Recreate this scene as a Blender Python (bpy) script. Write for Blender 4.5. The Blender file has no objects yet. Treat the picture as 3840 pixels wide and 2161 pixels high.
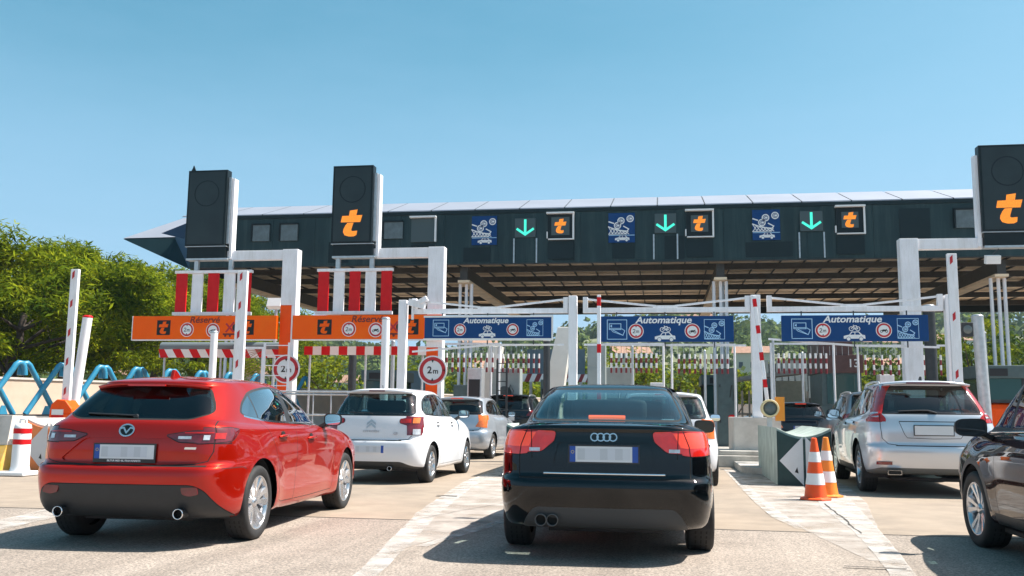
import bpy, bmesh, math, random
from mathutils import Vector, Matrix
from mathutils.bvhtree import BVHTree
random.seed(7)
SC = bpy.context.scene
COL = SC.collection
PI = math.pi
R = math.radians

# ---------------------------------------------------------------- materials
MATS = {}
def nodes(name):
    m = bpy.data.materials.new(name); m.use_nodes = True
    nt = m.node_tree; b = nt.nodes['Principled BSDF']
    MATS[name] = m
    return m, nt, b
def lk(nt, a, b): nt.links.new(a, b)
def mat(name, col, rough=.6, metal=0, var=0., scale=6., bump=0., bscale=40., coat=0., emit=None, estr=0., spec=.5, dirt=None, dscale=1.5, damt=.5, dmap=None):
    """plain procedural material: base colour with a noise-driven tone variation, optional dirt patches and bump"""
    m, nt, b = nodes(name)
    b.inputs['Roughness'].default_value = rough
    b.inputs['Metallic'].default_value = metal
    b.inputs['Specular IOR Level'].default_value = spec
    b.inputs['Coat Weight'].default_value = coat
    b.inputs['Coat Roughness'].default_value = .03
    if emit:
        b.inputs['Emission Color'].default_value = (*emit, 1); b.inputs['Emission Strength'].default_value = estr
    c = (*col, 1)
    b.inputs['Base Color'].default_value = c
    if var or dirt or bump:
        tc = nt.nodes.new('ShaderNodeTexCoord'); out = None
        if var:
            n = nt.nodes.new('ShaderNodeTexNoise'); n.inputs['Scale'].default_value = scale; n.inputs['Detail'].default_value = 6
            lk(nt, tc.outputs['Object'], n.inputs['Vector'])
            r = nt.nodes.new('ShaderNodeValToRGB')
            r.color_ramp.elements[0].position = .3; r.color_ramp.elements[1].position = .7
            r.color_ramp.elements[0].color = (*[x*(1-var) for x in col], 1)
            r.color_ramp.elements[1].color = (*[min(1, x*(1+var)) for x in col], 1)
            lk(nt, n.outputs['Fac'], r.inputs['Fac']); out = r.outputs['Color']
        if dirt:
            n2 = nt.nodes.new('ShaderNodeTexNoise'); n2.inputs['Scale'].default_value = dscale; n2.inputs['Detail'].default_value = 8; n2.inputs['Roughness'].default_value = .7
            if dmap:      # stretched: rain streaks
                mp = nt.nodes.new('ShaderNodeMapping'); mp.inputs['Scale'].default_value = dmap; lk(nt, tc.outputs['Object'], mp.inputs[0]); lk(nt, mp.outputs[0], n2.inputs['Vector'])
            else: lk(nt, tc.outputs['Object'], n2.inputs['Vector'])
            r2 = nt.nodes.new('ShaderNodeValToRGB'); r2.color_ramp.elements[0].position = .48; r2.color_ramp.elements[1].position = .72
            r2.color_ramp.elements[0].color = (0, 0, 0, 1); r2.color_ramp.elements[1].color = (damt, damt, damt, 1)
            lk(nt, n2.outputs['Fac'], r2.inputs['Fac'])
            mx = nt.nodes.new('ShaderNodeMixRGB'); lk(nt, r2.outputs['Color'], mx.inputs[0])
            if out: lk(nt, out, mx.inputs[1])
            else: mx.inputs[1].default_value = c
            mx.inputs[2].default_value = (*dirt, 1); out = mx.outputs[0]
        if out: lk(nt, out, b.inputs['Base Color'])
        if bump:
            n3 = nt.nodes.new('ShaderNodeTexNoise'); n3.inputs['Scale'].default_value = bscale; n3.inputs['Detail'].default_value = 4
            lk(nt, tc.outputs['Object'], n3.inputs['Vector'])
            bp = nt.nodes.new('ShaderNodeBump'); bp.inputs['Strength'].default_value = bump; bp.inputs['Distance'].default_value = .02
            lk(nt, n3.outputs['Fac'], bp.inputs['Height']); lk(nt, bp.outputs[0], b.inputs['Normal'])
    return m
def paint(name, col, metal=0., rough=.35, spec=0.):
    """car lacquer outside, dark trim on the inner side of the shell"""
    m, nt, b = nodes(name)
    b.inputs['Base Color'].default_value = (*col, 1); b.inputs['Metallic'].default_value = metal
    b.inputs['Roughness'].default_value = rough; b.inputs['Specular IOR Level'].default_value = spec; b.inputs['Coat Weight'].default_value = 1; b.inputs['Coat Roughness'].default_value = .02
    tc = nt.nodes.new('ShaderNodeTexCoord')
    n = nt.nodes.new('ShaderNodeTexNoise'); n.inputs['Scale'].default_value = 3.5; n.inputs['Detail'].default_value = 7; n.inputs['Roughness'].default_value = .65
    lk(nt, tc.outputs['Object'], n.inputs['Vector'])
    r = nt.nodes.new('ShaderNodeMapRange'); r.inputs['From Min'].default_value = .35; r.inputs['From Max'].default_value = .75
    r.inputs['To Min'].default_value = .0; r.inputs['To Max'].default_value = .035
    lk(nt, n.outputs['Fac'], r.inputs['Value']); lk(nt, r.outputs[0], b.inputs['Coat Roughness'])
    g = nt.nodes.new('ShaderNodeNewGeometry'); mx = nt.nodes.new('ShaderNodeMixShader')
    d = nt.nodes.new('ShaderNodeBsdfDiffuse'); d.inputs['Color'].default_value = (.03, .03, .032, 1)
    lk(nt, g.outputs['Backfacing'], mx.inputs[0]); lk(nt, b.outputs[0], mx.inputs[1]); lk(nt, d.outputs[0], mx.inputs[2])
    lk(nt, mx.outputs[0], nt.nodes['Material Output'].inputs['Surface'])
    return m
def glass(name, tint, refl=1.):
    """thin tinted pane: Schlick mix of see-through tint and mirror reflection"""
    m, nt, b = nodes(name); nt.nodes.remove(b)
    lw = nt.nodes.new('ShaderNodeLayerWeight'); lw.inputs['Blend'].default_value = .5
    p = nt.nodes.new('ShaderNodeMath'); p.operation = 'POWER'; p.inputs[1].default_value = 4.
    lk(nt, lw.outputs['Facing'], p.inputs[0])
    q = nt.nodes.new('ShaderNodeMath'); q.operation = 'MULTIPLY_ADD'; q.inputs[1].default_value = .9*refl; q.inputs[2].default_value = .075*refl
    lk(nt, p.outputs[0], q.inputs[0])
    t = nt.nodes.new('ShaderNodeBsdfTransparent'); t.inputs['Color'].default_value = (*tint, 1)
    gl = nt.nodes.new('ShaderNodeBsdfGlossy'); gl.inputs['Roughness'].default_value = .01; gl.inputs['Color'].default_value = (1, 1, 1, 1)
    mx = nt.nodes.new('ShaderNodeMixShader')
    lk(nt, q.outputs[0], mx.inputs[0]); lk(nt, t.outputs[0], mx.inputs[1]); lk(nt, gl.outputs[0], mx.inputs[2])
    lk(nt, mx.outputs[0], nt.nodes['Material Output'].inputs['Surface'])
    return m

WHITE = mat('white_steel', (.84, .83, .86), .45, var=.05, scale=3, dirt=(.45, .41, .36), dscale=2.2, damt=.38, dmap=(3, 3, .35), bump=.03, bscale=15)
GREYST = mat('galvanised_steel', (.5, .52, .54), .4, .6, var=.12, scale=9)
DKST = mat('dark_steel', (.035, .04, .045), .5, .2, var=.2)
RED = mat('signal_red', (.62, .006, .010), .5, spec=.25, var=.08, dirt=(.4, .02, .02), damt=.3)
SWHITE = mat('sign_white', (.8, .8, .8), .4, var=.03)
SRED = mat('sign_red', (.5, .012, .02), .4)
SBLACK = mat('sign_black', (.012, .012, .014), .5)
SBLUE = mat('sign_blue', (.002, .048, .18), .5, spec=.25, var=.06, scale=4, dirt=(.006, .06, .17), damt=.3, dscale=3)
SORANGE = mat('sign_orange', (1.0, .115, .0), .5, spec=.2, var=.05, scale=1.2, dirt=(.95, .2, .0), damt=.5, dscale=.8)
ORANGE = mat('orange_paint', (.95, .09, .0), .5, spec=.25, var=.08, dirt=(.5, .08, .02), damt=.3)
LTBLUE = mat('sign_pale_blue', (.38, .62, .85), .4)
PANELBK = mat('panel_black', (.006, .012, .014), .4, spec=.3, var=.25, scale=2.5)
CONC = mat('concrete', (.46, .43, .39), .85, var=.14, scale=5, bump=.25, bscale=25, dirt=(.2, .18, .16), dscale=2.2, damt=.6)
CONCLT = mat('concrete_pale', (.60, .55, .50), .85, var=.1, scale=4, bump=.2, bscale=20, dirt=(.33, .29, .25), dscale=1.8, damt=.5)
RUBBER = mat('rubber', (.018, .018, .019), .75, var=.25, scale=30)
BLACKPL = mat('black_plastic', (.022, .024, .027), .5, var=.1, scale=20)
DARKIN = mat('dark_interior', (.02, .021, .024), .8, var=.2)
CHROME = mat('chrome', (.82, .83, .85), .12, 1.)
ALLOY = mat('alloy', (.62, .62, .64), .25, .85, var=.05)
MIRR = mat('mirror_glass', (.9, .9, .9), .01, 1.)
GAP = mat('shut_line', (.008, .008, .008), .9)
PLATEW = mat('plate_white', (.66, .68, .70), .4, var=.03)
PLATEG = mat('plate_grey', (.50, .53, .57), .4)
PLATEG2 = mat('plate_pale', (.58, .61, .66), .4)
EUBLUE = mat('plate_blue', (.01, .07, .35), .4)
LAMPR = mat('lamp_red', (.42, .008, .002), .12, coat=1, var=.25, scale=18)
LAMPD = mat('lamp_dark_red', (.16, .006, .012), .12, coat=1, var=.3, scale=14)
LAMPO = mat('lamp_orange', (.75, .16, .02), .12, coat=1, var=.2, scale=20)
LAMPW = mat('lamp_clear', (.62, .62, .64), .1, .3, coat=1, var=.25, scale=25)
LAMPSM = mat('lamp_smoked', (.13, .008, .012), .08, coat=1, var=.4, scale=14)
LAMPLIT = mat('lamp_lit_red', (.50, .012, .008), .15, coat=1, var=.2, scale=16, emit=(1, .03, .01), estr=.07)
LAMPLITO = mat('lamp_lit_orange', (.7, .035, .015), .15, coat=1, var=.15, scale=22, emit=(1, .10, .025), estr=.2)
GLASSC = glass('glass_clear', (.55, .74, .74))
GLASSD = glass('glass_dark', (.07, .11, .12), .75)
GLASSS = glass('glass_side', (.08, .12, .13), 2.6)
GLASSM = glass('glass_medium', (.28, .40, .41), 1.0)

# ---------------------------------------------------------------- object helpers
def tag(o, label=None, cat=None, group=None, kind=None):
    if label: o['label'] = label
    if cat: o['category'] = cat
    if group: o['group'] = group
    if kind: o['kind'] = kind
    return o
def empty(name, loc=(0, 0, 0), rz=0, parent=None):
    o = bpy.data.objects.new(name, None); COL.objects.link(o)
    o.location = loc; o.rotation_euler = (0, 0, rz); o.empty_display_size = .2
    if parent: o.parent = parent
    return o
def thing(name, label, cat, loc=(0, 0, 0), rz=0, group=None):
    return tag(empty(name, loc, rz), label, cat, group)
def kids(o): return [c for c in bpy.data.objects if c.parent == o]
def copy_tree(o, parent=None, kidmap=None):
    if kidmap is None:
        kidmap = {}
        for c in bpy.data.objects:
            if c.parent: kidmap.setdefault(c.parent.name, []).append(c)
    c = o.copy(); COL.objects.link(c)
    if parent: c.parent = parent
    for ch in kidmap.get(o.name, []): copy_tree(ch, c, kidmap)
    return c
SPLIT = {'slat_frame': 'slat_rail', 'hanger': 'hanger', 'cable_duct': 'cable_duct', 'truss_post': 'truss_post', 'support': 'support', 'rails': 'rail', 'rungs': 'rung', 'band': 'band', 'stand': 'stand', 'post': 'post', 'bracket': 'bracket', 'hatch': 'hatch', 'foot_side': 'foot_side'}
class MB:
    """collects primitives; build() links them as one mesh object"""
    def __init__(s): s.one = False; s.v = []; s.f = []; s.mi = []; s.sm = []; s.mats = []; s.M = None
    def _m(s, m):
        if m not in s.mats: s.mats.append(m)
        return s.mats.index(m)
    def add(s, vs, fs, m, smooth=False):
        k = len(s.v); i = s._m(m)
        if s.M: vs = [s.M @ Vector(v) for v in vs]
        s.v += [tuple(v) for v in vs]
        for f in fs: s.f.append(tuple(k+a for a in f)); s.mi.append(i); s.sm.append(smooth)
        return s
    def box(s, x0, x1, y0, y1, z0, z1, m):
        vs = [(x0, y0, z0), (x1, y0, z0), (x1, y1, z0), (x0, y1, z0), (x0, y0, z1), (x1, y0, z1), (x1, y1, z1), (x0, y1, z1)]
        return s.add(vs, [(0, 3, 2, 1), (4, 5, 6, 7), (0, 1, 5, 4), (1, 2, 6, 5), (2, 3, 7, 6), (3, 0, 4, 7)], m)
    def cbox(s, c, d, m, rot=None):
        M = Matrix.Translation(c) @ (rot.to_4x4() if rot else Matrix())
        x, y, z = d[0]/2, d[1]/2, d[2]/2
        vs = [M @ Vector(v) for v in [(-x, -y, -z), (x, -y, -z), (x, y, -z), (-x, y, -z), (-x, -y, z), (x, -y, z), (x, y, z), (-x, y, z)]]
        return s.add(vs, [(0, 3, 2, 1), (4, 5, 6, 7), (0, 1, 5, 4), (1, 2, 6, 5), (2, 3, 7, 6), (3, 0, 4, 7)], m)
    def bar(s, a, b, w, h, m, up=(0, 0, 1)):
        """square bar from a to b"""
        a, b = Vector(a), Vector(b); d = (b-a).normalized(); u = Vector(up)
        sd = d.cross(u)
        if sd.length < 1e-4: sd = Vector((1, 0, 0))
        sd.normalize(); u = sd.cross(d)
        vs = []
        for p in (a, b):
            for sx, sz in ((-1, -1), (1, -1), (1, 1), (-1, 1)): vs.append(p+sd*sx*w/2+u*sz*h/2)
        return s.add(vs, [(3, 2, 1, 0), (4, 5, 6, 7), (0, 1, 5, 4), (1, 2, 6, 5), (2, 3, 7, 6), (3, 0, 4, 7)], m)
    def cyl(s, a, b, r0, m, r1=None, n=14, cap=True):
        return s.tube([a, b], [r0, r0 if r1 is None else r1], m, n, cap)
    def tube(s, path, r, m, n=10, cap=True):
        P = [Vector(p) for p in path]
        if not hasattr(r, '__len__'): r = [r]*len(P)
        vs = []; prev = None
        for i, p in enumerate(P):
            d = (P[min(i+1, len(P)-1)]-P[max(i-1, 0)])
            d = d.normalized() if d.length > 1e-9 else Vector((0, 0, 1))
            if prev is None:
                u = Vector((0, 0, 1)).cross(d)
                if u.length < 1e-3: u = Vector((1, 0, 0))
            else: u = prev-d*prev.dot(d)
            u.normalize(); w = d.cross(u); prev = u
            for k in range(n):
                a = 2*PI*k/n; vs.append(p+(u*math.cos(a)+w*math.sin(a))*r[i])
        fs = []
        for i in range(len(P)-1):
            for k in range(n):
                fs.append((i*n+k, i*n+(k+1) % n, (i+1)*n+(k+1) % n, (i+1)*n+k))
        s.add(vs, fs, m, True)
        if cap:
            s.add(vs[:n], [tuple(reversed(range(n)))], m); s.add(vs[-n:], [tuple(range(n))], m)
        return s
    def lathe(s, prof, m, c=(0, 0, 0), axis='z', n=24, smooth=True):
        """profile of (radius, height) spun round an axis"""
        vs = []
        for r, h in prof:
            for k in range(n):
                a = 2*PI*k/n; x, y = r*math.cos(a), r*math.sin(a)
                p = (x, y, h) if axis == 'z' else ((h, x, y) if axis == 'x' else (x, h, -y))
                vs.append((p[0]+c[0], p[1]+c[1], p[2]+c[2]))
        fs = []
        for i in range(len(prof)-1):
            for k in range(n):
                fs.append((i*n+k, i*n+(k+1) % n, (i+1)*n+(k+1) % n, (i+1)*n+k))
        return s.add(vs, fs, m, smooth)
    def prism(s, poly, o, ux, uy, t, m, smooth=False):
        """2-D polygon in the plane o,ux,uy pushed t along ux x uy"""
        o, ux, uy = Vector(o), Vector(ux), Vector(uy); nn = ux.cross(uy).normalized()*t
        n = len(poly)
        a = [o+ux*p[0]+uy*p[1] for p in poly]; b = [p+nn for p in a]
        area = sum(poly[i][0]*poly[(i+1) % n][1]-poly[(i+1) % n][0]*poly[i][1] for i in range(n))
        if area < 0: a.reverse(); b.reverse()
        fs = [tuple(range(n, 2*n)), tuple(reversed(range(n)))]+[(i, (i+1) % n, n+(i+1) % n, n+i) for i in range(n)]
        return s.add(a+b, fs, m, smooth)
    def pieces(s):
        """the separate pieces of the mesh, as one builder each"""
        key = {}; root = list(range(len(s.v)))
        def find(a):
            while root[a] != a: root[a] = root[root[a]]; a = root[a]
            return a
        for i, v in enumerate(s.v):
            k = (round(v[0], 4), round(v[1], 4), round(v[2], 4))
            if k in key: root[find(i)] = find(key[k])
            else: key[k] = i
        for f in s.f:
            for a in f[1:]: root[find(a)] = find(f[0])
        out = {}
        for f, mi, sm in zip(s.f, s.mi, s.sm):
            r = find(f[0]); b = out.setdefault(r, (MB(), {}))
            for a in f:
                if a not in b[1]: b[1][a] = len(b[0].v); b[0].v.append(s.v[a])
            b[0].f.append(tuple(b[1][a] for a in f)); b[0].mi.append(b[0]._m(s.mats[mi])); b[0].sm.append(sm)
        return [b[0] for b in out.values()]
    def build(s, name, parent=None, bevel=0, loc=None, label=None, recalc=False):
        if name in SPLIT and not s.one:
            P = s.pieces(); s.one = True
            if len(P) > 1:
                for p in P: p.one = True; o = p.build(SPLIT[name], parent, bevel, loc, label)
                return o
        me = bpy.data.meshes.new(name); me.from_pydata(s.v, [], s.f)
        for m in s.mats: me.materials.append(m)
        me.polygons.foreach_set('material_index', s.mi); me.polygons.foreach_set('use_smooth', s.sm)
        me.update()
        o = bpy.data.objects.new(name, me); COL.objects.link(o)
        if parent: o.parent = parent
        if loc: o.location = loc
        if bevel:
            md = o.modifiers.new('bevel', 'BEVEL'); md.width = bevel; md.segments = 2; md.limit_method = 'ANGLE'; md.angle_limit = R(40)
        if label: o['label'] = label
        return o
def lettering(name, txt, size, m, parent, loc, rot=(PI/2, 0, 0), shear=0., bold=0., depth=.002, ax='CENTER', sx=1.):
    cu = bpy.data.curves.new(name, 'FONT'); cu.body = txt; cu.size = size; cu.align_x = ax; cu.align_y = 'CENTER'
    cu.shear = shear; cu.offset = bold; cu.extrude = depth; cu.materials.append(m)
    cu.resolution_u = 3
    t = bpy.data.objects.new(name+'_curve', cu); COL.objects.link(t)
    me = bpy.data.meshes.new_from_object(t, depsgraph=bpy.context.evaluated_depsgraph_get()); me.name = name
    bpy.data.objects.remove(t); bpy.data.curves.remove(cu)
    if not me.materials: me.materials.append(m)
    o = bpy.data.objects.new(name, me); COL.objects.link(o); o.parent = parent; o.location = loc; o.rotation_euler = rot; o.scale = (sx, 1, 1)
    return o
class Draw:
    """flat artwork on a panel facing -y: coordinates (u, v) in metres from the origin, layers stand a millimetre proud"""
    def __init__(s, o=(0, 0, 0), d=.002): s.mb = MB(); s.o = Vector(o); s.d = d; s.k = 0
    def _put(s, poly, m, lay):
        s.mb.prism([(p[0], p[1]) for p in poly], s.o+Vector((0, -s.d*lay, 0)), (1, 0, 0), (0, 0, 1), s.d*.9, m); return s
    def poly(s, pts, m, lay=1): return s._put(pts, m, lay)
    def rect(s, x0, y0, x1, y1, m, lay=1): return s._put([(x0, y0), (x1, y0), (x1, y1), (x0, y1)], m, lay)
    def disc(s, cx, cy, r, m, lay=1, n=28, sy=1.): return s._put([(cx+r*math.cos(2*PI*i/n), cy+r*sy*math.sin(2*PI*i/n)) for i in range(n)], m, lay)
    def stroke(s, pts, w, m, lay=1, closed=False):
        P = [Vector((p[0], p[1])) for p in pts]; n = len(P)
        for i in range(n if closed else n-1):
            a, b = P[i], P[(i+1) % n]; d = b-a
            if d.length < 1e-6: continue
            d.normalize(); q = Vector((-d.y, d.x))*w/2; e = d*w*.35
            s._put([tuple(a-q-e), tuple(b-q+e), tuple(b+q+e), tuple(a+q-e)], m, lay+.03*(i % 3))
        return s
    def ring(s, cx, cy, r, w, m, lay=1, n=24, sy=1.):
        return s.stroke([(cx+r*math.cos(2*PI*i/n), cy+r*sy*math.sin(2*PI*i/n)) for i in range(n)], w, m, lay, True)
    def build(s, name, parent, **k): return s.mb.build(name, parent, **k)
# ---------------------------------------------------------------- camera, sky, sun
def setup():
    cam = bpy.data.cameras.new('camera'); co = bpy.data.objects.new('camera', cam); COL.objects.link(co)
    Rt = Vector((.98713325, .1595063, .01121137)); Up = Vector((.00999647, -.13153863, .99126064)); Fw = Vector((-.15958704, .97839426, .13144065))
    M = Matrix((Rt, Up, -Fw)).transposed().to_4x4(); M.translation = (0, 0, 1.161)
    co.matrix_world = M
    cam.sensor_width = 36; cam.lens = 36*2335.03/2576; cam.clip_end = 6000; cam.clip_start = .05
    SC.camera = co
    sd = Vector((.66, .20, 1)).normalized()
    el = math.asin(sd.z); az = math.atan2(sd.x, sd.y)
    w = bpy.data.worlds.new('World'); SC.world = w; w.use_nodes = True; nt = w.node_tree
    bg = nt.nodes['Background']; sky = nt.nodes.new('ShaderNodeTexSky'); sky.sky_type = 'NISHITA'
    sky.sun_disc = False; sky.sun_elevation = el; sky.sun_rotation = az; sky.altitude = 50
    sky.air_density = SKY['air']; sky.dust_density = SKY['dust']; sky.ozone_density = SKY['oz']
    hs = nt.nodes.new('ShaderNodeHueSaturation'); hs.inputs['Hue'].default_value = SKY['hue']; hs.inputs['Saturation'].default_value = SKY['sat']
    hs.inputs['Value'].default_value = .92
    lk(nt, sky.outputs[0], hs.inputs['Color'])
    tc = nt.nodes.new('ShaderNodeTexCoord'); sp = nt.nodes.new('ShaderNodeSeparateXYZ'); lk(nt, tc.outputs['Generated'], sp.inputs[0])   # summer haze low in the sky
    mr = nt.nodes.new('ShaderNodeMapRange'); mr.interpolation_type = 'SMOOTHSTEP'; mr.inputs['From Min'].default_value = .52; mr.inputs['From Max'].default_value = .08; mr.inputs['To Max'].default_value = .75
    lk(nt, sp.outputs['Z'], mr.inputs['Value'])
    hz = nt.nodes.new('ShaderNodeMixRGB'); hz.inputs[2].default_value = (2.6, 4.3, 6.1, 1); 
    vn = nt.nodes.new('ShaderNodeTexNoise'); vn.inputs['Scale'].default_value = 2.2; vn.inputs['Detail'].default_value = 7; vn.inputs['Roughness'].default_value = .62
    vm = nt.nodes.new('ShaderNodeMapping'); vm.inputs['Scale'].default_value = (1, 1, 4.5); lk(nt, tc.outputs['Generated'], vm.inputs[0]); lk(nt, vm.outputs[0], vn.inputs['Vector'])
    vr = nt.nodes.new('ShaderNodeMapRange'); vr.inputs['From Min'].default_value = .3; vr.inputs['From Max'].default_value = .75; vr.inputs['To Min'].default_value = -.05; vr.inputs['To Max'].default_value = .12; lk(nt, vn.outputs['Fac'], vr.inputs['Value'])
    ad = nt.nodes.new('ShaderNodeMath'); ad.use_clamp = True; lk(nt, mr.outputs[0], ad.inputs[0]); lk(nt, vr.outputs[0], ad.inputs[1]); lk(nt, ad.outputs[0], hz.inputs[0]); lk(nt, hs.outputs[0], hz.inputs[1]); lk(nt, hz.outputs[0], bg.inputs['Color'])
    bg.inputs['Strength'].default_value = SKY['str']
    l = bpy.data.lights.new('sun', 'SUN'); l.energy = SKY['sun']; l.angle = R(.53); l.color = (1, .945, .86)
    lo = bpy.data.objects.new('sun', l); COL.objects.link(lo); lo.rotation_euler = (-sd).to_track_quat('-Z', 'Y').to_euler()
    SC.view_settings.view_transform = 'Standard'; SC.view_settings.look = 'None'; SC.view_settings.exposure = SKY['exp']; SC.view_settings.gamma = 1
    SC.cycles.max_bounces = 8; SC.cycles.transparent_max_bounces = 12; SC.cycles.glossy_bounces = 4; SC.cycles.diffuse_bounces = 3
    SC.cycles.sample_clamp_indirect = 6; SC.cycles.use_denoising = True
SKY = dict(air=1.0, dust=2.6, oz=3.0, hue=.458, sat=1.38, str=.082, sun=5.0, exp=1.0)
setup()
# ---------------------------------------------------------------- car builder
def catmull(K, i, t):
    p0, p1, p2, p3 = K[max(i-1, 0)], K[i], K[i+1], K[min(i+2, len(K)-1)]
    if i == 0: p0 = [2*a-b for a, b in zip(p1, p2)]
    if i+2 > len(K)-1: p3 = [2*b-a for a, b in zip(p1, p2)]
    return [.5*(2*b+(c-a)*t+(2*a-5*b+4*c-d)*t*t+(3*b-a-3*c+d)*t**3) for a, b, c, d in zip(p0, p1, p2, p3)]
# one ring: yr, yf, W, zr, zm, zf, rcx, rcl, fcx, fcl, br, bf, tr, tf, crown
RK = ['yr', 'yf', 'W', 'zr', 'zm', 'zf', 'rcx', 'rcl', 'fcx', 'fcl', 'br', 'bf', 'tr', 'tf', 'cr']
RD = dict(rcx=.30, rcl=.28, fcx=.34, fcl=.40, br=.10, bf=.16, tr=.05, tf=.06, cr=0.)
def ring_pts(k, L, nR, nC, nS):
    """half loop, rear centre -> side -> front centre"""
    yr, yf, W, zr, zm, zf, rcx, rcl, fcx, fcl, br, bf, tr, tf, cr = k
    rcx = min(rcx, W*.9); fcx = min(fcx, W*.9)
    sp = yf-yr; tot = rcl+fcl
    if tot > sp*.8: rcl *= sp*.8/tot; fcl *= sp*.8/tot
    Wr, Wf = W*(1-tr), W*(1-tf); out = []
    for i in range(nR):
        x = (Wr-rcx)*i/nR; out.append((x, yr+br*(x/Wr)**2*.6))
    y0 = yr+br*((Wr-rcx)/Wr)**2*.6
    ye = yr+br+rcl
    n = 2.3
    for i in range(nC+1):
        a = PI/2*i/nC
        out.append((Wr-rcx+rcx*math.sin(a)**(2/n), ye-(ye-y0)*math.cos(a)**(2/n)))
    yb = yf-bf-fcl
    ym = (ye+yb)/2
    for i in range(1, nS):
        y = ye+(yb-ye)*i/nS
        q = (ym-y)/(ym-ye) if y < ym else (y-ym)/(yb-ym)
        out.append((W*(1-(tr if y < ym else tf)*abs(q)**2.2), y))
    y1 = yf-bf*((Wf-fcx)/Wf)**2*.6
    for i in range(nC+1):
        a = PI/2*(1-i/nC)
        out.append((Wf-fcx+fcx*math.sin(a)**(2/n), yb+(y1-yb)*math.cos(a)**(2/n)))
    for i in range(1, nR+1):
        x = (Wf-fcx)*(1-i/nR); out.append((x, yf-bf*(x/Wf)**2*.6))
    res = []
    for x, y in out:
        h = .5*L
        wr = max(0, (h-y)/h)**1.8; wf = max(0, (y-h)/h)**1.8
        z = zm+(zr-zm)*wr+(zf-zm)*wf+cr*(1-min(1, (x/W))**2)
        res.append((x, y, z))
    return res
def car_grid(sp, q=1.):
    L = sp['L']; groups = sp['rings']; nR, nC, nS = int(9*q), int(9*q), int(46*q)
    rings = []
    for gi, g in enumerate(groups):
        K = [[dict(RD, **r)[k] for k in RK] for r in g]
        for i in range(len(K)-1):
            n = max(1, int(round(g[i].get('n', 4)*q)))
            for s in range(n):
                if s == 0 and i == 0 and gi > 0: continue
                rings.append(ring_pts(catmull(K, i, s/n), L, nR, nC, nS))
        rings.append(ring_pts(K[-1], L, nR, nC, nS))
    return rings
def arch_flare(rings, sp):
    for ya, za in ((sp['ya'], sp['wr']), (sp['yb'], sp['wr'])):
        for ring in rings:
            for i, (x, y, z) in enumerate(ring):
                d = math.hypot(y-ya, z-za)
                if x > sp['W']*.8 and z < za+.75:
                    ring[i] = (x+sp.get('flare', .022)*math.exp(-((d-sp['ar'])/.16)**2), y, z)
def car_shell(sp, q=1.):
    rings = car_grid(sp, q); arch_flare(rings, sp)
    n = len(rings[0]); bm = bmesh.new(); V = []
    for r in rings:
        row = [bm.verts.new(p) for p in r]
        V.append(row)
    VM = []
    for i, r in enumerate(rings):
        VM.append([V[i][j] if r[j][0] < 1e-6 else bm.verts.new((-r[j][0], r[j][1], r[j][2])) for j in range(n)])
    for i in range(len(rings)-1):
        for j in range(n-1):
            for S, rev in ((V, False), (VM, True)):
                q4 = [S[i][j], S[i][j+1], S[i+1][j+1], S[i+1][j]]
                u = []
                for v in q4:
                    if v not in u: u.append(v)
                if len(u) < 3: continue
                if rev: u.reverse()
                try: bm.faces.new(u)
                except ValueError: pass
    bmesh.ops.remove_doubles(bm, verts=bm.verts, dist=1e-5)
    bm.normal_update()
    return bm
def inpoly(p, poly):
    x, y = p; c = False; n = len(poly); j = n-1
    for i in range(n):
        xi, yi = poly[i]; xj, yj = poly[j]
        if (yi > y) != (yj > y) and x < (xj-xi)*(y-yi)/(yj-yi)+xi: c = not c
        j = i
    return c
def roundpoly(P, r=.04, n=4):
    """round the corners of a 2-D outline; a point may carry its own radius"""
    out = []; m = len(P)
    for i in range(m):
        a, b, c = P[i-1], P[i], P[(i+1) % m]
        rr = b[2] if len(b) > 2 else r
        A, B, C_ = Vector(a[:2]), Vector(b[:2]), Vector(c[:2])
        d1, d2 = (A-B), (C_-B)
        k = min(rr, d1.length*.45, d2.length*.45)
        if k < 1e-4: out.append(tuple(B)); continue
        s, e = B+d1.normalized()*k, B+d2.normalized()*k
        for t in range(n+1):
            t /= n; out.append(tuple(s*(1-t)**2+B*2*t*(1-t)+e*t*t))
    return out
def strip(pts, w=.006):
    """narrow closed outlines along a polyline (shut lines)"""
    P = [Vector(p[:2]) for p in pts]; L_, R_ = [], []
    for i, p in enumerate(P):
        d = (P[min(i+1, len(P)-1)]-P[max(i-1, 0)]).normalized(); q = Vector((-d.y, d.x))*w/2
        L_.append(tuple(p+q)); R_.append(tuple(p-q))
    return [[L_[i], L_[i+1], R_[i+1], R_[i]] for i in range(len(P)-1)]
VIEW = {'rear': (0, 2, lambda n: n.y < -.12), 'side': (1, 2, None), 'front': (0, 2, lambda n: n.y > .05), 'top': (0, 1, lambda n: n.z > .3)}
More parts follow.
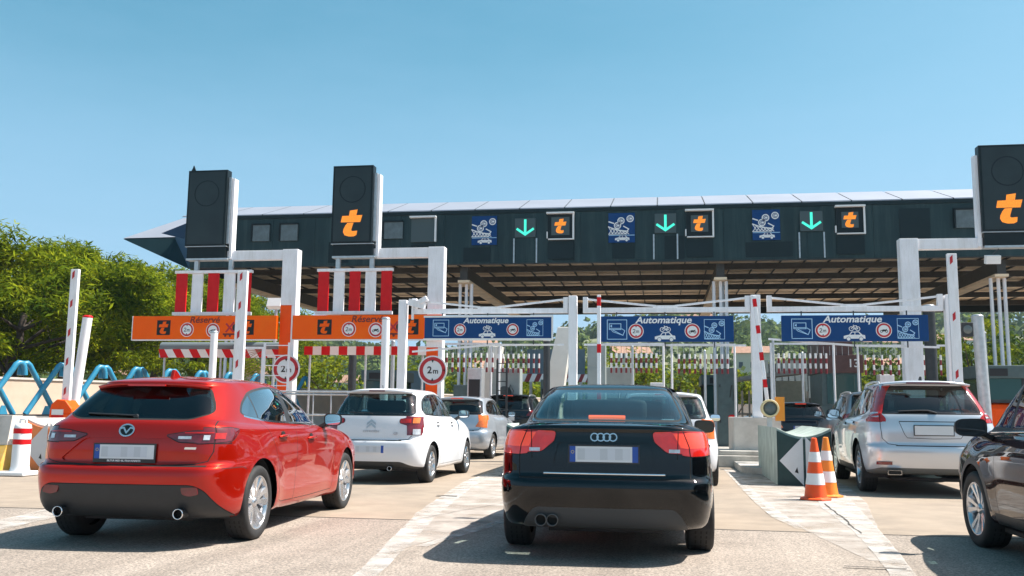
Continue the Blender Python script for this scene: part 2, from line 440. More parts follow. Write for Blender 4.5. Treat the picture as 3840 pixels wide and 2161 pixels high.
def cut(bm, lay, poly, view, rid, side=0, zmin=-9, zmax=9, pred=None, old=None):
    """cut an outline, seen along an axis, exactly into the shell and mark the faces inside it"""
    ia, ib, ok = VIEW[view]
    def good(f):
        n = f.normal; c = f.calc_center_median()
        if view == 'side':
            if (n.x*side < .25) or c.x*side < .2: return False
        elif not ok(n): return False
        if not zmin <= c.z <= zmax: return False
        if old is not None and f[lay] not in old: return False
        return pred(n, c) if pred else True
    xs = [p[0] for p in poly]; ys = [p[1] for p in poly]
    bb = (min(xs)-.06, max(xs)+.06, min(ys)-.06, max(ys)+.06)
    def near(f, b):
        a = [v.co[ia] for v in f.verts]; c = [v.co[ib] for v in f.verts]
        return max(a) >= b[0] and min(a) <= b[1] and max(c) >= b[2] and min(c) <= b[3]
    cand = set(f for f in bm.faces if near(f, bb) and good(f))
    n = len(poly)
    for i in range(n):
        p, q = poly[i], poly[(i+1) % n]
        dx, dy = q[0]-p[0], q[1]-p[1]; l = math.hypot(dx, dy)
        if l < 1e-5: continue
        eb = (min(p[0], q[0])-.002, max(p[0], q[0])+.002, min(p[1], q[1])-.002, max(p[1], q[1])+.002)
        fs = [f for f in cand if f.is_valid and near(f, eb)]
        if not fs: continue
        co = [0, 0, 0]; co[ia] = p[0]; co[ib] = p[1]; no = [0, 0, 0]; no[ia] = -dy/l; no[ib] = dx/l
        geom = set(fs)
        for f in fs: geom.update(f.edges); geom.update(f.verts)
        r = bmesh.ops.bisect_plane(bm, geom=list(geom), dist=1e-6, plane_co=co, plane_no=no)
        for g in r['geom']:
            if isinstance(g, bmesh.types.BMFace): cand.add(g)
    hit = []
    for f in cand:
        if not f.is_valid: continue
        c = f.calc_center_median()
        if inpoly((c[ia], c[ib]), poly): f[lay] = rid; hit.append(f)
    return hit
def split_out(bm, lay, rid, name, m, parent, nrm, offset=0., thick=0.):
    """move the faces of one region into a mesh object of their own"""
    fs = [f for f in bm.faces if f[lay] == rid]
    if not fs: return None
    idx = {}; vs = []; faces = []; nn = []
    for f in fs:
        q = []
        for v in f.verts:
            if v.index not in idx:
                idx[v.index] = len(vs); no = nrm(v.co, v.normal); vs.append(v.co+no*offset); nn.append(no)
            q.append(idx[v.index])
        faces.append(q)
    if thick:
        cnt = {}
        for f in faces:
            for a, b in zip(f, f[1:]+f[:1]): cnt[(a, b)] = 1
        k = len(vs); rim = [(a, b) for a, b in cnt if (b, a) not in cnt]
        vs += [v-n*thick for v, n in zip(list(vs), list(nn))]; nn += [n for n in nn]
        faces += [[b, a, a+k, b+k] for a, b in rim]
    me = bpy.data.meshes.new(name); me.from_pydata([tuple(v) for v in vs], [], faces); me.materials.append(m)
    me.polygons.foreach_set('use_smooth', [True]*len(me.polygons)); me.update()
    if not thick: me.normals_split_custom_set_from_vertices([tuple(n) for n in nn])
    o = bpy.data.objects.new(name, me); COL.objects.link(o)
    if parent: o.parent = parent
    for f in fs: f[lay] = -1
    return o
def make_wheel(parent, x, y, r, side, style, w=.21, m_rim=None):
    wh = empty('wheel', (x, y, r), 0, parent); s = side; m_rim = m_rim or ALLOY
    rr = r*style.get('rr', .70)
    t = MB(); h = w/2
    prof = [(rr*.97, -h*.9), (r*.90, -h), (r*.97, -h*.9), (r, -h*.72), (r, h*.72), (r*.97, h*.9), (r*.90, h), (rr*1.02, h*.94), (rr*.97, h*.8)]
    prof = [(a, b*s) for a, b in prof]
    t.lathe(prof, RUBBER, axis='x', n=48)
    for k in range(3):
        g = h*(-.4+.4*k); t.lathe([(r*1.001, g-.006), (r*1.001, g+.006)], GAP, axis='x', n=40)
    t.build('tyre', wh)
    b = MB()
    b.lathe([(rr*1.0, h*.86*s), (rr*.985, h*.90*s), (rr*.94, h*.86*s), (rr*.91, h*.5*s), (rr*.86, -h*.4*s)], m_rim, axis='x', n=48)
    N = style.get('n', 5); tw = style.get('twin', .0); sw = style.get('sw', .05)
    for k in range(N):
        for d in ((-1, 1) if tw else (0,)):
            a0 = 2*PI*k/N+style.get('a', .3); a1 = a0+d*tw
            p = []
            for q, f in ((.16, .9), (.55, .8), (.93, 1.15)):
                ang = a0+(a1-a0)*min(1, q/.6) if tw else a0
                ang0 = a0+d*tw*.35*(1-q) if tw else a0
                ca, sa = math.cos(ang), math.sin(ang)
                cx_, cz_ = ca*rr*q, sa*rr*q
                wd = sw*f*.5
                xx = h*s*(.80-.30*(1-q)+(.06 if q > .9 else 0))
                p.append((Vector((xx, cx_-sa*wd, cz_+ca*wd)), Vector((xx, cx_+sa*wd, cz_-ca*wd)), Vector((xx-s*.035, cx_+sa*wd*1.5, cz_-ca*wd*1.5)), Vector((xx-s*.035, cx_-sa*wd*1.5, cz_+ca*wd*1.5))))
            vs = [v for q4 in p for v in q4]
            fs = []
            for i in range(2):
                for j in range(4): fs.append((i*4+j, i*4+(j+1) % 4, (i+1)*4+(j+1) % 4, (i+1)*4+j))
            if s > 0: fs = [tuple(reversed(f)) for f in fs]
            b.add(vs, fs, m_rim)
    b.lathe([(0, h*.72*s), (rr*.10, h*.72*s), (rr*.2, h*.6*s), (rr*.22, h*.2*s)], m_rim, axis='x', n=24)
    b.build('rim', wh)
    d = MB(); d.lathe([(rr*.2, -h*.35*s), (rr*.58, -h*.35*s), (rr*.58, -h*.45*s)], MATS['dark_steel'], axis='x', n=28)
    d.lathe([(rr*.0, -h*.5*s), (rr*.95, -h*.5*s)], DARKIN, axis='x', n=28)  # dark backing sheet behind the spokes, darkens the gaps between them
    d.build('brake_disc', wh)
    return wh
def headrest_seat(parent, x, y, z, w=.5, lean=.18, m=None, name='front_seat'):
    m = m or DARKIN; b = MB()
    def rb(c, d, r):   # rounded block from stacked rounded rectangles
        n = 16; vs = []; prof = [(-.5, .82), (-.44, .95), (-.3, 1), (.3, 1), (.44, .95), (.5, .82)]
        for h, s_ in prof:
            for k in range(n):
                a = 2*PI*k/n; ca, sa = math.cos(a), math.sin(a)
                px = math.copysign(abs(ca)**.5, ca)*d[0]/2*s_; py = math.copysign(abs(sa)**.6, sa)*d[1]/2*s_
                vs.append((c[0]+px, c[1]+py-h*d[2]*r, c[2]+h*d[2]))
        fs = [(i*n+k, i*n+(k+1) % n, (i+1)*n+(k+1) % n, (i+1)*n+k) for i in range(len(prof)-1) for k in range(n)]
        fs += [tuple(reversed(range(n))), tuple(range((len(prof)-1)*n, len(prof)*n))]
        b.add(vs, fs, m, True)
    rb((x, y, z+.32), (w, .14, .62), lean)
    rb((x, y-.10, z+.72), (w*.56, .10, .19), .05)
    for sx in (-.07, .07): b.cyl((x+sx, y-.06, z+.6), (x+sx, y-.09, z+.68), .008, GREYST, n=6)
    rb((x, y+.26, z+.02), (w, .5, .14), 0)
    return b.build(name, parent)
def plate(parent, c, w=.52, h=.112, ry=0., euro='l', tiltx=0., blocks=True, frame=None, name='number_plate'):
    """number plate facing rearwards"""
    o = empty('number_plate', c, ry, parent); o.rotation_euler = (tiltx, 0, ry); o.name = name
    b = MB()
    if frame: b.box(-w/2-.012, w/2+.012, -.006, .006, -h/2-.012-(.02 if frame == 2 else 0), h/2+.012, BLACKPL)
    b.build('plate_holder', o) if frame else None
    d = Draw((0, -.006, 0), .0012)
    d.rect(-w/2, -h/2, w/2, h/2, PLATEW, 1)
    if euro in ('l', 'b'): d.rect(-w/2, -h/2, -w/2+.045, h/2, EUBLUE, 2)
    if euro in ('r', 'b'): d.rect(w/2-.045, -h/2, w/2, h/2, EUBLUE, 2)
    if blocks:
        xs = [-w/2+.06+i*(w-.12)/7 for i in range(8)]
        for i in range(7): d.rect(xs[i], -h*.36, xs[i+1], h*.36, (PLATEG, PLATEG2, PLATEG2, PLATEG, PLATEG2, PLATEG, PLATEG2)[i], 2)
    if euro in ('l', 'b'):
        for i in range(8):
            a = 2*PI*i/8; d.disc(-w/2+.0225+.011*math.cos(a), .016+.011*math.sin(a), .003, mat_yellow, 3, 6)
    d.build('plate_face', o)
    return o
mat_yellow = mat('star_yellow', (.7, .5, .05), .5)
def mirror(parent, c, side, body, m2=None, w=.22, h=.15, d=.11, name='wing_mirror', foot=True, rz=0., gm=None):
    e = empty(name, c, rz, parent); b = MB(); n = 20; vs = []
    prof = [(0., 1.), (.25, 1.0), (.6, .86), (.85, .6), (1., .25)]
    for t, s in prof:
        for k in range(n):
            a = 2*PI*k/n; ca, sa = math.cos(a), math.sin(a)
            vs.append((math.copysign(abs(ca)**.55, ca)*w/2*s, t*d, math.copysign(abs(sa)**.6, sa)*h/2*s*(1-.12*ca*side)))
    fs = [(i*n+(k+1) % n, i*n+k, (i+1)*n+k, (i+1)*n+(k+1) % n) for i in range(len(prof)-1) for k in range(n)]
    fs.append(tuple(range(len(vs)-n, len(vs)))[::-1])
    b.add([(v[0], -v[1]*-1, v[2]) for v in vs], [f[::-1] for f in fs], body, True)
    if foot: b.bar((-side*w*.35, .05, -h*.3), (-side*(w*.5+.09), .09, -h*.75), .05, .045, m2 or BLACKPL)
    b.build('mirror_housing', e)
    g = MB(); pts = []
    for k in range(n):
        a = 2*PI*k/n; ca, sa = math.cos(a), math.sin(a); pts.append((math.copysign(abs(ca)**.55, ca)*w/2*.86, math.copysign(abs(sa)**.6, sa)*h/2*.84))
    g.prism(pts, (0, -.001, 0), (1, 0, 0), (0, 0, 1), .003, gm or MIRR)
    n0 = n; pts2 = [(p[0]/.86*.99, p[1]/.84*.99) for p in pts]
    g.prism(pts2, (0, .004, 0), (1, 0, 0), (0, 0, 1), .004, BLACKPL)
    g.build('mirror_glass', e)
    return e
def offset_poly(P, w):
    a = sum(P[i-1][0]*P[i][1]-P[i][0]*P[i-1][1] for i in range(len(P))); s = 1 if a > 0 else -1; out = []
    for i in range(len(P)):
        d1 = (Vector(P[i])-Vector(P[i-1])); d2 = (Vector(P[(i+1) % len(P)])-Vector(P[i]))
        n1 = Vector((d1.y, -d1.x)); n2 = Vector((d2.y, -d2.x)); n = (n1.normalized() if n1.length > 1e-6 else n1)+(n2.normalized() if n2.length > 1e-6 else n2)
        out.append(tuple(Vector(P[i])+(n.normalized()*w*s if n.length > 1e-6 else n)))
    return out
def build_car(sp, name, label, cat, loc, yaw, group=None, q=1.):
    """sp: spec dict. Builds the shell, cuts its outlines, splits off the parts and adds wheels, cabin and trim"""
    ca, sa = math.cos(R(yaw)), math.sin(R(yaw))
    root = thing(name, label, cat, (loc[0], loc[1], 0), R(yaw), group)
    bm = car_shell(sp, q)
    # analytic normals for the reflections: sampled from the uncut shell
    bm.verts.ensure_lookup_table(); bm.faces.ensure_lookup_table(); bm.verts.index_update()
    vco = [v.co.copy() for v in bm.verts]; vno = [v.normal.copy() for v in bm.verts]
    tri = []
    for f in bm.faces:
        ix = [v.index for v in f.verts]
        for k in range(1, len(ix)-1): tri.append((ix[0], ix[k], ix[k+1]))
    tree = BVHTree.FromPolygons(vco, tri)
    def nrm(co, dflt):
        h = tree.find_nearest(co, .05)
        if h[0] is None: return dflt
        a, b, c = tri[h[2]]
        A, B, C_ = vco[a], vco[b], vco[c]
        v0, v1, v2 = B-A, C_-A, h[0]-A
        d00, d01, d11, d20, d21 = v0.dot(v0), v0.dot(v1), v1.dot(v1), v2.dot(v0), v2.dot(v1)
        den = d00*d11-d01*d01
        if abs(den) < 1e-14: return vno[a]
        v = (d11*d20-d01*d21)/den; w = (d00*d21-d01*d20)/den
        r = vno[a]*(1-v-w)+vno[b]*v+vno[c]*w
        return r.normalized() if r.length > 1e-6 else dflt
    lay = bm.faces.layers.int.new('reg')
    # wheel arches
    dele = []
    for ya in (sp['ya'], sp['yb']):
        for s in (1, -1):
            P = [(ya+sp['ar']*math.cos(2*PI*i/36), sp['wr']+.02+sp['ar']*math.sin(2*PI*i/36)) for i in range(36)]
            cut(bm, lay, P, 'side', 99, s, zmax=sp['wr']+.5)
    bmesh.ops.delete(bm, geom=[f for f in bm.faces if f[lay] == 99 or (f.calc_center_median().z < .5 and any(math.hypot(f.calc_center_median().y-ya, f.calc_center_median().z-sp['wr']-.02) < sp['ar'] and abs(f.calc_center_median().x) > sp['W']*.5 for ya in (sp['ya'], sp['yb'])))], context='FACES')
    rid = 1; parts = []
    regs = []
    for rg in sp['regions']:
        if rg.get('seam'):
            P0 = rg['p']; P1 = offset_poly(P0, rg['seam']); regs.append(dict(n='body', v=rg['v'], p=[P1], mir=rg.get('mir'), m=rg.get('sm', GAP), one=True, z0=rg.get('z0', -9)-.02, z1=rg.get('z1', 9)+.02, pred=rg.get('pred')))
        regs.append(rg)
    for rg in regs:
        view = rg['v']; sides = rg.get('sides', (1, -1) if view == 'side' else (0,))
        polys = rg['p'] if isinstance(rg['p'][0], list) else [rg['p']]
        if rg.get('mir') and view != 'side': polys = polys+[[(-p[0], p[1]) for p in P][::-1] for P in polys]
        same = rg.get('one')
        for s in sides:
            for P in polys:
                cut(bm, lay, P, view, rid, s, rg.get('z0', -9), rg.get('z1', 9), rg.get('pred'), rg.get('old'))
                if not same: parts.append((rid, rg)); rid += 1
        if same: parts.append((rid, rg)); rid += 1
    bm.verts.index_update(); bm.normal_update()
    # merge regions that continue round a corner into one part
    alias = {}
    for r, rg in parts:
        key = rg.get('join')
        if key is None: continue
        for f in [f for f in bm.faces if f[lay] == r]:
            c = f.calc_center_median(); k2 = (key, 1 if c.x > 0 else -1) if rg.get('lr') else key
            alias.setdefault(k2, r); f[lay] = alias[k2]
    for r, rg in parts:
        if rg['n'] == 'body': continue
        o = split_out(bm, lay, r, rg['n'], rg['m'], root, nrm, rg.get('off', 0.), rg.get('th', 0.))
        if o and rg.get('label'): o['label'] = rg['label']
    # body mesh: what is left, shut lines dark
    keep = {}; mats = [sp['paint'], GAP, DARKIN, BLACKPL]
    rmat = {}
    for r, rg in parts:
        if rg['n'] == 'body':
            if rg['m'] not in mats: mats.append(rg['m'])
            rmat[r] = mats.index(rg['m'])
    sunk = []          # pressed recesses: the panel moves inwards and gets side walls
    for r, rg in parts:
        if not rg.get('recess'): continue
        idx = {}; sv, sn, sf = [], [], []
        for f in [f for f in bm.faces if f[lay] == r]:
            q = []
            for v in f.verts:
                if v.index not in idx: idx[v.index] = len(sv); no = nrm(v.co, v.normal); sv.append((v.co.copy(), v.co-no*rg['recess'])); sn.append(no)
                q.append(idx[v.index])
            sf.append(q); f[lay] = -1
        ed = set((a, b) for f in sf for a, b in zip(f, f[1:]+f[:1]))
        sunk.append((sv, sn, sf, [e for e in ed if (e[1], e[0]) not in ed], 3 if rg['m'] is BLACKPL else 0))
    bmesh.ops.delete(bm, geom=[f for f in bm.faces if f[lay] == -1], context='FACES')
    bm.verts.index_update()
    vs, nn, fs, mi = [], [], [], []
    for v in bm.verts: vs.append(tuple(v.co)); nn.append(tuple(nrm(v.co, v.normal)))
    for f in bm.faces: fs.append([v.index for v in f.verts]); mi.append(rmat.get(f[lay], 0))
    nflat = 0
    for sv, sn, sf, rim, mm in sunk:
        k = len(vs); vs += [tuple(b) for a, b in sv]; nn += [tuple(n) for n in sn]
        for f in sf: fs.append([k+a for a in f]); mi.append(mm)
    for sv, sn, sf, rim, mm in sunk:
        for a, b in rim:
            k = len(vs); q = [sv[a][0], sv[b][0], sv[b][1], sv[a][1]]; fn = (q[1]-q[0]).cross(q[3]-q[0]).normalized(); vs += [tuple(p) for p in q]; nn += [tuple(fn)]*4
            fs.append([k+1, k, k+3, k+2][::-1]); mi.append(mm)
    # wheel wells and floor
    x = MB()
    for ya in (sp['ya'], sp['yb']):
        for s in (1, -1):
            xo = s*sp['W']*.95; xi = s*(sp['W']-.42); n = 20; a0 = -.35
            ring = []
            for k in range(n+1):
                a = a0+(PI-2*a0)*k/n; ring.append((ya+sp['ar']*math.cos(a), sp['wr']+.02+sp['ar']*math.sin(a)))
            for k in range(n):
                (y0, z0), (y1, z1) = ring[k], ring[k+1]
                x.add([(xo, y0, z0), (xo, y1, z1), (xi, y1, z1), (xi, y0, z0)], [(0, 1, 2, 3)], DARKIN)
            x.add([(xi, y, z) for y, z in ring], [tuple(range(n+1))], DARKIN)
    fw = sp['W']-.43
    x.box(-fw, fw, .35, sp['L']-.4, .21, .26, DARKIN)
    x.box(-sp['W']*.86, sp['W']*.86, sp['ya']+sp['ar']+.02, sp['yb']-sp['ar']-.02, .20, .24, DARKIN)
    k = len(vs); vs += x.v; nn += [(0, 0, 0)]*len(x.v)
    for f in x.f: fs.append([k+a for a in f]); mi.append(2)
    me = bpy.data.meshes.new('body'); me.from_pydata(vs, [], fs)
    for m in mats: me.materials.append(m)
    me.polygons.foreach_set('material_index', mi)
    me.polygons.foreach_set('use_smooth', [True]*(len(fs)-len(x.f))+[False]*len(x.f)); me.update()
    me.normals_split_custom_set_from_vertices(nn)
    ob = bpy.data.objects.new('body', me); COL.objects.link(ob); ob.parent = root
    bm.free()
    tw = sp.get('tw', .21)
    for ya in (sp['ya'], sp['yb']):
        for s in (1, -1): make_wheel(root, s*(sp['W']-sp.get('inset', .025)-tw/2), ya, sp['wr'], s, sp['wheel'], tw)
    sp['_root'] = root
    sp['_surf'] = lambda x_, z_, yy=-1: tree.ray_cast(Vector((x_, -2, z_)), Vector((0, 1, 0)))
    def top(x_, y_):
        h = tree.ray_cast(Vector((x_, y_, 5)), Vector((0, 0, -1))); return h[0].z if h[0] else 1.65
    sp['_top'] = top
    sp['_side'] = lambda y_, z_, s: tree.ray_cast(Vector((3*s, y_, z_)), Vector((-s, 0, 0)))
    return root
def cabin(sp, root, m=None, rear=True, zs=.42, yfs=2.05, yrs=1.0, xs=.37, wheel=True, dash_y=2.9):
    m = m or DARKIN
    for x in (-xs, xs): headrest_seat(root, x, yfs, zs, .48, .16, m, 'front_seat')
    if rear:
        b = headrest_seat(root, 0, yrs, zs, 1.2, .2, m, 'rear_bench')
    d = MB(); n = 10
    prof = [(-.12, .18), (-.14, .30), (-.06, .36), (.3, .34), (.55, .30), (.5, .1)]
    w = sp['W']*.86
    vs = [(-w, dash_y+a, zs+.05+b) for a, b in prof]+[(w, dash_y+a, zs+.05+b) for a, b in prof]; k = len(prof)
    d.add(vs, [(i, i+1, k+i+1, k+i) for i in range(k-1)]+[tuple(range(k)), tuple(reversed(range(k, 2*k)))], m)
    d.build('dashboard', root)
    if wheel:
        t = MB(); c = Vector((-xs, dash_y-.30, zs+.36)); P = []
        for i in range(21):
            a = 2*PI*i/20; P.append(c+Vector((.18*math.cos(a), .07*math.sin(a), .17*math.sin(a))))
        t.tube(P, .014, BLACKPL, 6, False); t.bar(c+Vector((-.17, 0, 0)), c+Vector((.17, 0, 0)), .05, .03, BLACKPL)
        t.cyl(c, c+Vector((0, .25, -.08)), .03, BLACKPL, n=8); t.build('steering_wheel', root)
    # door trims close the sides below the windows
    return d
def rear_mirror(root, c):
    b = MB(); b.cbox(c, (.24, .03, .07), BLACKPL); b.cyl((c[0], c[1]+.02, c[2]+.02), (c[0], c[1]+.10, c[2]+.10), .012, BLACKPL, n=6)
    b.build('interior_mirror', root)
# ---------------------------------------------------------------- red hatchback
P_RED = paint('lacquer_red', (.45, .009, .0015), .55, .28)
def dbl(sp): return sp
def side_handle(root, sp, y, z, m, w=.20):
    for s in (1, -1):
        h = sp['_side'](y, z, s)
        if h[0] is None: continue
        x = h[0].x; b = MB()
        b.tube([(x+s*.002, y-w/2, z-.008), (x+s*.028, y-w/2+.03, z), (x+s*.034, y, z+.004), (x+s*.028, y+w/2-.03, z+.004), (x+s*.002, y+w/2, z)], [.012, .014, .014, .014, .011], m, 8)
        b.cyl((x-s*.02, y, z-.006), (x+s*.004, y, z-.006), .05, GAP, n=16)
        b.build('door_handle', root)
def rear_emblem(root, sp, x, z, draw, name='emblem', off=.004):
    h = sp['_surf'](x, z)
    n = h[1]; tx = math.atan2(n.z, -n.y)
    e = empty(name, (x, h[0].y, z), 0, root); e.rotation_euler = (-tx, 0, 0)
    d = Draw((0, -off, 0), .003); draw(d)
    d.build('badge', e)
    return e
def rear_fit(sp, x, z):
    h = sp['_surf'](x, z); n = h[1]
    return h[0], -math.atan2(n.z, -n.y), math.atan2(n.x, -n.y)
def exhaust(root, x, y, z, r=.045, L=.16, m=None):
    b = MB(); b.lathe([(r*.84, .012), (r*.86, .0), (r, -.004), (r, .012)], m or CHROME, (x, y, z), 'y', 28); b.lathe([(r*.98, .0125), (r*.98, L)], BLACKPL, (x, y, z), 'y', 24)
    b.lathe([(0, .05), (r*.86, .05)], GAP, (x, y, z), 'y', 20)
    # lathe along y runs forward from the tip
    return b.build('exhaust_tip', root)
RED_CAR = dict(L=4.46, W=.8975, ya=.845, yb=3.545, wr=.325, ar=.372, tw=.215, inset=.012, paint=P_RED, flare=.03,
  wheel=dict(n=5, twin=.26, sw=.046, rr=.735, a=.2),
  rings=[
   [dict(yr=.34, yf=4.20, W=.74, zr=.24, zm=.20, zf=.20, n=2), dict(yr=.14, yf=4.36, W=.845, zr=.27, zm=.215, zf=.22, n=3), dict(yr=.05, yf=4.43, W=.885, zr=.36, zm=.34, zf=.34, n=4),
    dict(yr=.0, yf=4.46, W=.893, zr=.52, zm=.52, zf=.50, n=4), dict(yr=-.005, yf=4.46, W=.8975, zr=.62, zm=.66, zf=.60, n=2), dict(yr=.012, yf=4.455, W=.896, zr=.665, zm=.72, zf=.64)],
   [dict(yr=.012, yf=4.455, W=.896, zr=.665, zm=.72, zf=.64, n=2), dict(yr=.07, yf=4.45, W=.893, zr=.685, zm=.745, zf=.66)],
   [dict(yr=.07, yf=4.45, W=.893, zr=.685, zm=.745, zf=.66, n=5), dict(yr=.075, yf=4.40, W=.885, zr=.87, zm=.85, zf=.70, n=4), dict(yr=.11, yf=4.30, W=.862, zr=.995, zm=.945, zf=.735, n=6, cr=.02),
    dict(yr=.15, yf=3.72, W=.835, zr=1.045, zm=.975, zf=.84, n=5, cr=.02, rcl=.36, rcx=.28), dict(yr=.18, yf=3.15, W=.805, zr=1.085, zm=.995, zf=.93, n=3, rcl=.42, rcx=.26, fcl=.5),
    dict(yr=.27, yf=2.85, W=.762, zr=1.165, zm=1.13, zf=1.1, n=5, rcl=.5, rcx=.26, fcl=.42, fcx=.30), dict(yr=.40, yf=2.50, W=.70, zr=1.27, zm=1.27, zf=1.25, n=5, rcl=.5, rcx=.26, fcl=.36, fcx=.30),
    dict(yr=.50, yf=2.22, W=.635, zr=1.335, zm=1.375, zf=1.36, n=4, rcl=.4, rcx=.26, fcl=.32), dict(yr=.505, yf=2.06, W=.575, zr=1.365, zm=1.418, zf=1.40, n=4, rcl=.34, rcx=.24), 
    dict(yr=.66, yf=1.88, W=.40, zr=1.40, zm=1.444, zf=1.42, n=3), dict(yr=.95, yf=1.72, W=.2, zr=1.43, zm=1.454, zf=1.44, n=2), dict(yr=1.2, yf=1.6, W=.01, zr=1.45, zm=1.457, zf=1.45)],
  ], regions=[])
def mz():
    w = lambda P, r=.03: roundpoly(P, r)
    G = RED_CAR['regions']
    up = lambda n, c: n.y < -.12
    rg = [(-.505, 1.065), (.505, 1.065), (.635, 1.12, .03), (.60, 1.19, .08), (.49, 1.345, .10), (-.49, 1.345, .10), (-.60, 1.19, .08), (-.635, 1.12, .03)]
    G.append(dict(n='rear_window', v='rear', p=roundpoly(rg, .06), m=GLASSD, z0=1.02, seam=.012))
    # bright corner wings beside the glass
    lamp = roundpoly([(.345, .93), (.46, .875), (.95, .86), (.95, .985), (.55, .965)], .02)
    G.append(dict(n='tail_lamp', v='rear', p=lamp, mir=True, m=LAMPSM, join='tl', lr=True, pred=lambda n, c: abs(n.x) < .95, z0=.8, z1=1.06, off=.002, seam=.007))
    ls = roundpoly([(.06, .86), (.33, .885), (.48, .975, .02), (.34, .995), (.06, .99)], .03)
    G.append(dict(n='tail_lamp', v='side', p=ls, m=LAMPSM, join='tl', lr=True, off=.002, seam=.007))
    blk = [(-.62, .525), (.62, .525), (.70, .485, .06), (.76, .39, .1), (.83, .27, .05), (.84, .18), (-.84, .18), (-.83, .27, .05), (-.76, .39, .1), (-.70, .485, .06)]
    G.append(dict(n='lower_bumper', v='rear', p=roundpoly(blk, .05), m=BLACKPL, z1=.7, seam=.008))
    G.append(dict(n='body', v='rear', p=roundpoly([(-.36, .905), (.36, .905), (.57, .73), (.53, .705), (-.53, .705), (-.57, .73)], .05), m=P_RED, recess=.016, z0=.69, z1=.95))
    win = [(.70, 1.115), (.80, 1.195, .1), (1.06, 1.305, .2), (1.45, 1.352, .3), (1.95, 1.345, .3), (2.42, 1.235, .2), (2.93, 1.02, .02), (2.90, .995), (1.3, 1.045, .3), (.86, 1.085)]
    wp = roundpoly(win, .05)
    G.append(dict(n='body', v='side', p=[[(y, z) for y, z in roundpoly([(.665, 1.115), (.78, 1.21, .1), (1.05, 1.325, .2), (1.45, 1.372, .3), (1.95, 1.365, .3), (2.44, 1.25, .2), (2.99, 1.01, .02), (2.94, .978), (1.3, 1.028, .3), (.85, 1.068)], .05)]], m=BLACKPL, one=True))
    def clip(y0, y1): return [p for p in clip_poly(wp, y0, y1)]
    G.append(dict(n='quarter_window', v='side', p=clip(.6, 1.0), m=GLASSS))
    G.append(dict(n='rear_door_window', v='side', p=clip(1.02, 1.70), m=GLASSS))
    G.append(dict(n='front_door_window', v='side', p=clip(1.84, 2.9), m=GLASSS))
    G.append(dict(n='window_trim', v='side', p=strip([(.74, 1.092), (.86, 1.074), (1.1, 1.050), (1.35, 1.034), (1.9, 1.014), (2.4, .998), (2.88, .983)], .016), m=CHROME, one=True))
    G.append(dict(n='windscreen', v='front', p=roundpoly([(-.66, 1.0), (.66, 1.0), (.50, 1.37), (-.50, 1.37)], .06), m=GLASSC, z0=.95))
    lines = [strip([(1.02, 1.04), (1.10, .95), (1.22, .78), (1.27, .60), (1.27, .45), (1.31, .31), (1.40, .285)]), strip([(1.40, .285), (2.2, .275), (2.98, .28)]), strip([(1.80, 1.0), (1.79, .8), (1.75, .5), (1.74, .285)]),
             strip([(2.98, .97), (3.02, .8), (3.03, .5), (2.99, .28)]), strip([(.16, .66), (.30, .66), (.46, .66), (.52, .64)]), strip([(3.86, .62), (4.1, .60), (4.3, .56)])]
    G.append(dict(n='body', v='side', p=[q for l in lines for q in l], m=GAP, one=True))
    tg = [strip([(.32, .685), (.60, .695), (.70, .72), (.735, .80), (.735, .95), (.70, 1.05)], .008), strip([(-.7, .681), (0, .681), (.7, .681)], .012)]
    G.append(dict(n='body', v='rear', p=[q for l in tg for q in l], mir=True, m=GAP, one=True, z0=.65, z1=1.08))
def clip_poly(P, y0, y1):
    for lim, sg in ((y0, 1), (y1, -1)):
        out = []
        for i in range(len(P)):
            a, b = P[i-1], P[i]; ia, ib = (a[0]-lim)*sg >= 0, (b[0]-lim)*sg >= 0
            if ia != ib:
                t = (lim-a[0])/(b[0]-a[0]); out.append((lim, a[1]+(b[1]-a[1])*t))
            if ib: out.append(b)
        P = out
    return P
mz()
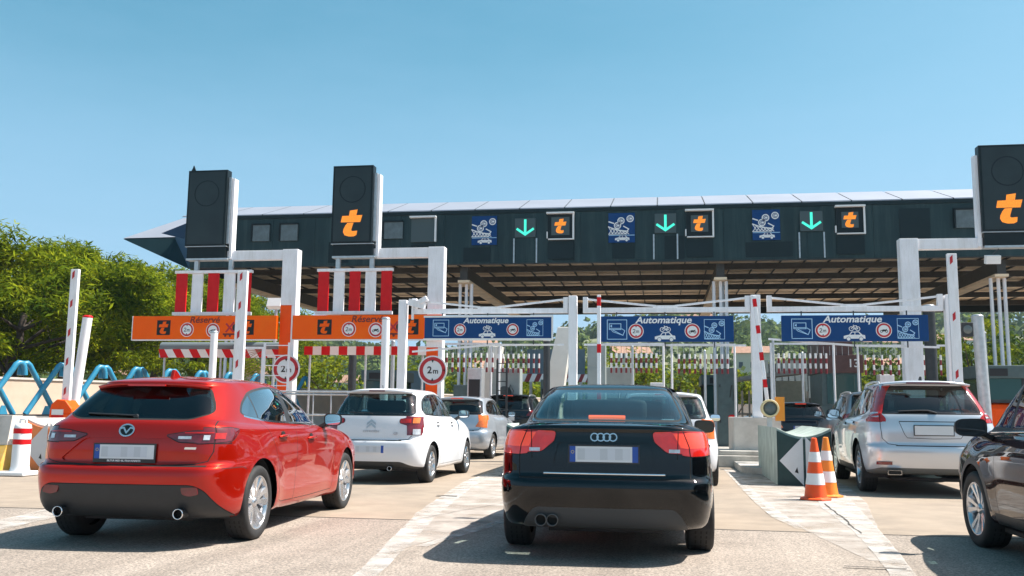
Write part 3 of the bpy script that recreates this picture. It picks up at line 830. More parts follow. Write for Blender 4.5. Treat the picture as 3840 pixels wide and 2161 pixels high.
def red_car():
    sp = RED_CAR
    r = build_car(sp, 'hatchback_car', 'glossy red five door hatchback with silver alloy wheels at the front left', 'car', (-4.42, 7.14), 2.9, 'cars queueing at the toll')
    cabin(sp, r, yfs=1.95, yrs=1.05, dash_y=2.75, zs=.45)
    rear_mirror(r, (0, 2.25, 1.27))
    p, tx, _ = rear_fit(sp, 0, .795)
    pl = plate(r, (0, p.y+.004, .79), .52, .115, 0, 'l', tx*.6, frame=2)
    lettering('dealer_lettering', 'BILTUR MED BIL FRAN KNARTS', .021, SWHITE, pl, (0.0, -.0075, -.0735), bold=.0006, depth=.0008)
    # recess panel behind the plate: a real pressed frame
    def oval(d):
        d.ring(0, 0, .062, .012, ALLOY, 1, 32, .8)
        d.stroke([(-.062, .012), (-.03, .022), (0, -.022), (.03, .022), (.062, .012)], .013, ALLOY, 1)
        d.disc(0, 0, .058, PANELBK, .2, 24, .8)
    rear_emblem(r, sp, 0, .965, oval)
    for s in (1, -1): mirror(r, (s*.955, 2.72, 1.045), s, P_RED, w=.20, h=.135)
    side_handle(r, sp, 1.42, .90, P_RED); side_handle(r, sp, 2.22, .865, P_RED)
    for x in (-.52, .52): exhaust(r, x, .015, .30, .042)
    for s in (1, -1):
        p, tx, ty = rear_fit(sp, s*.60, .475); b = MB()
        b.prism(roundpoly([(-.075, .035), (.06, .04), (.075, -.02), (.0, -.035), (-.06, -.02)] if s > 0 else [(.075, .035), (-.06, .04), (-.075, -.02), (0, -.035), (.06, -.02)], .015), (0, 0, 0), (1, 0, 0), (0, 0, 1), .012, LAMPD)
        o = b.build('rear_reflector', r); o.location = p; o.rotation_euler = (0, 0, ty*.9)
    # tail lamp insides: clear and orange cells
    for s in (1, -1):
        surf_patch(sp, r, s*.45, s*.56, .900, .922, LAMPW, 'lamp_cell', off=.006); surf_patch(sp, r, s*.655, s*.70, .893, .932, LAMPW, 'lamp_cell', off=.006); surf_patch(sp, r, s*.73, s*.79, .90, .95, LAMPR, 'lamp_cell', off=.006); surf_patch(sp, r, s*.50, s*.72, .946, .956, LAMPR, 'lamp_cell', off=.006)
    # spoiler lip with brake lamp
    b = MB(); n = 18
    prof = []
    for i in range(n+1):
        u = -1+2*i/n; x = .515*u; y = .385+.11*abs(u)**3; prof.append((x, y, 1.372-.03*abs(u)**3))
    top = [(x*.96, y+.30, z+.022+.014*(1-abs(x/.515)**2)) for x, y, z in prof]; lip = prof; und = [(x, y+.03, z-.032) for x, y, z in prof]; und2 = [(x, y+.22, z-.03) for x, y, z in prof]
    vs = top+lip+und+und2; k = n+1
    fs = [(j*k+i, j*k+i+1, (j+1)*k+i+1, (j+1)*k+i) for j in range(3) for i in range(n)]
    b.add(vs, [f[::-1] for f in fs], P_RED, True); b.build('roof_spoiler', r)
    b = MB(); b.box(-.17, .17, .372, .40, 1.343, 1.357, LAMPLIT)
    b.build('high_brake_lamp', r)
    # shark fin aerial
    b = MB(); b.prism([(.0, .0), (.19, .0), (.06, .075), (.03, .078)], (.018, .75, 1.425), (0, 1, 0), (0, 0, 1), .036, P_RED); b.build('roof_aerial', r, bevel=.01)
    # rear wiper
    b = MB(); pts = []
    for x in (0.02, -.14, -.30, -.42):
        h = sp['_surf'](x, 1.09+.03*(-x))
        if h[0]: pts.append((x, h[0].y-.014, 1.09+.03*(-x)))
    b.tube(pts, .008, BLACKPL, 6); b.cyl((0.02, pts[0][1]-.005, 1.08), (0.02, pts[0][1]+.03, 1.08), .02, BLACKPL, n=10); b.build('rear_wiper', r)
    h = sp['_surf'](.56, .825); b = MB(); b.prism([(-.05, -.009), (.045, -.009), (.05, .009), (-.045, .009)], (.56, h[0].y-.001, .825), (1, .12, 0), (0, 0, 1), .004, CHROME); b.build('trim_badge', r)
    return r
# ---------------------------------------------------------------- black saloon
P_BLACK = paint('lacquer_black', (.002, .003, .004), 0., .3)
P_WHITE = paint('lacquer_white', (.74, .75, .78), 0., .35)
P_SILV = paint('lacquer_silver', (.64, .66, .70), .45, .3)
P_SILVB = paint('lacquer_silver_blue', (.44, .48, .54), .55, .3)
P_GREY = paint('lacquer_grey', (.30, .33, .37), .6, .3)
P_DARKB = paint('lacquer_night_blue', (.006, .010, .016), .2, .3)
P_PLUM = paint('lacquer_plum', (.030, .009, .009), .15, .3)
def bodyfill(G, P, m, view='side', **k): G.append(dict(n='body', v=view, p=P, m=m, one=True, **k))
def sedan_spec(p):
    G = []
    sp = dict(L=4.586, W=.886, ya=1.03, yb=3.68, wr=.322, ar=.37, tw=.225, inset=.0, paint=p, flare=.02, wheel=dict(n=7, sw=.052, rr=.70),
      rings=[
       [dict(yr=.32, yf=4.30, W=.74, zr=.25, zm=.20, zf=.20, n=2), dict(yr=.12, yf=4.48, W=.835, zr=.285, zm=.215, zf=.22, n=3), dict(yr=.03, yf=4.56, W=.875, zr=.42, zm=.36, zf=.36, n=4),
        dict(yr=.0, yf=4.586, W=.886, zr=.57, zm=.52, zf=.50, n=3), dict(yr=.012, yf=4.58, W=.886, zr=.635, zm=.62, zf=.58)],
       [dict(yr=.012, yf=4.58, W=.886, zr=.635, zm=.62, zf=.58, n=2), dict(yr=.045, yf=4.57, W=.884, zr=.655, zm=.66, zf=.62)],
       [dict(yr=.045, yf=4.57, W=.884, zr=.655, zm=.66, zf=.62, n=5), dict(yr=.055, yf=4.53, W=.878, zr=.86, zm=.82, zf=.70, n=4), dict(yr=.075, yf=4.46, W=.862, zr=1.0, zm=.91, zf=.74, n=2, rcx=.36, rcl=.36), dict(yr=.07, yf=4.42, W=.845, zr=1.055, zm=.935, zf=.75, rcx=.4, rcl=.42)],
       [dict(yr=.07, yf=4.42, W=.845, zr=1.055, zm=.935, zf=.75, n=4, rcx=.4, rcl=.42), dict(yr=.34, yf=3.85, W=.82, zr=1.115, zm=.95, zf=.84, n=5, cr=.012, rcx=.34, rcl=.5), dict(yr=.60, yf=3.30, W=.785, zr=1.175, zm=.975, zf=.97, n=3, rcl=.5, rcx=.24, fcl=.5),
        dict(yr=.82, yf=3.0, W=.745, zr=1.29, zm=1.11, zf=1.12, n=5, rcl=.5, rcx=.24, fcl=.42, fcx=.28), dict(yr=1.10, yf=2.68, W=.688, zr=1.42, zm=1.25, zf=1.25, n=5, rcl=.45, rcx=.24, fcl=.36, fcx=.28),
        dict(yr=1.38, yf=2.42, W=.625, zr=1.44, zm=1.355, zf=1.36, n=4, rcl=.4, rcx=.24, fcl=.32), dict(yr=1.50, yf=2.30, W=.565, zr=1.44, zm=1.395, zf=1.39, n=3, rcl=.34, rcx=.22),
        dict(yr=1.62, yf=2.24, W=.40, zr=1.44, zm=1.418, zf=1.41, n=3), dict(yr=1.8, yf=2.22, W=.2, zr=1.44, zm=1.428, zf=1.43, n=2), dict(yr=2.0, yf=2.2, W=.01, zr=1.44, zm=1.43, zf=1.43)],
      ], regions=G)
    G.append(dict(n='rear_window', v='rear', p=roundpoly([(-.635, 1.10), (.635, 1.10), (.535, 1.365), (-.535, 1.365)], .06), m=GLASSC, z0=1.07, seam=.014))
    l = [(.375, 1.015), (.40, .94), (.47, .83), (.60, .825), (.95, .82), (.95, .97), (.80, 1.015), (.62, 1.02)]
    G.append(dict(n='tail_lamp', v='rear', p=roundpoly([(.375, 1.01, .03), (.39, .935, .02), (.49, .85, .03), (.99, .83), (.99, 1.005), (.62, 1.018)], .02), mir=True, m=LAMPLIT, join='tl', lr=True, z0=.8, z1=1.05, off=.002, pred=lambda n, c: n.z < .75, seam=.006))
    G.append(dict(n='tail_lamp', v='side', p=roundpoly([(.08, .825), (.34, .835), (.42, .94), (.28, 1.0), (.05, 1.01)], .03), m=LAMPLIT, join='tl', lr=True, off=.002, seam=.006))
    G.append(dict(n='lamp_cell', v='rear', p=roundpoly([(.585, .895), (.99, .885), (.99, 1.0), (.62, 1.008)], .03), mir=True, m=LAMPLITO, join='tc', lr=True, z0=.8, z1=1.05, off=.003, pred=lambda n, c: n.z < .75))
    G.append(dict(n='lamp_cell', v='side', p=roundpoly([(.08, .885), (.25, .89), (.30, .94), (.22, .99), (.05, 1.0)], .03), m=LAMPLITO, join='tc', lr=True, off=.003))
    bodyfill(G, [q for a in [strip([(.565, .80), (.575, 1.03)], .007)] for q in a], GAP, 'rear', mir=True, z0=.8, z1=1.03)
    G.append(dict(n='body', v='rear', p=roundpoly([(-.36, .925), (.36, .925), (.40, .735), (-.40, .735)], .04), m=p, recess=.018, z0=.72, z1=.94))
    G.append(dict(n='rear_valance', v='rear', p=roundpoly([(-.66, .24), (.66, .24), (.60, .36), (.54, .425), (-.54, .425), (-.60, .36)], .05), m=mat('valance_grey', (.05, .055, .06), .5, spec=.3), z1=.6))
    win = roundpoly([(.86, 1.07), (1.05, 1.17, .1), (1.40, 1.315, .15), (1.9, 1.345, .2), (2.35, 1.30, .2), (3.0, 1.03), (2.95, 1.0), (1.8, .995, .2)], .05)
    bodyfill(G, [roundpoly([(.82, 1.055), (1.02, 1.185, .1), (1.38, 1.335, .15), (1.9, 1.365, .2), (2.38, 1.315, .2), (3.06, 1.02), (3.0, .98), (1.8, .975, .2)], .05)], BLACKPL)
    G.append(dict(n='rear_door_window', v='side', p=clip_poly(win, .8, 1.82), m=GLASSD))
    G.append(dict(n='front_door_window', v='side', p=clip_poly(win, 1.92, 3.0), m=GLASSD))
    G.append(dict(n='windscreen', v='front', p=roundpoly([(-.66, 1.01), (.66, 1.01), (.52, 1.36), (-.52, 1.36)], .06), m=GLASSC, z0=.97))
    lines = [strip([(1.14, 1.03), (1.25, .92), (1.34, .72), (1.42, .5), (1.52, .30)]), strip([(1.87, .98), (1.86, .7), (1.84, .29)]), strip([(3.02, .96), (3.08, .7), (3.06, .3)]), strip([(1.52, .3), (3.06, .3)])]
    bodyfill(G, [q for a in lines for q in a], GAP)
    tg = [strip([(.665, .66), (.665, .82), (.655, .90), (.60, 1.045)], .008), strip([(-.665, .648), (0, .648), (.665, .648)], .012)]
    bodyfill(G, [q for a in tg for q in a], GAP, 'rear', mir=True, z0=.63, z1=1.06)
    return sp
def black_car():
    sp = sedan_spec(P_BLACK)
    r = build_car(sp, 'saloon_car', 'glossy black saloon seen squarely from behind with its brake lamps lit', 'car', (-.46, 7.30), 1.1, 'cars queueing at the toll')
    cabin(sp, r, yfs=2.2, yrs=1.25, dash_y=3.0, zs=.46, xs=.36)
    rear_mirror(r, (.05, 2.55, 1.27))
    b = MB(); b.box(-.66, .66, .72, 1.12, 1.03, 1.05, DARKIN); b.build('parcel_shelf', r)  # shelf added to stop sunlight coming through the rear window
    p, tx, _ = rear_fit(sp, 0, .835)
    d = MB(); 
    plate(r, (0, p.y+.006, .835), .53, .12, 0, 'b', 0, frame=1)
    def rings4(d):
        for i in range(4): d.ring(-.072+.048*i, 0, .029, .009, ALLOY, 1+.2*(i % 2), 24)
    rear_emblem(r, sp, 0, .965, rings4)
    b = MB(); pts = []
    for i in range(13):
        x = -.47+.94*i/12; h = sp['_surf'](x, .685); pts.append((x, h[0].y-.004, .685))
    b.tube(pts, .009, CHROME, 8); b.build('chrome_strip', r)
    for s in (1, -1):
        mirror(r, (s*.95, 2.95, 1.02), s, P_BLACK, w=.21, h=.135, gm=mat('mirror_dark', (.06, .065, .07), .05, .6) if 'mirror_dark' not in MATS else MATS['mirror_dark'])  # dark mirror colour imitates what the glass would reflect
        # amber inner band, pale reversing cell
        for x0, x1, z0, z1, m, nm in ((.50, .585, .852, .878, LAMPW, 'lamp_cell'), (.388, .395, 0, 0, GAP, None)):
            if not nm: continue
            b = MB(); n = 8; vs = []
            for k in range(n+1):
                x = x0+(x1-x0)*k/n
                for z in (z0, z1):
                    h = sp['_surf'](s*x, z); vs.append(h[0]+h[1]*.014)
            b.add(vs, [((2*k, 2*k+2, 2*k+3, 2*k+1) if s > 0 else (2*k, 2*k+1, 2*k+3, 2*k+2)) for k in range(n)], m, True); b.build('lamp_cell', r)
    side_handle(r, sp, 1.55, .86, P_BLACK); side_handle(r, sp, 2.55, .84, P_BLACK)
    b = MB()
    for x in (-.49, -.40):
        b.lathe([(.040, .2), (.040, 0), (.046, -.003), (.046, .2)], mat('soot_steel', (.12, .12, .12), .45, .6) if 'soot_steel' not in MATS else MATS['soot_steel'], (x, .04, .325), 'y', 18); b.lathe([(0, .04), (.04, .04)], GAP, (x, .04, .325), 'y', 14)
    b.build('exhaust_tip', r)
    b = MB(); b.prism(roundpoly([(-.155, -.018), (.155, -.018), (.155, .018), (-.155, .018)], .008), (0, .70, 1.115), (1, 0, 0), (0, .12, 1), .02, mat('brake_lamp_lit', (.7, .1, .06), .3, emit=(1, .22, .12), estr=.5)); b.build('high_brake_lamp', r)
    return r
# ---------------------------------------------------------------- small hatchback
def compact_spec(p, lamp='tall', gl=None, bumper=True):
    G = []
    sp = dict(L=3.94, W=.862, ya=.68, yb=3.146, wr=.30, ar=.345, tw=.195, inset=.015, paint=p, flare=.025, wheel=dict(n=7, sw=.05, rr=.68),
      rings=[
       [dict(yr=.28, yf=3.70, W=.70, zr=.24, zm=.19, zf=.20, n=2), dict(yr=.09, yf=3.85, W=.81, zr=.26, zm=.21, zf=.22, n=3), dict(yr=.02, yf=3.92, W=.845, zr=.38, zm=.35, zf=.35, n=4),
        dict(yr=.0, yf=3.94, W=.862, zr=.55, zm=.52, zf=.50, n=3), dict(yr=.015, yf=3.93, W=.862, zr=.67, zm=.64, zf=.60)],
       [dict(yr=.015, yf=3.93, W=.862, zr=.67, zm=.64, zf=.60, n=2), dict(yr=.055, yf=3.93, W=.86, zr=.69, zm=.68, zf=.63)],
       [dict(yr=.055, yf=3.93, W=.86, zr=.69, zm=.68, zf=.63, n=5), dict(yr=.07, yf=3.90, W=.852, zr=.90, zm=.86, zf=.72, n=4), dict(yr=.11, yf=3.80, W=.825, zr=1.06, zm=.96, zf=.78, n=6, cr=.02),
        dict(yr=.14, yf=3.35, W=.80, zr=1.10, zm=1.0, zf=.93, n=5, cr=.02, rcl=.3, rcx=.24), dict(yr=.17, yf=2.85, W=.775, zr=1.12, zm=1.03, zf=1.08, n=3, rcl=.36, rcx=.22, fcl=.5),
        dict(yr=.23, yf=2.60, W=.745, zr=1.21, zm=1.17, zf=1.25, n=5, rcl=.42, rcx=.20, fcl=.45, fcx=.30), dict(yr=.32, yf=2.32, W=.695, zr=1.33, zm=1.33, zf=1.42, n=5, rcl=.44, rcx=.20, fcl=.36, fcx=.28),
        dict(yr=.40, yf=2.08, W=.635, zr=1.42, zm=1.445, zf=1.48, n=4, rcl=.4, rcx=.2, fcl=.32), dict(yr=.42, yf=1.95, W=.575, zr=1.45, zm=1.485, zf=1.49, n=4, rcl=.34, rcx=.22),
        dict(yr=.55, yf=1.82, W=.40, zr=1.475, zm=1.51, zf=1.50, n=3), dict(yr=.8, yf=1.7, W=.2, zr=1.50, zm=1.52, zf=1.51, n=2), dict(yr=1.1, yf=1.5, W=.01, zr=1.52, zm=1.524, zf=1.52)],
      ], regions=G)
    G.append(dict(n='rear_window', v='rear', p=roundpoly([(-.66, 1.075), (.66, 1.075), (.575, 1.405), (-.575, 1.405)], .06), m=gl or GLASSM, z0=1.04, seam=.012))
    if lamp == 'tall':
        G.append(dict(n='tail_lamp', v='rear', p=roundpoly([(.45, 1.015), (.45, .95), (.60, .91, .05), (.66, .77), (.95, .76), (.95, 1.06), (.62, 1.05)], .03), mir=True, m=LAMPD, join='tl', lr=True, z0=.7, z1=1.1, off=.004, pred=lambda n, c: abs(n.x) < .93))
        G.append(dict(n='tail_lamp', v='side', p=roundpoly([(.05, .76), (.27, .79), (.30, .95), (.27, 1.05), (.05, 1.07)], .03), m=LAMPD, join='tl', lr=True, off=.004))
    else:
        G.append(dict(n='tail_lamp', v='rear', p=roundpoly([(.52, .78), (.95, .74), (.95, 1.03), (.70, 1.06)], .03), mir=True, m=LAMPO, join='tl', lr=True, z0=.7, z1=1.1, off=.004, pred=lambda n, c: abs(n.x) < .93))
        G.append(dict(n='tail_lamp', v='side', p=roundpoly([(.05, .76), (.24, .80), (.34, 1.05), (.05, 1.07)], .03), m=LAMPO, join='tl', lr=True, off=.004))
    if bumper: G.append(dict(n='lower_bumper', v='rear', p=roundpoly([(-.86, .2), (.86, .2), (.84, .26), (.66, .29), (.50, .355), (-.50, .355), (-.66, .29), (-.84, .26)], .05), m=BLACKPL, z1=.5))
    win = roundpoly([(.50, 1.16), (.62, 1.30, .1), (.95, 1.40, .15), (1.5, 1.42, .2), (2.0, 1.37, .2), (2.66, 1.09), (2.6, 1.06), (1.2, 1.07, .2), (.60, 1.10)], .05)
    bodyfill(G, [roundpoly([(.47, 1.16), (.60, 1.32, .1), (.94, 1.42, .15), (1.5, 1.44, .2), (2.02, 1.385, .2), (2.72, 1.08), (2.64, 1.045), (1.2, 1.055, .2), (.58, 1.08)], .05)], BLACKPL)
    G.append(dict(n='quarter_window', v='side', p=clip_poly(win, .4, .72), m=gl or GLASSM))
    G.append(dict(n='rear_door_window', v='side', p=clip_poly(win, .74, 1.44), m=gl or GLASSM))
    G.append(dict(n='front_door_window', v='side', p=clip_poly(win, 1.54, 2.8), m=GLASSC))
    G.append(dict(n='windscreen', v='front', p=roundpoly([(-.66, 1.08), (.66, 1.08), (.53, 1.44), (-.53, 1.44)], .06), m=GLASSC, z0=1.03))
    lines = [strip([(.80, 1.07), (.86, .96), (.98, .78), (1.04, .5), (1.12, .27)]), strip([(1.49, 1.05), (1.47, .7), (1.42, .26)]), strip([(2.66, 1.03), (2.72, .7), (2.70, .27)]), strip([(1.12, .27), (2.70, .27)])]
    bodyfill(G, [q for a in lines for q in a], GAP)
    bodyfill(G, [q for a in [strip([(.45, .69), (.60, .70), (.655, .76)], .01), strip([(-.5, .682), (.5, .682)], .014)] for q in a], GAP, 'rear', mir=True, z0=.66, z1=.8)
    return sp
def surf_patch(sp, root, x0, x1, z0, z1, m, name, n=8, off=.014):
    b = MB(); vs = []
    for k in range(n+1):
        x = x0+(x1-x0)*k/n
        for z in (z0, z1):
            h = sp['_surf'](x, z)
            if h[0] is None: return
            vs.append(h[0]+h[1]*off)
    b.add(vs, [((2*k, 2*k+2, 2*k+3, 2*k+1) if x1 > x0 else (2*k, 2*k+1, 2*k+3, 2*k+2)) for k in range(n)], m, True); return b.build(name, root)
def spoiler(root, w, y, z, m, L=.30, tail=.14, drop=.03, lit=True, lw=.13):
    b = MB(); n = 14; P = []
    for i in range(n+1):
        u = -1+2*i/n; P.append((w*u, y+.10*abs(u)**3, z-drop*abs(u)**3))
    top = [(x*.97, q+L, v+.03) for x, q, v in P]; und = [(x, q+.02, v-.03) for x, q, v in P]; un2 = [(x, q+.16, v-.03) for x, q, v in P]
    vs = top+P+und+un2; k = n+1
    b.add(vs, [(j*k+i, (j+1)*k+i, (j+1)*k+i+1, j*k+i+1) for j in range(3) for i in range(n)], m, True); b.build('roof_spoiler', root)
    b = MB(); b.box(-lw, lw, y-.012, y+.02, z-.026, z-.004, LAMPLITO if lit else LAMPD); b.build('high_brake_lamp', root)
def white_car():
    sp = compact_spec(P_WHITE, 'tall')
    r = build_car(sp, 'hatchback_car', 'white five door hatchback with red and amber tail lamps between red and silver cars', 'car', (-4.56, 14.22), -1.2, 'cars queueing at the toll')
    cabin(sp, r, yfs=1.7, yrs=.9, dash_y=2.45, zs=.50, xs=.35); rear_mirror(r, (0, 2.05, 1.38))
    p, tx, _ = rear_fit(sp, 0, .545); plate(r, (-.02, p.y-.01, .545), .52, .115, 0, 'r', 0, frame=0)
    def chev(d):
        for k in (0, 1): d.poly([(-.075, -.055+.055*k), (0, .0+.055*k), (.075, -.055+.055*k), (.075, -.02+.055*k), (0, .04+.055*k), (-.075, -.02+.055*k)], GREYST, 1)
    rear_emblem(r, sp, 0, .915, chev)
    h = sp['_surf'](0, .82); lettering('badge_lettering', 'CITROËN', .042, GREYST, r, (0, h[0].y-.004, .82), bold=.001, sx=1.5)
    lettering('badge_lettering', 'C3', .055, GREYST, r, (.40, sp['_surf'](.40, .79)[0].y-.006, .79), (PI/2, 0, .1), bold=.001)
    for s in (1, -1):
        surf_patch(sp, r, s*.655, s*.74, .95, 1.035, LAMPO, 'lamp_cell'); surf_patch(sp, r, s*.47, s*.63, .955, 1.02, LAMPR, 'lamp_cell'); surf_patch(sp, r, s*.665, s*.76, .775, .86, LAMPW, 'lamp_cell')
        mirror(r, (s*.93, 2.45, 1.10), s, BLACKPL, w=.21, h=.15)
    side_handle(r, sp, 1.05, .93, P_WHITE, .17); side_handle(r, sp, 1.95, .92, P_WHITE, .17)
    exhaust(r, .33, .02, .25, .035); spoiler(r, .55, .30, 1.475, P_WHITE, lit=False)
    b = MB(); pts = []
    for x in (.0, -.2, -.4): pts.append((x, sp['_surf'](x, 1.10+.04*-x)[0].y-.012, 1.10+.04*-x))
    b.tube(pts, .009, BLACKPL, 6); b.build('rear_wiper', r)
    b = MB(); b.tube([(0, .62, 1.48), (0, .58, 1.555)], .006, BLACKPL, 6); b.build('roof_aerial', r)
    # patterned child sunshade behind the rear door glass
    b = MB(); b.prism(roundpoly([(.80, 1.10), (1.40, 1.10), (1.36, 1.37), (.95, 1.36)], .05), (.66, 0, 0), (0, 1, 0), (-.25, 0, 1), .006, mat('pastel_sunshade', (.75, .62, .62), .8, var=.35, scale=5, dirt=(.62, .74, .85), dscale=4, damt=.8)); o = b.build('sunshade', r); o.location.x = .25
    return r
# ---------------------------------------------------------------- tall estate / suv
def suv_spec(p, gl=None, lamp='pillar', fw=0.):
    G = []
    sp = dict(L=4.64, W=.945, ya=.93, yb=3.704, wr=.365, ar=.43, tw=.235, inset=.02, paint=p, flare=.025, wheel=dict(n=5, twin=.22, sw=.046, rr=.69),
      rings=[
       [dict(yr=.34, yf=4.40, W=.76, zr=.32, zm=.26, zf=.26, n=2), dict(yr=.12, yf=4.55, W=.88, zr=.34, zm=.28, zf=.28, n=3), dict(yr=.04, yf=4.62, W=.925, zr=.46, zm=.42, zf=.42, n=3),
        dict(yr=.0, yf=4.64, W=.94, zr=.62, zm=.58, zf=.55, n=3), dict(yr=.01, yf=4.635, W=.945, zr=.72, zm=.70, zf=.65)],
       [dict(yr=.01, yf=4.635, W=.945, zr=.72, zm=.70, zf=.65, n=2), dict(yr=.055, yf=4.63, W=.943, zr=.745, zm=.74, zf=.70)],
       [dict(yr=.055, yf=4.63, W=.943, zr=.745, zm=.74, zf=.70, n=5), dict(yr=.055, yf=4.58, W=.94, zr=.95, zm=.90, zf=.82, n=4), dict(yr=.09, yf=4.46, W=.915, zr=1.10, zm=1.03, zf=.90, n=6, cr=.02),
        dict(yr=.12, yf=3.95, W=.88, zr=1.18, zm=1.08, zf=1.02, n=5, cr=.02, rcl=.32, rcx=.2), dict(yr=.15, yf=3.35, W=.85, zr=1.23, zm=1.12, zf=1.12, n=3, rcl=.36, rcx=.18, fcl=.5),
        dict(yr=.22, yf=3.05, W=.81, zr=1.33, zm=1.27, zf=1.3, n=5, rcl=.42, rcx=.17, fcl=.45, fcx=.30), dict(yr=.34, yf=2.70, W=.75, zr=1.47, zm=1.44, zf=1.5, n=5, rcl=.42, rcx=.17, fcl=.36, fcx=.28),
        dict(yr=.44, yf=2.40, W=.685, zr=1.58, zm=1.58, zf=1.62, n=4, rcl=.36, rcx=.18, fcl=.32), dict(yr=.45, yf=2.25, W=.625, zr=1.62, zm=1.645, zf=1.65, n=4, rcl=.3, rcx=.2),
        dict(yr=.60, yf=2.1, W=.42, zr=1.66, zm=1.69, zf=1.68, n=3), dict(yr=.9, yf=1.95, W=.2, zr=1.69, zm=1.71, zf=1.70, n=2), dict(yr=1.3, yf=1.8, W=.01, zr=1.71, zm=1.713, zf=1.71)],
      ], regions=G)
    G.append(dict(n='rear_window', v='rear', p=roundpoly([(-.69, 1.19), (.69, 1.19), (.645, 1.40, .1), (.59, 1.59), (-.59, 1.59), (-.645, 1.40, .1)], .04), m=gl or GLASSM, z0=1.16, seam=.012))
    if lamp == 'pillar':
        G.append(dict(n='tail_lamp', v='rear', p=roundpoly([(.70, 1.08), (.98, 1.06), (.98, 1.20), (.86, 1.29, .04), (.80, 1.40), (.70, 1.605), (.612, 1.605), (.668, 1.40, .1), (.708, 1.19)], .02), mir=True, m=LAMPR, join='tl', lr=True, z0=1.0, off=.006))
        G.append(dict(n='tail_lamp', v='side', p=roundpoly([(.03, 1.06), (.42, 1.07), (.33, 1.19, .06), (.29, 1.28, .04), (.42, 1.40), (.60, 1.605), (.34, 1.61), (.1, 1.3)], .02), m=LAMPR, join='tl', lr=True, off=.006))
    else:
        G.append(dict(n='tail_lamp', v='rear', p=roundpoly([(.60, 1.02), (.98, 1.0), (.98, 1.2), (.72, 1.18)], .03), mir=True, m=LAMPD, join='tl', lr=True, z0=.9, off=.006, pred=lambda n, c: abs(n.x) < .9))
        G.append(dict(n='tail_lamp', v='side', p=roundpoly([(.05, 1.0), (.36, 1.03), (.40, 1.18), (.05, 1.2)], .03), m=LAMPD, join='tl', lr=True, off=.006))
    G.append(dict(n='lower_bumper', v='rear', p=roundpoly([(-.95, .28), (.95, .28), (.92, .34), (.74, .41), (-.74, .41), (-.92, .34)], .05), m=mat('skid_grey', (.12, .125, .125), .45) if 'skid_grey' not in MATS else MATS['skid_grey'], z1=.6))
    win = roundpoly([(.60, 1.36, .08), (.85, 1.52, .1), (1.3, 1.57, .15), (1.9, 1.56, .2), (2.4+fw*.6, 1.47, .2), (3.12+fw, 1.18), (3.05+fw, 1.13), (1.4, 1.155, .2), (.80, 1.20, .1), (.62, 1.26, .06)], .05)
    bodyfill(G, [roundpoly([(.58, 1.36, .08), (.84, 1.54, .1), (1.3, 1.59, .15), (1.9, 1.58, .2), (2.42+fw*.6, 1.485, .2), (3.20+fw, 1.17), (3.10+fw, 1.11), (1.4, 1.135, .2), (.79, 1.18, .1), (.60, 1.25, .06)], .05)], BLACKPL)
    G.append(dict(n='quarter_window', v='side', p=clip_poly(win, .5, .98), m=gl or GLASSM))
    G.append(dict(n='rear_door_window', v='side', p=clip_poly(win, 1.02, 1.80), m=gl or GLASSM))
    G.append(dict(n='front_door_window', v='side', p=clip_poly(win, 1.90, 2.36+fw) if fw else clip_poly(win, 1.9, 3.2), m=GLASSM))
    G.append(dict(n='windscreen', v='front', p=roundpoly([(-.74, 1.16), (.74, 1.16), (.57, 1.59), (-.57, 1.59)], .06), m=GLASSC, z0=1.1))
    lines = [strip([(1.04, 1.16), (1.12, 1.0), (1.28, .85), (1.36, .55), (1.42, .36)]), strip([(1.85, 1.13), (1.84, .8), (1.80, .36)]), strip([(3.06, 1.1), (3.12, .8), (3.08, .36)]), strip([(1.42, .36), (3.08, .36)])]
    bodyfill(G, [q for a in lines for q in a], GAP)
    bodyfill(G, [[(1.40, .38), (3.18, .38), (3.2, .24), (1.38, .24)]], BLACKPL)
    tg = [strip([(.50, .735), (.62, .75), (.70, .83), (.715, 1.0), (.71, 1.19)], .009), strip([(-.52, .728), (.52, .728)], .014), strip([(.46, 1.07), (.40, .90), (.36, .84), (0, .83)], .008), strip([(-.46, 1.075), (.46, 1.075)], .012)]
    bodyfill(G, [q for a in tg for q in a], GAP, 'rear', mir=True, z0=.7, z1=1.2)
    return sp
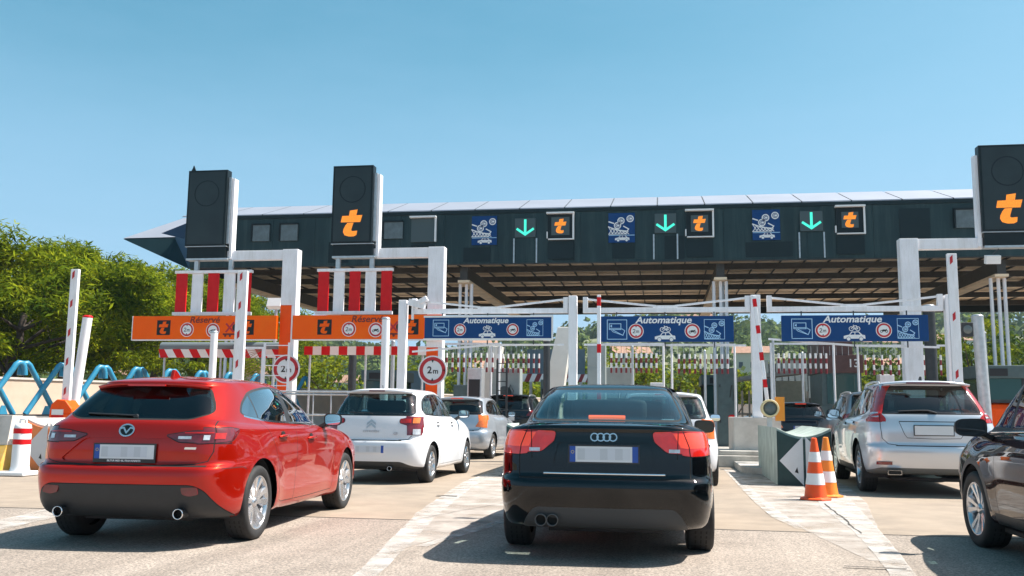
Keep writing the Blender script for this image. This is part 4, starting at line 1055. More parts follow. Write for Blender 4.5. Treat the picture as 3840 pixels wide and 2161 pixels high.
def silver_suv():
    sp = suv_spec(P_SILV)
    r = build_car(sp, 'suv_car', 'silver sport utility car with tall red pillar lamps beside the traffic cones', 'car', (3.84, 14.26), -2.8, 'cars queueing at the toll')
    cabin(sp, r, yfs=2.2, yrs=1.2, dash_y=3.05, zs=.62, xs=.38); rear_mirror(r, (0, 2.5, 1.5))
    p, tx, _ = rear_fit(sp, 0, .95); plate(r, (0, p.y-.012, .95), .52, .13, 0, None, 0, blocks=False, frame=1)
    h = sp['_surf'](-.5, .86)
    for s in (1, -1):
        mirror(r, (s*1.02, 2.95, 1.18), s, P_SILV, w=.23, h=.17)
        surf_patch(sp, r, s*.72, s*.80, 1.13, 1.20, LAMPW, 'lamp_cell')
        surf_patch(sp, r, s*.58, s*.78, .455, .50, LAMPD, 'rear_reflector')
        b = MB(); b.prism(roundpoly([(-.10, -.035), (.10, -.035), (.10, .035), (-.10, .035)], .02), (s*.56, .05, .345), (1, 0, 0), (0, 0, 1), .05, CHROME)
        b.prism(roundpoly([(-.085, -.024), (.085, -.024), (.085, .024), (-.085, .024)], .015), (s*.56, .045, .345), (1, 0, 0), (0, 0, 1), .05, GAP); b.build('exhaust_tip', r)
        b = MB(); b.tube([(s*.60, y, sp['_top'](s*.60, y)+(.035 if 0 < i < 5 else .0)) for i, y in enumerate((.70, .82, 1.2, 1.6, 2.0, 2.15))], .016, GREYST, 8); b.build('roof_rail', r)
    side_handle(r, sp, 1.35, 1.02, P_SILV); side_handle(r, sp, 2.2, 1.0, P_SILV)
    spoiler(r, .60, .30, 1.655, P_SILV, .34, lit=False, lw=.30)
    b = MB(); b.prism([(.0, .0), (.16, .0), (.05, .07), (.02, .07)], (.016, .9, 1.69), (0, 1, 0), (0, 0, 1), .032, BLACKPL); b.build('roof_aerial', r, bevel=.008)
    b = MB(); pts = [(.06, .12, 1.20), (-.05, .17, 1.235), (-.2, .19, 1.235), (-.45, .19, 1.225)]
    pts = [(x, sp['_surf'](x, z)[0].y-.02, z) for x, y, z in pts]
    b.tube(pts, [.014, .012, .010, .008], BLACKPL, 6); b.build('rear_wiper', r)
    return r
def mpv_car():
    """dark people carrier cut by the right edge of the picture"""
    sp = suv_spec(P_PLUM, GLASSD, 'low', .58); sp['regions'].append(dict(n='corner_window', v='side', p=[(3.0, 1.15), (3.62, 1.15), (3.0, 1.46)], m=GLASSD, old=None))
    for rg in sp['rings'][2][3:]:
        rg['yf'] = min(rg['yf']+.58, 4.15); 
    sp['rings'][2][3]['yf'] = 4.28
    G = sp['regions']; sp['wheel'] = dict(n=5, twin=.24, sw=.042, rr=.71, a=.1); sp['wr'] = .36; sp['ar'] = .41
    up = lambda z: z if z < 1.15 else 1.15+(z-1.15)*1.32
    for rg in sp['rings'][2][5:]:
        for k in ('zr', 'zm', 'zf'): rg[k] = up(rg[k])
    def lift(P): return [lift(q) for q in P] if isinstance(P[0], list) else [(p[0], up(p[1])) for p in P]
    for rg in G:
        rg['p'] = lift(rg['p'])
    for ya in (sp['ya'], sp['yb']):
        P = [(ya+.47*math.cos(PI*i/16-.0), .38+.47*math.sin(PI*i/16)) for i in range(17)]
        Q = [(ya+.30*math.cos(PI*i/16), .38+.30*math.sin(PI*i/16)) for i in range(17)]
        bodyfill(G, [[P[i], P[i+1], Q[i+1], Q[i]] for i in range(16)], mat('arch_trim', (.06, .06, .06), .5) if 'arch_trim' not in MATS else MATS['arch_trim'])
    r = build_car(sp, 'people_carrier', 'dark plum people carrier cut off by the right edge with black wheel arch trim', 'car', (3.66, 5.43), 0.0, 'cars queueing at the toll')
    cabin(sp, r, yfs=2.2, yrs=1.2, dash_y=3.05, zs=.55, xs=.38); rear_mirror(r, (0, 2.5, 1.45))
    for s in (1, -1):
        mirror(r, (s*1.07, 3.20, 1.145), s, BLACKPL, w=.27, h=.165, d=.13, gm=mat('mirror_dark', (.06, .065, .07), .05, .6) if 'mirror_dark' not in MATS else MATS['mirror_dark'])  # mirror colour darkened to imitate a dark reflection
        b = MB(); b.tube([(s*.868, 2.1, 1.125), (s*.865, 2.6, 1.12), (s*.85, 3.35, 1.10)], .01, CHROME, 6); b.build('window_trim', r)
    side_handle(r, sp, 1.35, 1.0, P_PLUM); side_handle(r, sp, 2.1, .98, P_PLUM)
    r.scale = (.97, 1, .93)
    return r
def simple_car(kind, p, label, loc, yaw, group='cars queueing at the toll', sc=(1, 1, 1), q=.6, lit=True, gl=None):
    sp = compact_spec(p, 'tri', gl or GLASSD, False) if kind == 'hatch' else suv_spec(p, gl or GLASSD, 'low')
    r = build_car(sp, 'hatchback_car' if kind == 'hatch' else 'suv_car', label, 'car', loc, yaw, group, q)
    cabin(sp, r, yfs=1.8, yrs=.95, dash_y=2.5 if kind == 'hatch' else 3., zs=.5 if kind == 'hatch' else .6, wheel=False)
    z = .78 if kind == 'hatch' else .93
    p_, tx, _ = rear_fit(sp, 0, z); plate(r, (0, p_.y-.01, z), .50, .11, 0, 'l', 0, blocks=False)
    for s in (1, -1): mirror(r, (s*(sp['W']+.07), 2.4 if kind == 'hatch' else 2.95, 1.08 if kind == 'hatch' else 1.18), s, p, w=.2, h=.14)
    spoiler(r, .54 if kind == 'hatch' else .6, .32, 1.47 if kind == 'hatch' else 1.655, p, lit=lit, lw=.15)
    if kind == 'suv':
        for s in (1, -1): b = MB(); b.tube([(s*.60, y, sp['_top'](s*.60, y)+(.035 if 0 < i < 5 else .0)) for i, y in enumerate((.70, .82, 1.2, 1.6, 2.0, 2.15))], .016, GREYST, 8); b.build('roof_rail', r)
    r.scale = sc
    return r
# ---------------------------------------------------------------- sign artwork
T_POLY = [[(0, .65), (.91, .65), (1.0, .97), (.06, .94)], [(.38, .95), (.41, 1.18), (.77, 1.23), (.72, .97)],
          [(.32, .62), (.60, .63), (.52, .38), (.50, .28), (.56, .24), (.78, .26), (.75, .06), (.62, 0), (.40, 0), (.2, .06), (.12, .2), (.14, .34), (.22, .5)]]
def logo_t(d, cx, cy, w, m, lay=2):
    for k, P in enumerate(T_POLY): d.poly([(cx+(x-.5)*w, cy+(y-.61)*w) for x, y in P], m, lay+.1*k)
def sign_disc(d, cx, cy, r, lay=2):
    d.disc(cx, cy, r*1.1, SWHITE, lay); d.disc(cx, cy, r, SRED, lay+1); d.disc(cx, cy, r*.74, SWHITE, lay+2)
def sign_2m(d, cx, cy, r, lay=2):
    sign_disc(d, cx, cy, r, lay)
    for s in (1, -1): d.poly([(cx-.12*r, cy+s*.72*r), (cx+.12*r, cy+s*.72*r), (cx, cy+s*.52*r)], SBLACK, lay+3)
    d.stroke([(cx-.44*r, cy+.16*r), (cx-.36*r, cy+.26*r), (cx-.22*r, cy+.26*r), (cx-.14*r, cy+.14*r), (cx-.2*r, cy), (cx-.46*r, cy-.26*r), (cx-.12*r, cy-.26*r)], .085*r, SBLACK, lay+3)
    for x in (.04, .22, .40): d.stroke([(cx+x*r, cy+.04*r), (cx+x*r, cy-.26*r)], .075*r, SBLACK, lay+3)
    d.stroke([(cx+.04*r, cy+.04*r), (cx+.40*r, cy+.04*r)], .075*r, SBLACK, lay+3.2)
def sign_moto(d, cx, cy, r, lay=2):
    sign_disc(d, cx, cy, r, lay)
    for s in (-.34, .36): d.ring(cx+s*r, cy-.16*r, .15*r, .08*r, SBLACK, lay+3, 12)
    d.poly([(cx-.40*r, cy-.02*r), (cx-.1*r, cy+.12*r), (cx+.2*r, cy+.1*r), (cx+.44*r, cy+.2*r), (cx+.30*r, cy-.12*r), (cx-.1*r, cy-.2*r)], SBLACK, lay+3.4)
def picto_car(d, cx, cy, w, m, hole, lay=2, bikes=True):
    P = [(-.5, 0), (-.5, .13), (-.36, .17), (-.25, .19), (-.14, .34), (.2, .35), (.36, .19), (.48, .17), (.5, .02), (.5, 0)]
    d.poly([(cx+x*w, cy+y*w) for x, y in P], m, lay)
    for P in ([(-.2, .19), (-.11, .30), (.0, .30), (.0, .19)], [(.04, .19), (.04, .30), (.18, .31), (.27, .19)]): d.poly([(cx+x*w, cy+y*w) for x, y in P], hole, lay+1)
    for s in (-.28, .30): d.disc(cx+s*w, cy-.01*w, .105*w, hole, lay+1, 16); d.disc(cx+s*w, cy-.01*w, .085*w, m, lay+2, 16)
    if bikes:
        for s in (-.14, .16): d.ring(cx+s*w, cy+.48*w, .10*w, .03*w, m, lay, 12)
        d.stroke([(cx-.14*w, cy+.48*w), (cx-.02*w, cy+.62*w), (cx+.10*w, cy+.62*w), (cx+.16*w, cy+.48*w), (cx+.02*w, cy+.46*w), (cx-.04*w, cy+.66*w)], .035*w, m, lay+.5)
def coins(d, x0, y0, w, h, m, hole, lay=2, frame=True, net_m=None):
    """coins falling into a toll basket; x0,y0 lower left corner"""
    U = lambda u, v: (x0+u*w, y0+v*h)
    if frame: d.stroke([U(0, 0), U(1, 0), U(1, 1), U(0, 1)], .025*w, m, lay, True)
    for u, v in ((.50, .70), (.36, .46), (.86, .80)):
        c = U(u, v); r = .145*w; d.disc(c[0], c[1], r, m, lay+1, 20); d.ring(c[0], c[1], r*.62, r*.16, hole, lay+2, 14)
        d.stroke([(c[0]+.3*r, c[1]+.3*r), (c[0]-.1*r, c[1]+.35*r), (c[0]-.3*r, c[1]), (c[0]-.1*r, c[1]-.35*r), (c[0]+.3*r, c[1]-.3*r)], r*.14, hole, lay+3); 
    d.stroke([U(.02, .66), U(.2, .58)], .05*w, m, lay+1)
    d.stroke([U(.0, .40), U(.2, .30), (U(.5, .20)), U(.74, .17), U(.80, .28), U(.60, .42)], .045*w, m, lay+1)
    for k in range(6):
        a = .02+k*.125
        d.stroke([U(a, .36-.30*a), U(a+.16, .03)], .028*w, m, lay+1.2); d.stroke([U(a+.14, .34-.30*a), U(a, .03)], .028*w, m, lay+1.4)
    d.stroke([U(0, .03), U(.72, .03)], .03*w, m, lay+1.6)
def card_icon(d, x0, y0, w, m, lay=2):
    U = lambda u, v: (x0+u*w, y0+v*w)
    d.stroke([U(0, 0), U(1, 0), U(1, 1), U(0, 1)], .035*w, m, lay, True)
    d.stroke([U(.10, .50), U(.70, .50), U(.70, .80), U(.10, .80)], .035*w, m, lay, True)
    d.stroke([U(.10, .56), U(.70, .56)], .03*w, m, lay+.5)
    d.poly([U(.14, .68), U(.24, .76), U(.24, .60)], m, lay)
    d.stroke([U(.30, .47), U(.80, .20), U(.90, .44), U(.74, .54)], .035*w, m, lay+.2)
    d.stroke([U(.22, .46), U(.30, .38), U(.80, .20)], .03*w, m, lay+.4)
def toll_sign_blue(label, x0, x1, z0, z1, y, white_frame):
    """hanging blue lane sign"""
    cx, cz, w, h = (x0+x1)/2, (z0+z1)/2, x1-x0, z1-z0
    t = thing('lane_sign', label, 'sign', (cx, y, cz), 0, 'blue automatic lane signs')
    b = MB(); b.box(-w/2, w/2, 0, .09, -h/2, h/2, SBLUE); b.build('panel', t, bevel=.006)
    if white_frame:
        b = MB()
        for s in (1, -1): b.box(-w/2-.02, w/2+.03, -.012, .10, s*(h/2+.02)-.022, s*(h/2+.02)+.022, SWHITE)
        b.box(w/2+.002, w/2+.03, -.012, .10, -h/2, h/2, SWHITE); b.build('frame', t)
    k = h/.58
    d = Draw((0, -.001, 0)); card_icon(d, -w/2+.07*w, -h/2+.06, .44*k, LTBLUE, 1); d.build('card_symbol', t)
    d = Draw((0, -.001, 0)); sign_2m(d, -w*.215, -.05*k, .155*k, 1); d.build('height_limit_roundel', t)
    d = Draw((0, -.001, 0)); picto_car(d, .0, -.235*k, .46*k, SWHITE, SBLUE, 1); d.build('car_symbol', t)
    d = Draw((0, -.001, 0)); sign_moto(d, w*.20, -.05*k, .155*k, 1); d.build('motorcycle_roundel', t)
    d = Draw((0, -.001, 0)); coins(d, w/2-.06*w-.46*k, -h/2+.06, .44*k, .44*k, LTBLUE, SBLUE, 1); d.build('coin_symbol', t)
    lettering('lettering', 'Automatique', .21*k, SWHITE, t, (-.04, -.004, .195*k), shear=.22, bold=.005, sx=1.12)
    b = MB()
    for u in (-.36, .0, .36): b.box(u*w-.012, u*w+.012, .03, .055, h/2+.002, h/2+.10, DKST)
    for u in (.0, .36): b.box(u*w-.012, u*w+.012, .03, .055, -h/2-.14, -h/2-.002, DKST)
    b.build('hanger', t)
    return t
def toll_sign_orange(label, x0, x1, z0, z1, y):
    cx, cz, w, h = (x0+x1)/2, (z0+z1)/2, x1-x0, z1-z0
    t = thing('lane_sign', label, 'sign', (cx, y, cz), 0, 'orange reserved lane signs')
    b = MB(); b.box(-w/2, w/2, 0, .14, -h/2, h/2, SORANGE); b.build('panel', t, bevel=.006)
    b = MB(); b.box(-w/2-.025, -w/2-.003, -.006, .15, -h/2, h/2, SWHITE); b.box(-w/2-.025, w/2, -.004, .15, -h/2-.03, -h/2-.003, SWHITE); b.build('frame', t)
    for u in (-.28, .30):
        d = Draw((0, -.001, 0)); d.rect(u*w-.21, -.30*h*1.05, u*w+.21, .32*h, PANELBK, 1); logo_t(d, u*w, 0, .30, SORANGE, 2); d.build('badge', t)
    d = Draw((0, -.001, 0)); sign_2m(d, -.115*w, -.06, .19, 1); d.build('height_limit_roundel', t)
    d = Draw((0, -.001, 0)); sign_moto(d, .065*w, -.08, .19, 1); d.build('motorcycle_roundel', t)
    lettering('lettering', 'Réservé', .26, mat_rust, t, (-.0*w+.02, -.004, .22), shear=.2, bold=.004, sx=1.1)
    # crossed out trailer
    d = Draw((0, -.001, 0)); u = .185*w
    d.rect(u-.22, -.22, u+.22, -.17, mat_rust, 1)
    for s in (-.14, .0): d.disc(u+s, -.24, .035, mat_rust, 1, 12)
    d.stroke([(u-.12, -.12), (u+.1, .14)], .05, SRED, 1); d.stroke([(u+.1, -.12), (u-.12, .10)], .05, SRED, 1.5)
    d.disc(u+.17, .0, .11, SBLACK, 1, 18)
    d.build('no_trailer_symbol', t)
    return t
mat_rust = mat('sign_dark_red', (.16, .02, .012), .5)
AMBER = mat('amber_leds', (.8, .25, .02), .5, emit=(1, .27, .02), estr=.36, var=.35, scale=60)
GREENLED = mat('green_leds', (.05, .6, .45), .5, emit=(.06, .8, .55), estr=.5)
# ---------------------------------------------------------------- ground and road surface
def ground_material():
    m, nt, b = nodes('toll_plaza_concrete'); b.inputs['Roughness'].default_value = .88
    tc = nt.nodes.new('ShaderNodeTexCoord')
    def noise(sc, det=5, rough=.6, src=None):
        n = nt.nodes.new('ShaderNodeTexNoise'); n.inputs['Scale'].default_value = sc; n.inputs['Detail'].default_value = det; n.inputs['Roughness'].default_value = rough
        lk(nt, src or tc.outputs['Object'], n.inputs['Vector']); return n.outputs['Fac']
    def ramp(src, a, b_, c0, c1):
        r = nt.nodes.new('ShaderNodeValToRGB'); r.color_ramp.elements[0].position = a; r.color_ramp.elements[1].position = b_
        r.color_ramp.elements[0].color = (*c0, 1); r.color_ramp.elements[1].color = (*c1, 1); lk(nt, src, r.inputs['Fac']); return r.outputs['Color']
    def mix(a, c, f=None, mode='MIX', fac=1.):
        x = nt.nodes.new('ShaderNodeMixRGB'); x.blend_type = mode; x.inputs[0].default_value = fac
        if f: lk(nt, f, x.inputs[0])
        lk(nt, a, x.inputs[1]); lk(nt, c, x.inputs[2]); return x.outputs[0]
    base = ramp(noise(.35, 6), .3, .7, GR['a'], GR['b'])
    speck = ramp(noise(48, 4, .85), .38, .64, (.36, .36, .37), (1.38, 1.31, 1.24))
    fine = ramp(noise(16, 4, .7), .3, .7, (.88, .88, .88), (1.1, 1.1, 1.1))
    stain = ramp(noise(.9, 7, .7), .52, .75, (1, 1, 1), (.70, .69, .68))
    mp = nt.nodes.new('ShaderNodeMapping'); mp.inputs['Scale'].default_value = (1.8, .06, 1); lk(nt, tc.outputs['Object'], mp.inputs[0])
    wear = ramp(noise(1.0, 5, .6, mp.outputs[0]), .42, .68, (1.05, 1.05, 1.05), (.74, .73, .72))
    c = mix(base, speck, None, 'MULTIPLY', 1); c = mix(c, fine, None, 'MULTIPLY'); c = mix(c, stain, None, 'MULTIPLY'); c = mix(c, wear, None, 'MULTIPLY')
    lk(nt, c, b.inputs['Base Color'])
    bp = nt.nodes.new('ShaderNodeBump'); bp.inputs['Strength'].default_value = .35; bp.inputs['Distance'].default_value = .01
    lk(nt, noise(60, 3, .7), bp.inputs['Height']); lk(nt, bp.outputs[0], b.inputs['Normal'])
    return m
GR = dict(a=(.305, .265, .232), b=(.395, .348, .305))
def worn_paint(name, col, wear=.5, sc=3.):
    """old road paint: the surface below shows through where it has worn off"""
    m, nt, b = nodes(name); b.inputs['Base Color'].default_value = (*col, 1); b.inputs['Roughness'].default_value = .8
    tc = nt.nodes.new('ShaderNodeTexCoord'); n = nt.nodes.new('ShaderNodeTexNoise'); n.inputs['Scale'].default_value = sc; n.inputs['Detail'].default_value = 6; n.inputs['Roughness'].default_value = .62
    lk(nt, tc.outputs['Object'], n.inputs['Vector'])
    r = nt.nodes.new('ShaderNodeValToRGB'); r.color_ramp.elements[0].position = wear-.1; r.color_ramp.elements[1].position = wear+.3
    lk(nt, n.outputs['Fac'], r.inputs['Fac'])
    t = nt.nodes.new('ShaderNodeBsdfTransparent'); mx = nt.nodes.new('ShaderNodeMixShader')
    lk(nt, r.outputs['Color'], mx.inputs[0]); lk(nt, b.outputs[0], mx.inputs[1]); lk(nt, t.outputs[0], mx.inputs[2])
    lk(nt, mx.outputs[0], nt.nodes['Material Output'].inputs['Surface'])
    return m
def sheet(name, polys, z, m, kind='structure'):
    b = MB()
    for P in polys:
        a = sum(P[i][0]*P[(i+1) % len(P)][1]-P[(i+1) % len(P)][0]*P[i][1] for i in range(len(P)))
        if a < 0: P = P[::-1]
        b.add([(x, y, z) for x, y in P], [tuple(range(len(P)))], m)
    return tag(b.build(name), kind=kind)
def jag(P, amp, step=.25):
    out = []
    for i in range(len(P)):
        a, b = Vector(P[i]), Vector(P[(i+1) % len(P)]); n = max(1, int((b-a).length/step))
        for k in range(n):
            q = a.lerp(b, k/n)
            out.append((q.x+random.uniform(-amp, amp), q.y+random.uniform(-amp, amp)))
    return out
def make_ground():
    b = MB(); GM = ground_material()
    b.add([(-3000, -200, 0), (3000, -200, 0), (3000, 4500, 0), (-3000, 4500, 0)], [(0, 1, 2, 3)], mat('far_earth', (.20, .18, .12), .95, var=.3, scale=.02))
    tag(b.build('ground'), kind='structure')
    sheet('plaza', [[(-60, -30), (60, -30), (60, 9.77), (-60, 9.77)]], .004, GM)
    lane = mat('lane_asphalt', (.30, .24, .185), .9, var=.10, scale=3, dirt=(.17, .14, .115), dscale=.5, damt=.75, bump=.3, bscale=90)
    sheet('road', [[(-60, 9.79), (60, 9.79), (60, 130), (-60, 130)]], .004, lane)
    sheet('joint', [jag([(-30, 9.755), (30, 9.755), (30, 9.80), (-30, 9.80)], .006, .3)], .006, mat('joint_tar', (.05, .045, .04), .9))
    wl = worn_paint('line_paint', (.56, .53, .50), .38, 3.5)
    pale = worn_paint('pale_concrete', (.46, .41, .37), .44, 2.0)
    noses = []; lines = []
    # right nose: pale wedge with a bright border, in front of the green block
    sheet('nose_marking', [jag([(1.30, 20), (1.24, 13.5), (1.26, 11.2), (1.40, 9.9), (1.62, 8.0), (1.75, 8.0), (2.1, 9.8), (2.62, 13.0), (2.95, 16), (3.0, 20)], .012),
        jag([(-3.15, 20), (-3.12, 15), (-2.7, 10.4), (-2.35, 7.6), (-2.2, 7.6), (-1.75, 9.6), (-1.35, 12.0), (-1.25, 20)], .012)], .008, pale)
    sheet('lane_line', [jag([(2.75, 16.0), (2.42, 12.6), (2.12, 9.9), (1.92, 8.2), (1.74, 6.9), (1.62, 5.2), (1.44, 5.2), (1.56, 6.9), (1.72, 8.2), (1.86, 9.9), (1.95, 12.6), (2.1, 13.6), (2.4, 15.9)], .008),
        jag([(1.22, 20), (1.17, 13), (1.20, 11), (1.33, 10.0), (1.42, 10.0), (1.36, 11.4), (1.33, 13), (1.38, 20)], .006, .3)], .012, wl)
    sheet('lane_line', [jag([(-3.3, 20), (-3.22, 15), (-2.76, 10.4), (-2.40, 8.2), (-2.17, 6.6), (-2.0, 4.8), (-1.86, 4.8), (-2.0, 6.6), (-2.2, 8.2), (-2.5, 10.4), (-2.92, 14.6), (-2.95, 20)], .008),
        jag([(-1.3, 20), (-1.35, 12), (-1.9, 9.0), (-2.1, 7.9), (-2.0, 7.9), (-1.78, 9.0), (-1.22, 12), (-1.18, 20)], .006)], .012, wl)
    sheet('lane_line', [jag([(-7.4, 17), (-7.0, 10.4), (-6.5, 8.0), (-5.9, 5.2), (-5.6, 5.2), (-6.1, 8.0), (-6.5, 10.4), (-7.0, 17)], .01), jag([(5.9, 17), (6.0, 10), (6.1, 6), (6.3, 6), (6.25, 10), (6.2, 17)], .01)], .012, wl)
    crk = []
    def crack(P, w):
        Q = [(x+random.uniform(-.015, .015), y) for x, y in P]
        return [(x-w*random.uniform(.4, 1), y) for x, y in Q]+[(x+w*random.uniform(.4, 1), y) for x, y in reversed(Q)]
    sheet('road_crack', [crack([(2.07-.17*i/16, 12.85-3.1*i/16) for i in range(17)], .011), crack([(-1.35-1.25*i/20, 14-4.2*i/20) for i in range(21)], .007)], .016, MATS['joint_tar'])
    # loop-detector cuts and small tar scraps
    sheet('tar_patch', [[(-3.05, 12.5), (-2.75, 12.45), (-2.75, 12.53), (-3.05, 12.58)], [(1.35, 7.60), (1.80, 7.58), (1.80, 7.61), (1.35, 7.63)]], .018, MATS['joint_tar'])
    # raised lane islands with kerbs
    for x, y0 in ((-10.5, 21), (-6.28, 19.3), (-2.08, 18.2), (2.12, 18.6), (6.32, 19.0), (10.5, 20), (-14.7, 22), (14.7, 21), (18.9, 21)):
        b = MB(); w = .62; n = 8
        P = [(x-w, 62), (x-w, y0+w)]+[(x-w*math.cos(PI*k/n), y0+w-w*math.sin(PI*k/n)) for k in range(1, n)]+[(x+w, y0+w), (x+w, 62)]
        b.prism(P, (0, 0, .0), (1, 0, 0), (0, 1, 0), .14, CONC)
        tag(b.build('lane_island', bevel=.02), kind='structure')
make_ground()
# ---------------------------------------------------------------- canopy
def canopy():
    t = thing('toll_canopy', 'long dark toll station roof with silver edge panels and pointed prow end', 'canopy', (0, 33, 0))
    FAS = mat('fascia_green', (.013, .034, .038), .4, .0, spec=.35, var=.22, scale=.8, dirt=(.045, .075, .075), dscale=1.6, damt=.75, dmap=(2.2, 2.2, .18), bump=.03, bscale=4)
    FAS2 = mat('fascia_dark', (.007, .018, .021), .4, .0, spec=.3, var=.15, scale=2)
    UND = mat('soffit_sheet', (.88, .68, .48), .6, var=.16, scale=1.5, dirt=(.6, .46, .34), dscale=1.2)
    BEAM = mat('canopy_beam', (.045, .045, .042), .6, var=.2)
    NAVY = mat('prow_blue', (.012, .04, .09), .35, .2, var=.1, scale=1.5)
    ALU = mat('edge_alu', (.40, .40, .45), .4, .4, var=.06, scale=.8)
    X0, X1 = -18.0, 36.0; Z0, Z1 = 6.50, 8.52
    b = MB(); x = X0; k = 0; rnd = random.Random(3)
    while x < X1-.1:          # cladding panels with open joints
        w = 1.68; b.box(x+.004, min(x+w, X1)-.004, -.05, 0, Z0, Z1-.16, FAS); x += w
    b.box(X0, X1, .001, .2, Z0, Z1, FAS2); b.box(X0-.02, X1, -.09, 0, Z1-.158, Z1, FAS2)
    b.box(X0, X1, -.03, .0, Z0-.04, Z0-.002, BEAM)
    b.build('fascia', t)
    for (u0, u1, v0, v1) in ((-7.2, -6.2, 6.56, 7.1), (-6.15, -5.9, 6.56, 7.1), (-1.75, -.95, 6.6, 7.16), (-.9, -.55, 6.6, 7.16), (2.9, 4.5, 6.58, 7.12), (-4.9, -4.4, 6.6, 7.3), (-3.9, -3.1, 6.56, 7.3), (.1, .8, 6.56, 7.4), (5.0, 5.6, 6.56, 7.4), (8.05, 9.05, 6.95, 8.2), (-12.4, -11.6, 6.6, 7.4)):
        m = MB(); m.box(u0, u1, -.064, -.052, v0, v1, FAS2 if u1-u0 > .6 else FAS); m.build('maintenance_panel', t)
    b = MB(); x = X0-.4
    while x < X1-.1:
        a0, a1 = x+.022, min(x+1.66, X1)-.022
        b.add([(a0, -.10, Z1+.01), (a1, -.10, Z1+.01), (a1, 2.6, Z1+.92), (a0, 2.6, Z1+.92), (a0, -.10, Z1-.03), (a1, -.10, Z1-.03)], [(0, 1, 2, 3), (4, 5, 1, 0)], ALU)
        b.add([(a1, -.10, Z1+.01), (a1+.04, -.10, Z1-.005), (a1+.04, 2.6, Z1+.90), (a1, 2.6, Z1+.92)], [(0, 1, 2, 3)], DKST); x += 1.66
    b.build('edge_panels', t)
    b = MB(); b.box(X0, X1, 2.6, 17, Z1+.65, Z1+.88, FAS2); b.box(X0, X1, 16.9, 17.1, 6.4, Z1+.9, FAS2); b.box(X0-.1, X0, .2, 17, Z0, Z1+.6, NAVY)
    b.build('roof', t)
    b = MB()
    x = X0
    while x < X1-.1:          # standing-seam soffit sheets
        b.box(x+.015, x+.885, .3, 16.9, 7.0, 7.03, UND); b.box(x+.875, x+.905, .3, 16.9, 6.93, 7.0, BEAM); x += .9
    b.build('soffit', t)
    for k, y in enumerate((.5, 1.3, 3.4, 6.2, 9.4, 13.0, 16.4)):
        m = MB(); m.box(X0, X1, y, y+.16, 6.70, 6.93, BEAM); m.build('purlin', t)
    for x in (-16.5, -7.25, 2.05, 11.35, 20.65, 29.95):
        m = MB(); m.box(x-.14, x+.14, .3, 16.9, 5.95, 6.44, BEAM); m.box(x-.22, x+.22, .3, 16.9, 5.86, 5.95, UND); m.build('girder', t)
        for dx in (-.22, .02, .22):
            c = MB(); c.cyl((x+dx, .75, 0), (x+dx, .75, 5.86), .06, WHITE, n=14); c.build('column', t)
        c = MB(); c.cyl((x+.12, .95, 0), (x+.12, .95, 5.9), .035, GREYST, n=8); c.build('drain_pipe', t)
    # pointed prow at the left end: pale lid over a dark keel
    T = Vector((-21.52, 1.0, 7.92)); A = Vector((-19.27, 1.0, 7.93)); B = Vector((-18.02, -.02, 6.46)); C_ = Vector((-20.9, 4.6, 9.50)); D = Vector((-18.02, .2, 8.40)); E = Vector((-18.02, 9, 6.5)); A2 = Vector((-18.75, 1.6, 8.55)); F_ = Vector((-18.02, 4.6, 9.50))
    p = MB(); p.add([T, A, A2, F_, C_], [(0, 1, 2, 3, 4)], ALU); p.build('prow_lid', t)
    p = MB(); p.add([T+Vector((0, 0, -.03)), A+Vector((0, 0, -.03)), B, E], [(0, 2, 1), (0, 3, 2)], FAS2)
    p.add([A+Vector((0, 0, -.03)), B, D, A2], [(0, 1, 2, 3)], NAVY)
    p.add([T, C_, F_, E], [(0, 1, 2, 3)], NAVY); p.build('prow_keel', t)
    p = MB(); p.prism([(-19.6, 8.0), (-18.02, 7.62), (-18.02, 8.5), (-18.35, 8.46)], (0, .6, 0), (1, 0, 0), (0, 0, 1), .06, NAVY); p.build('prow_wing', t)
    return t
canopy()
FY = 32.93
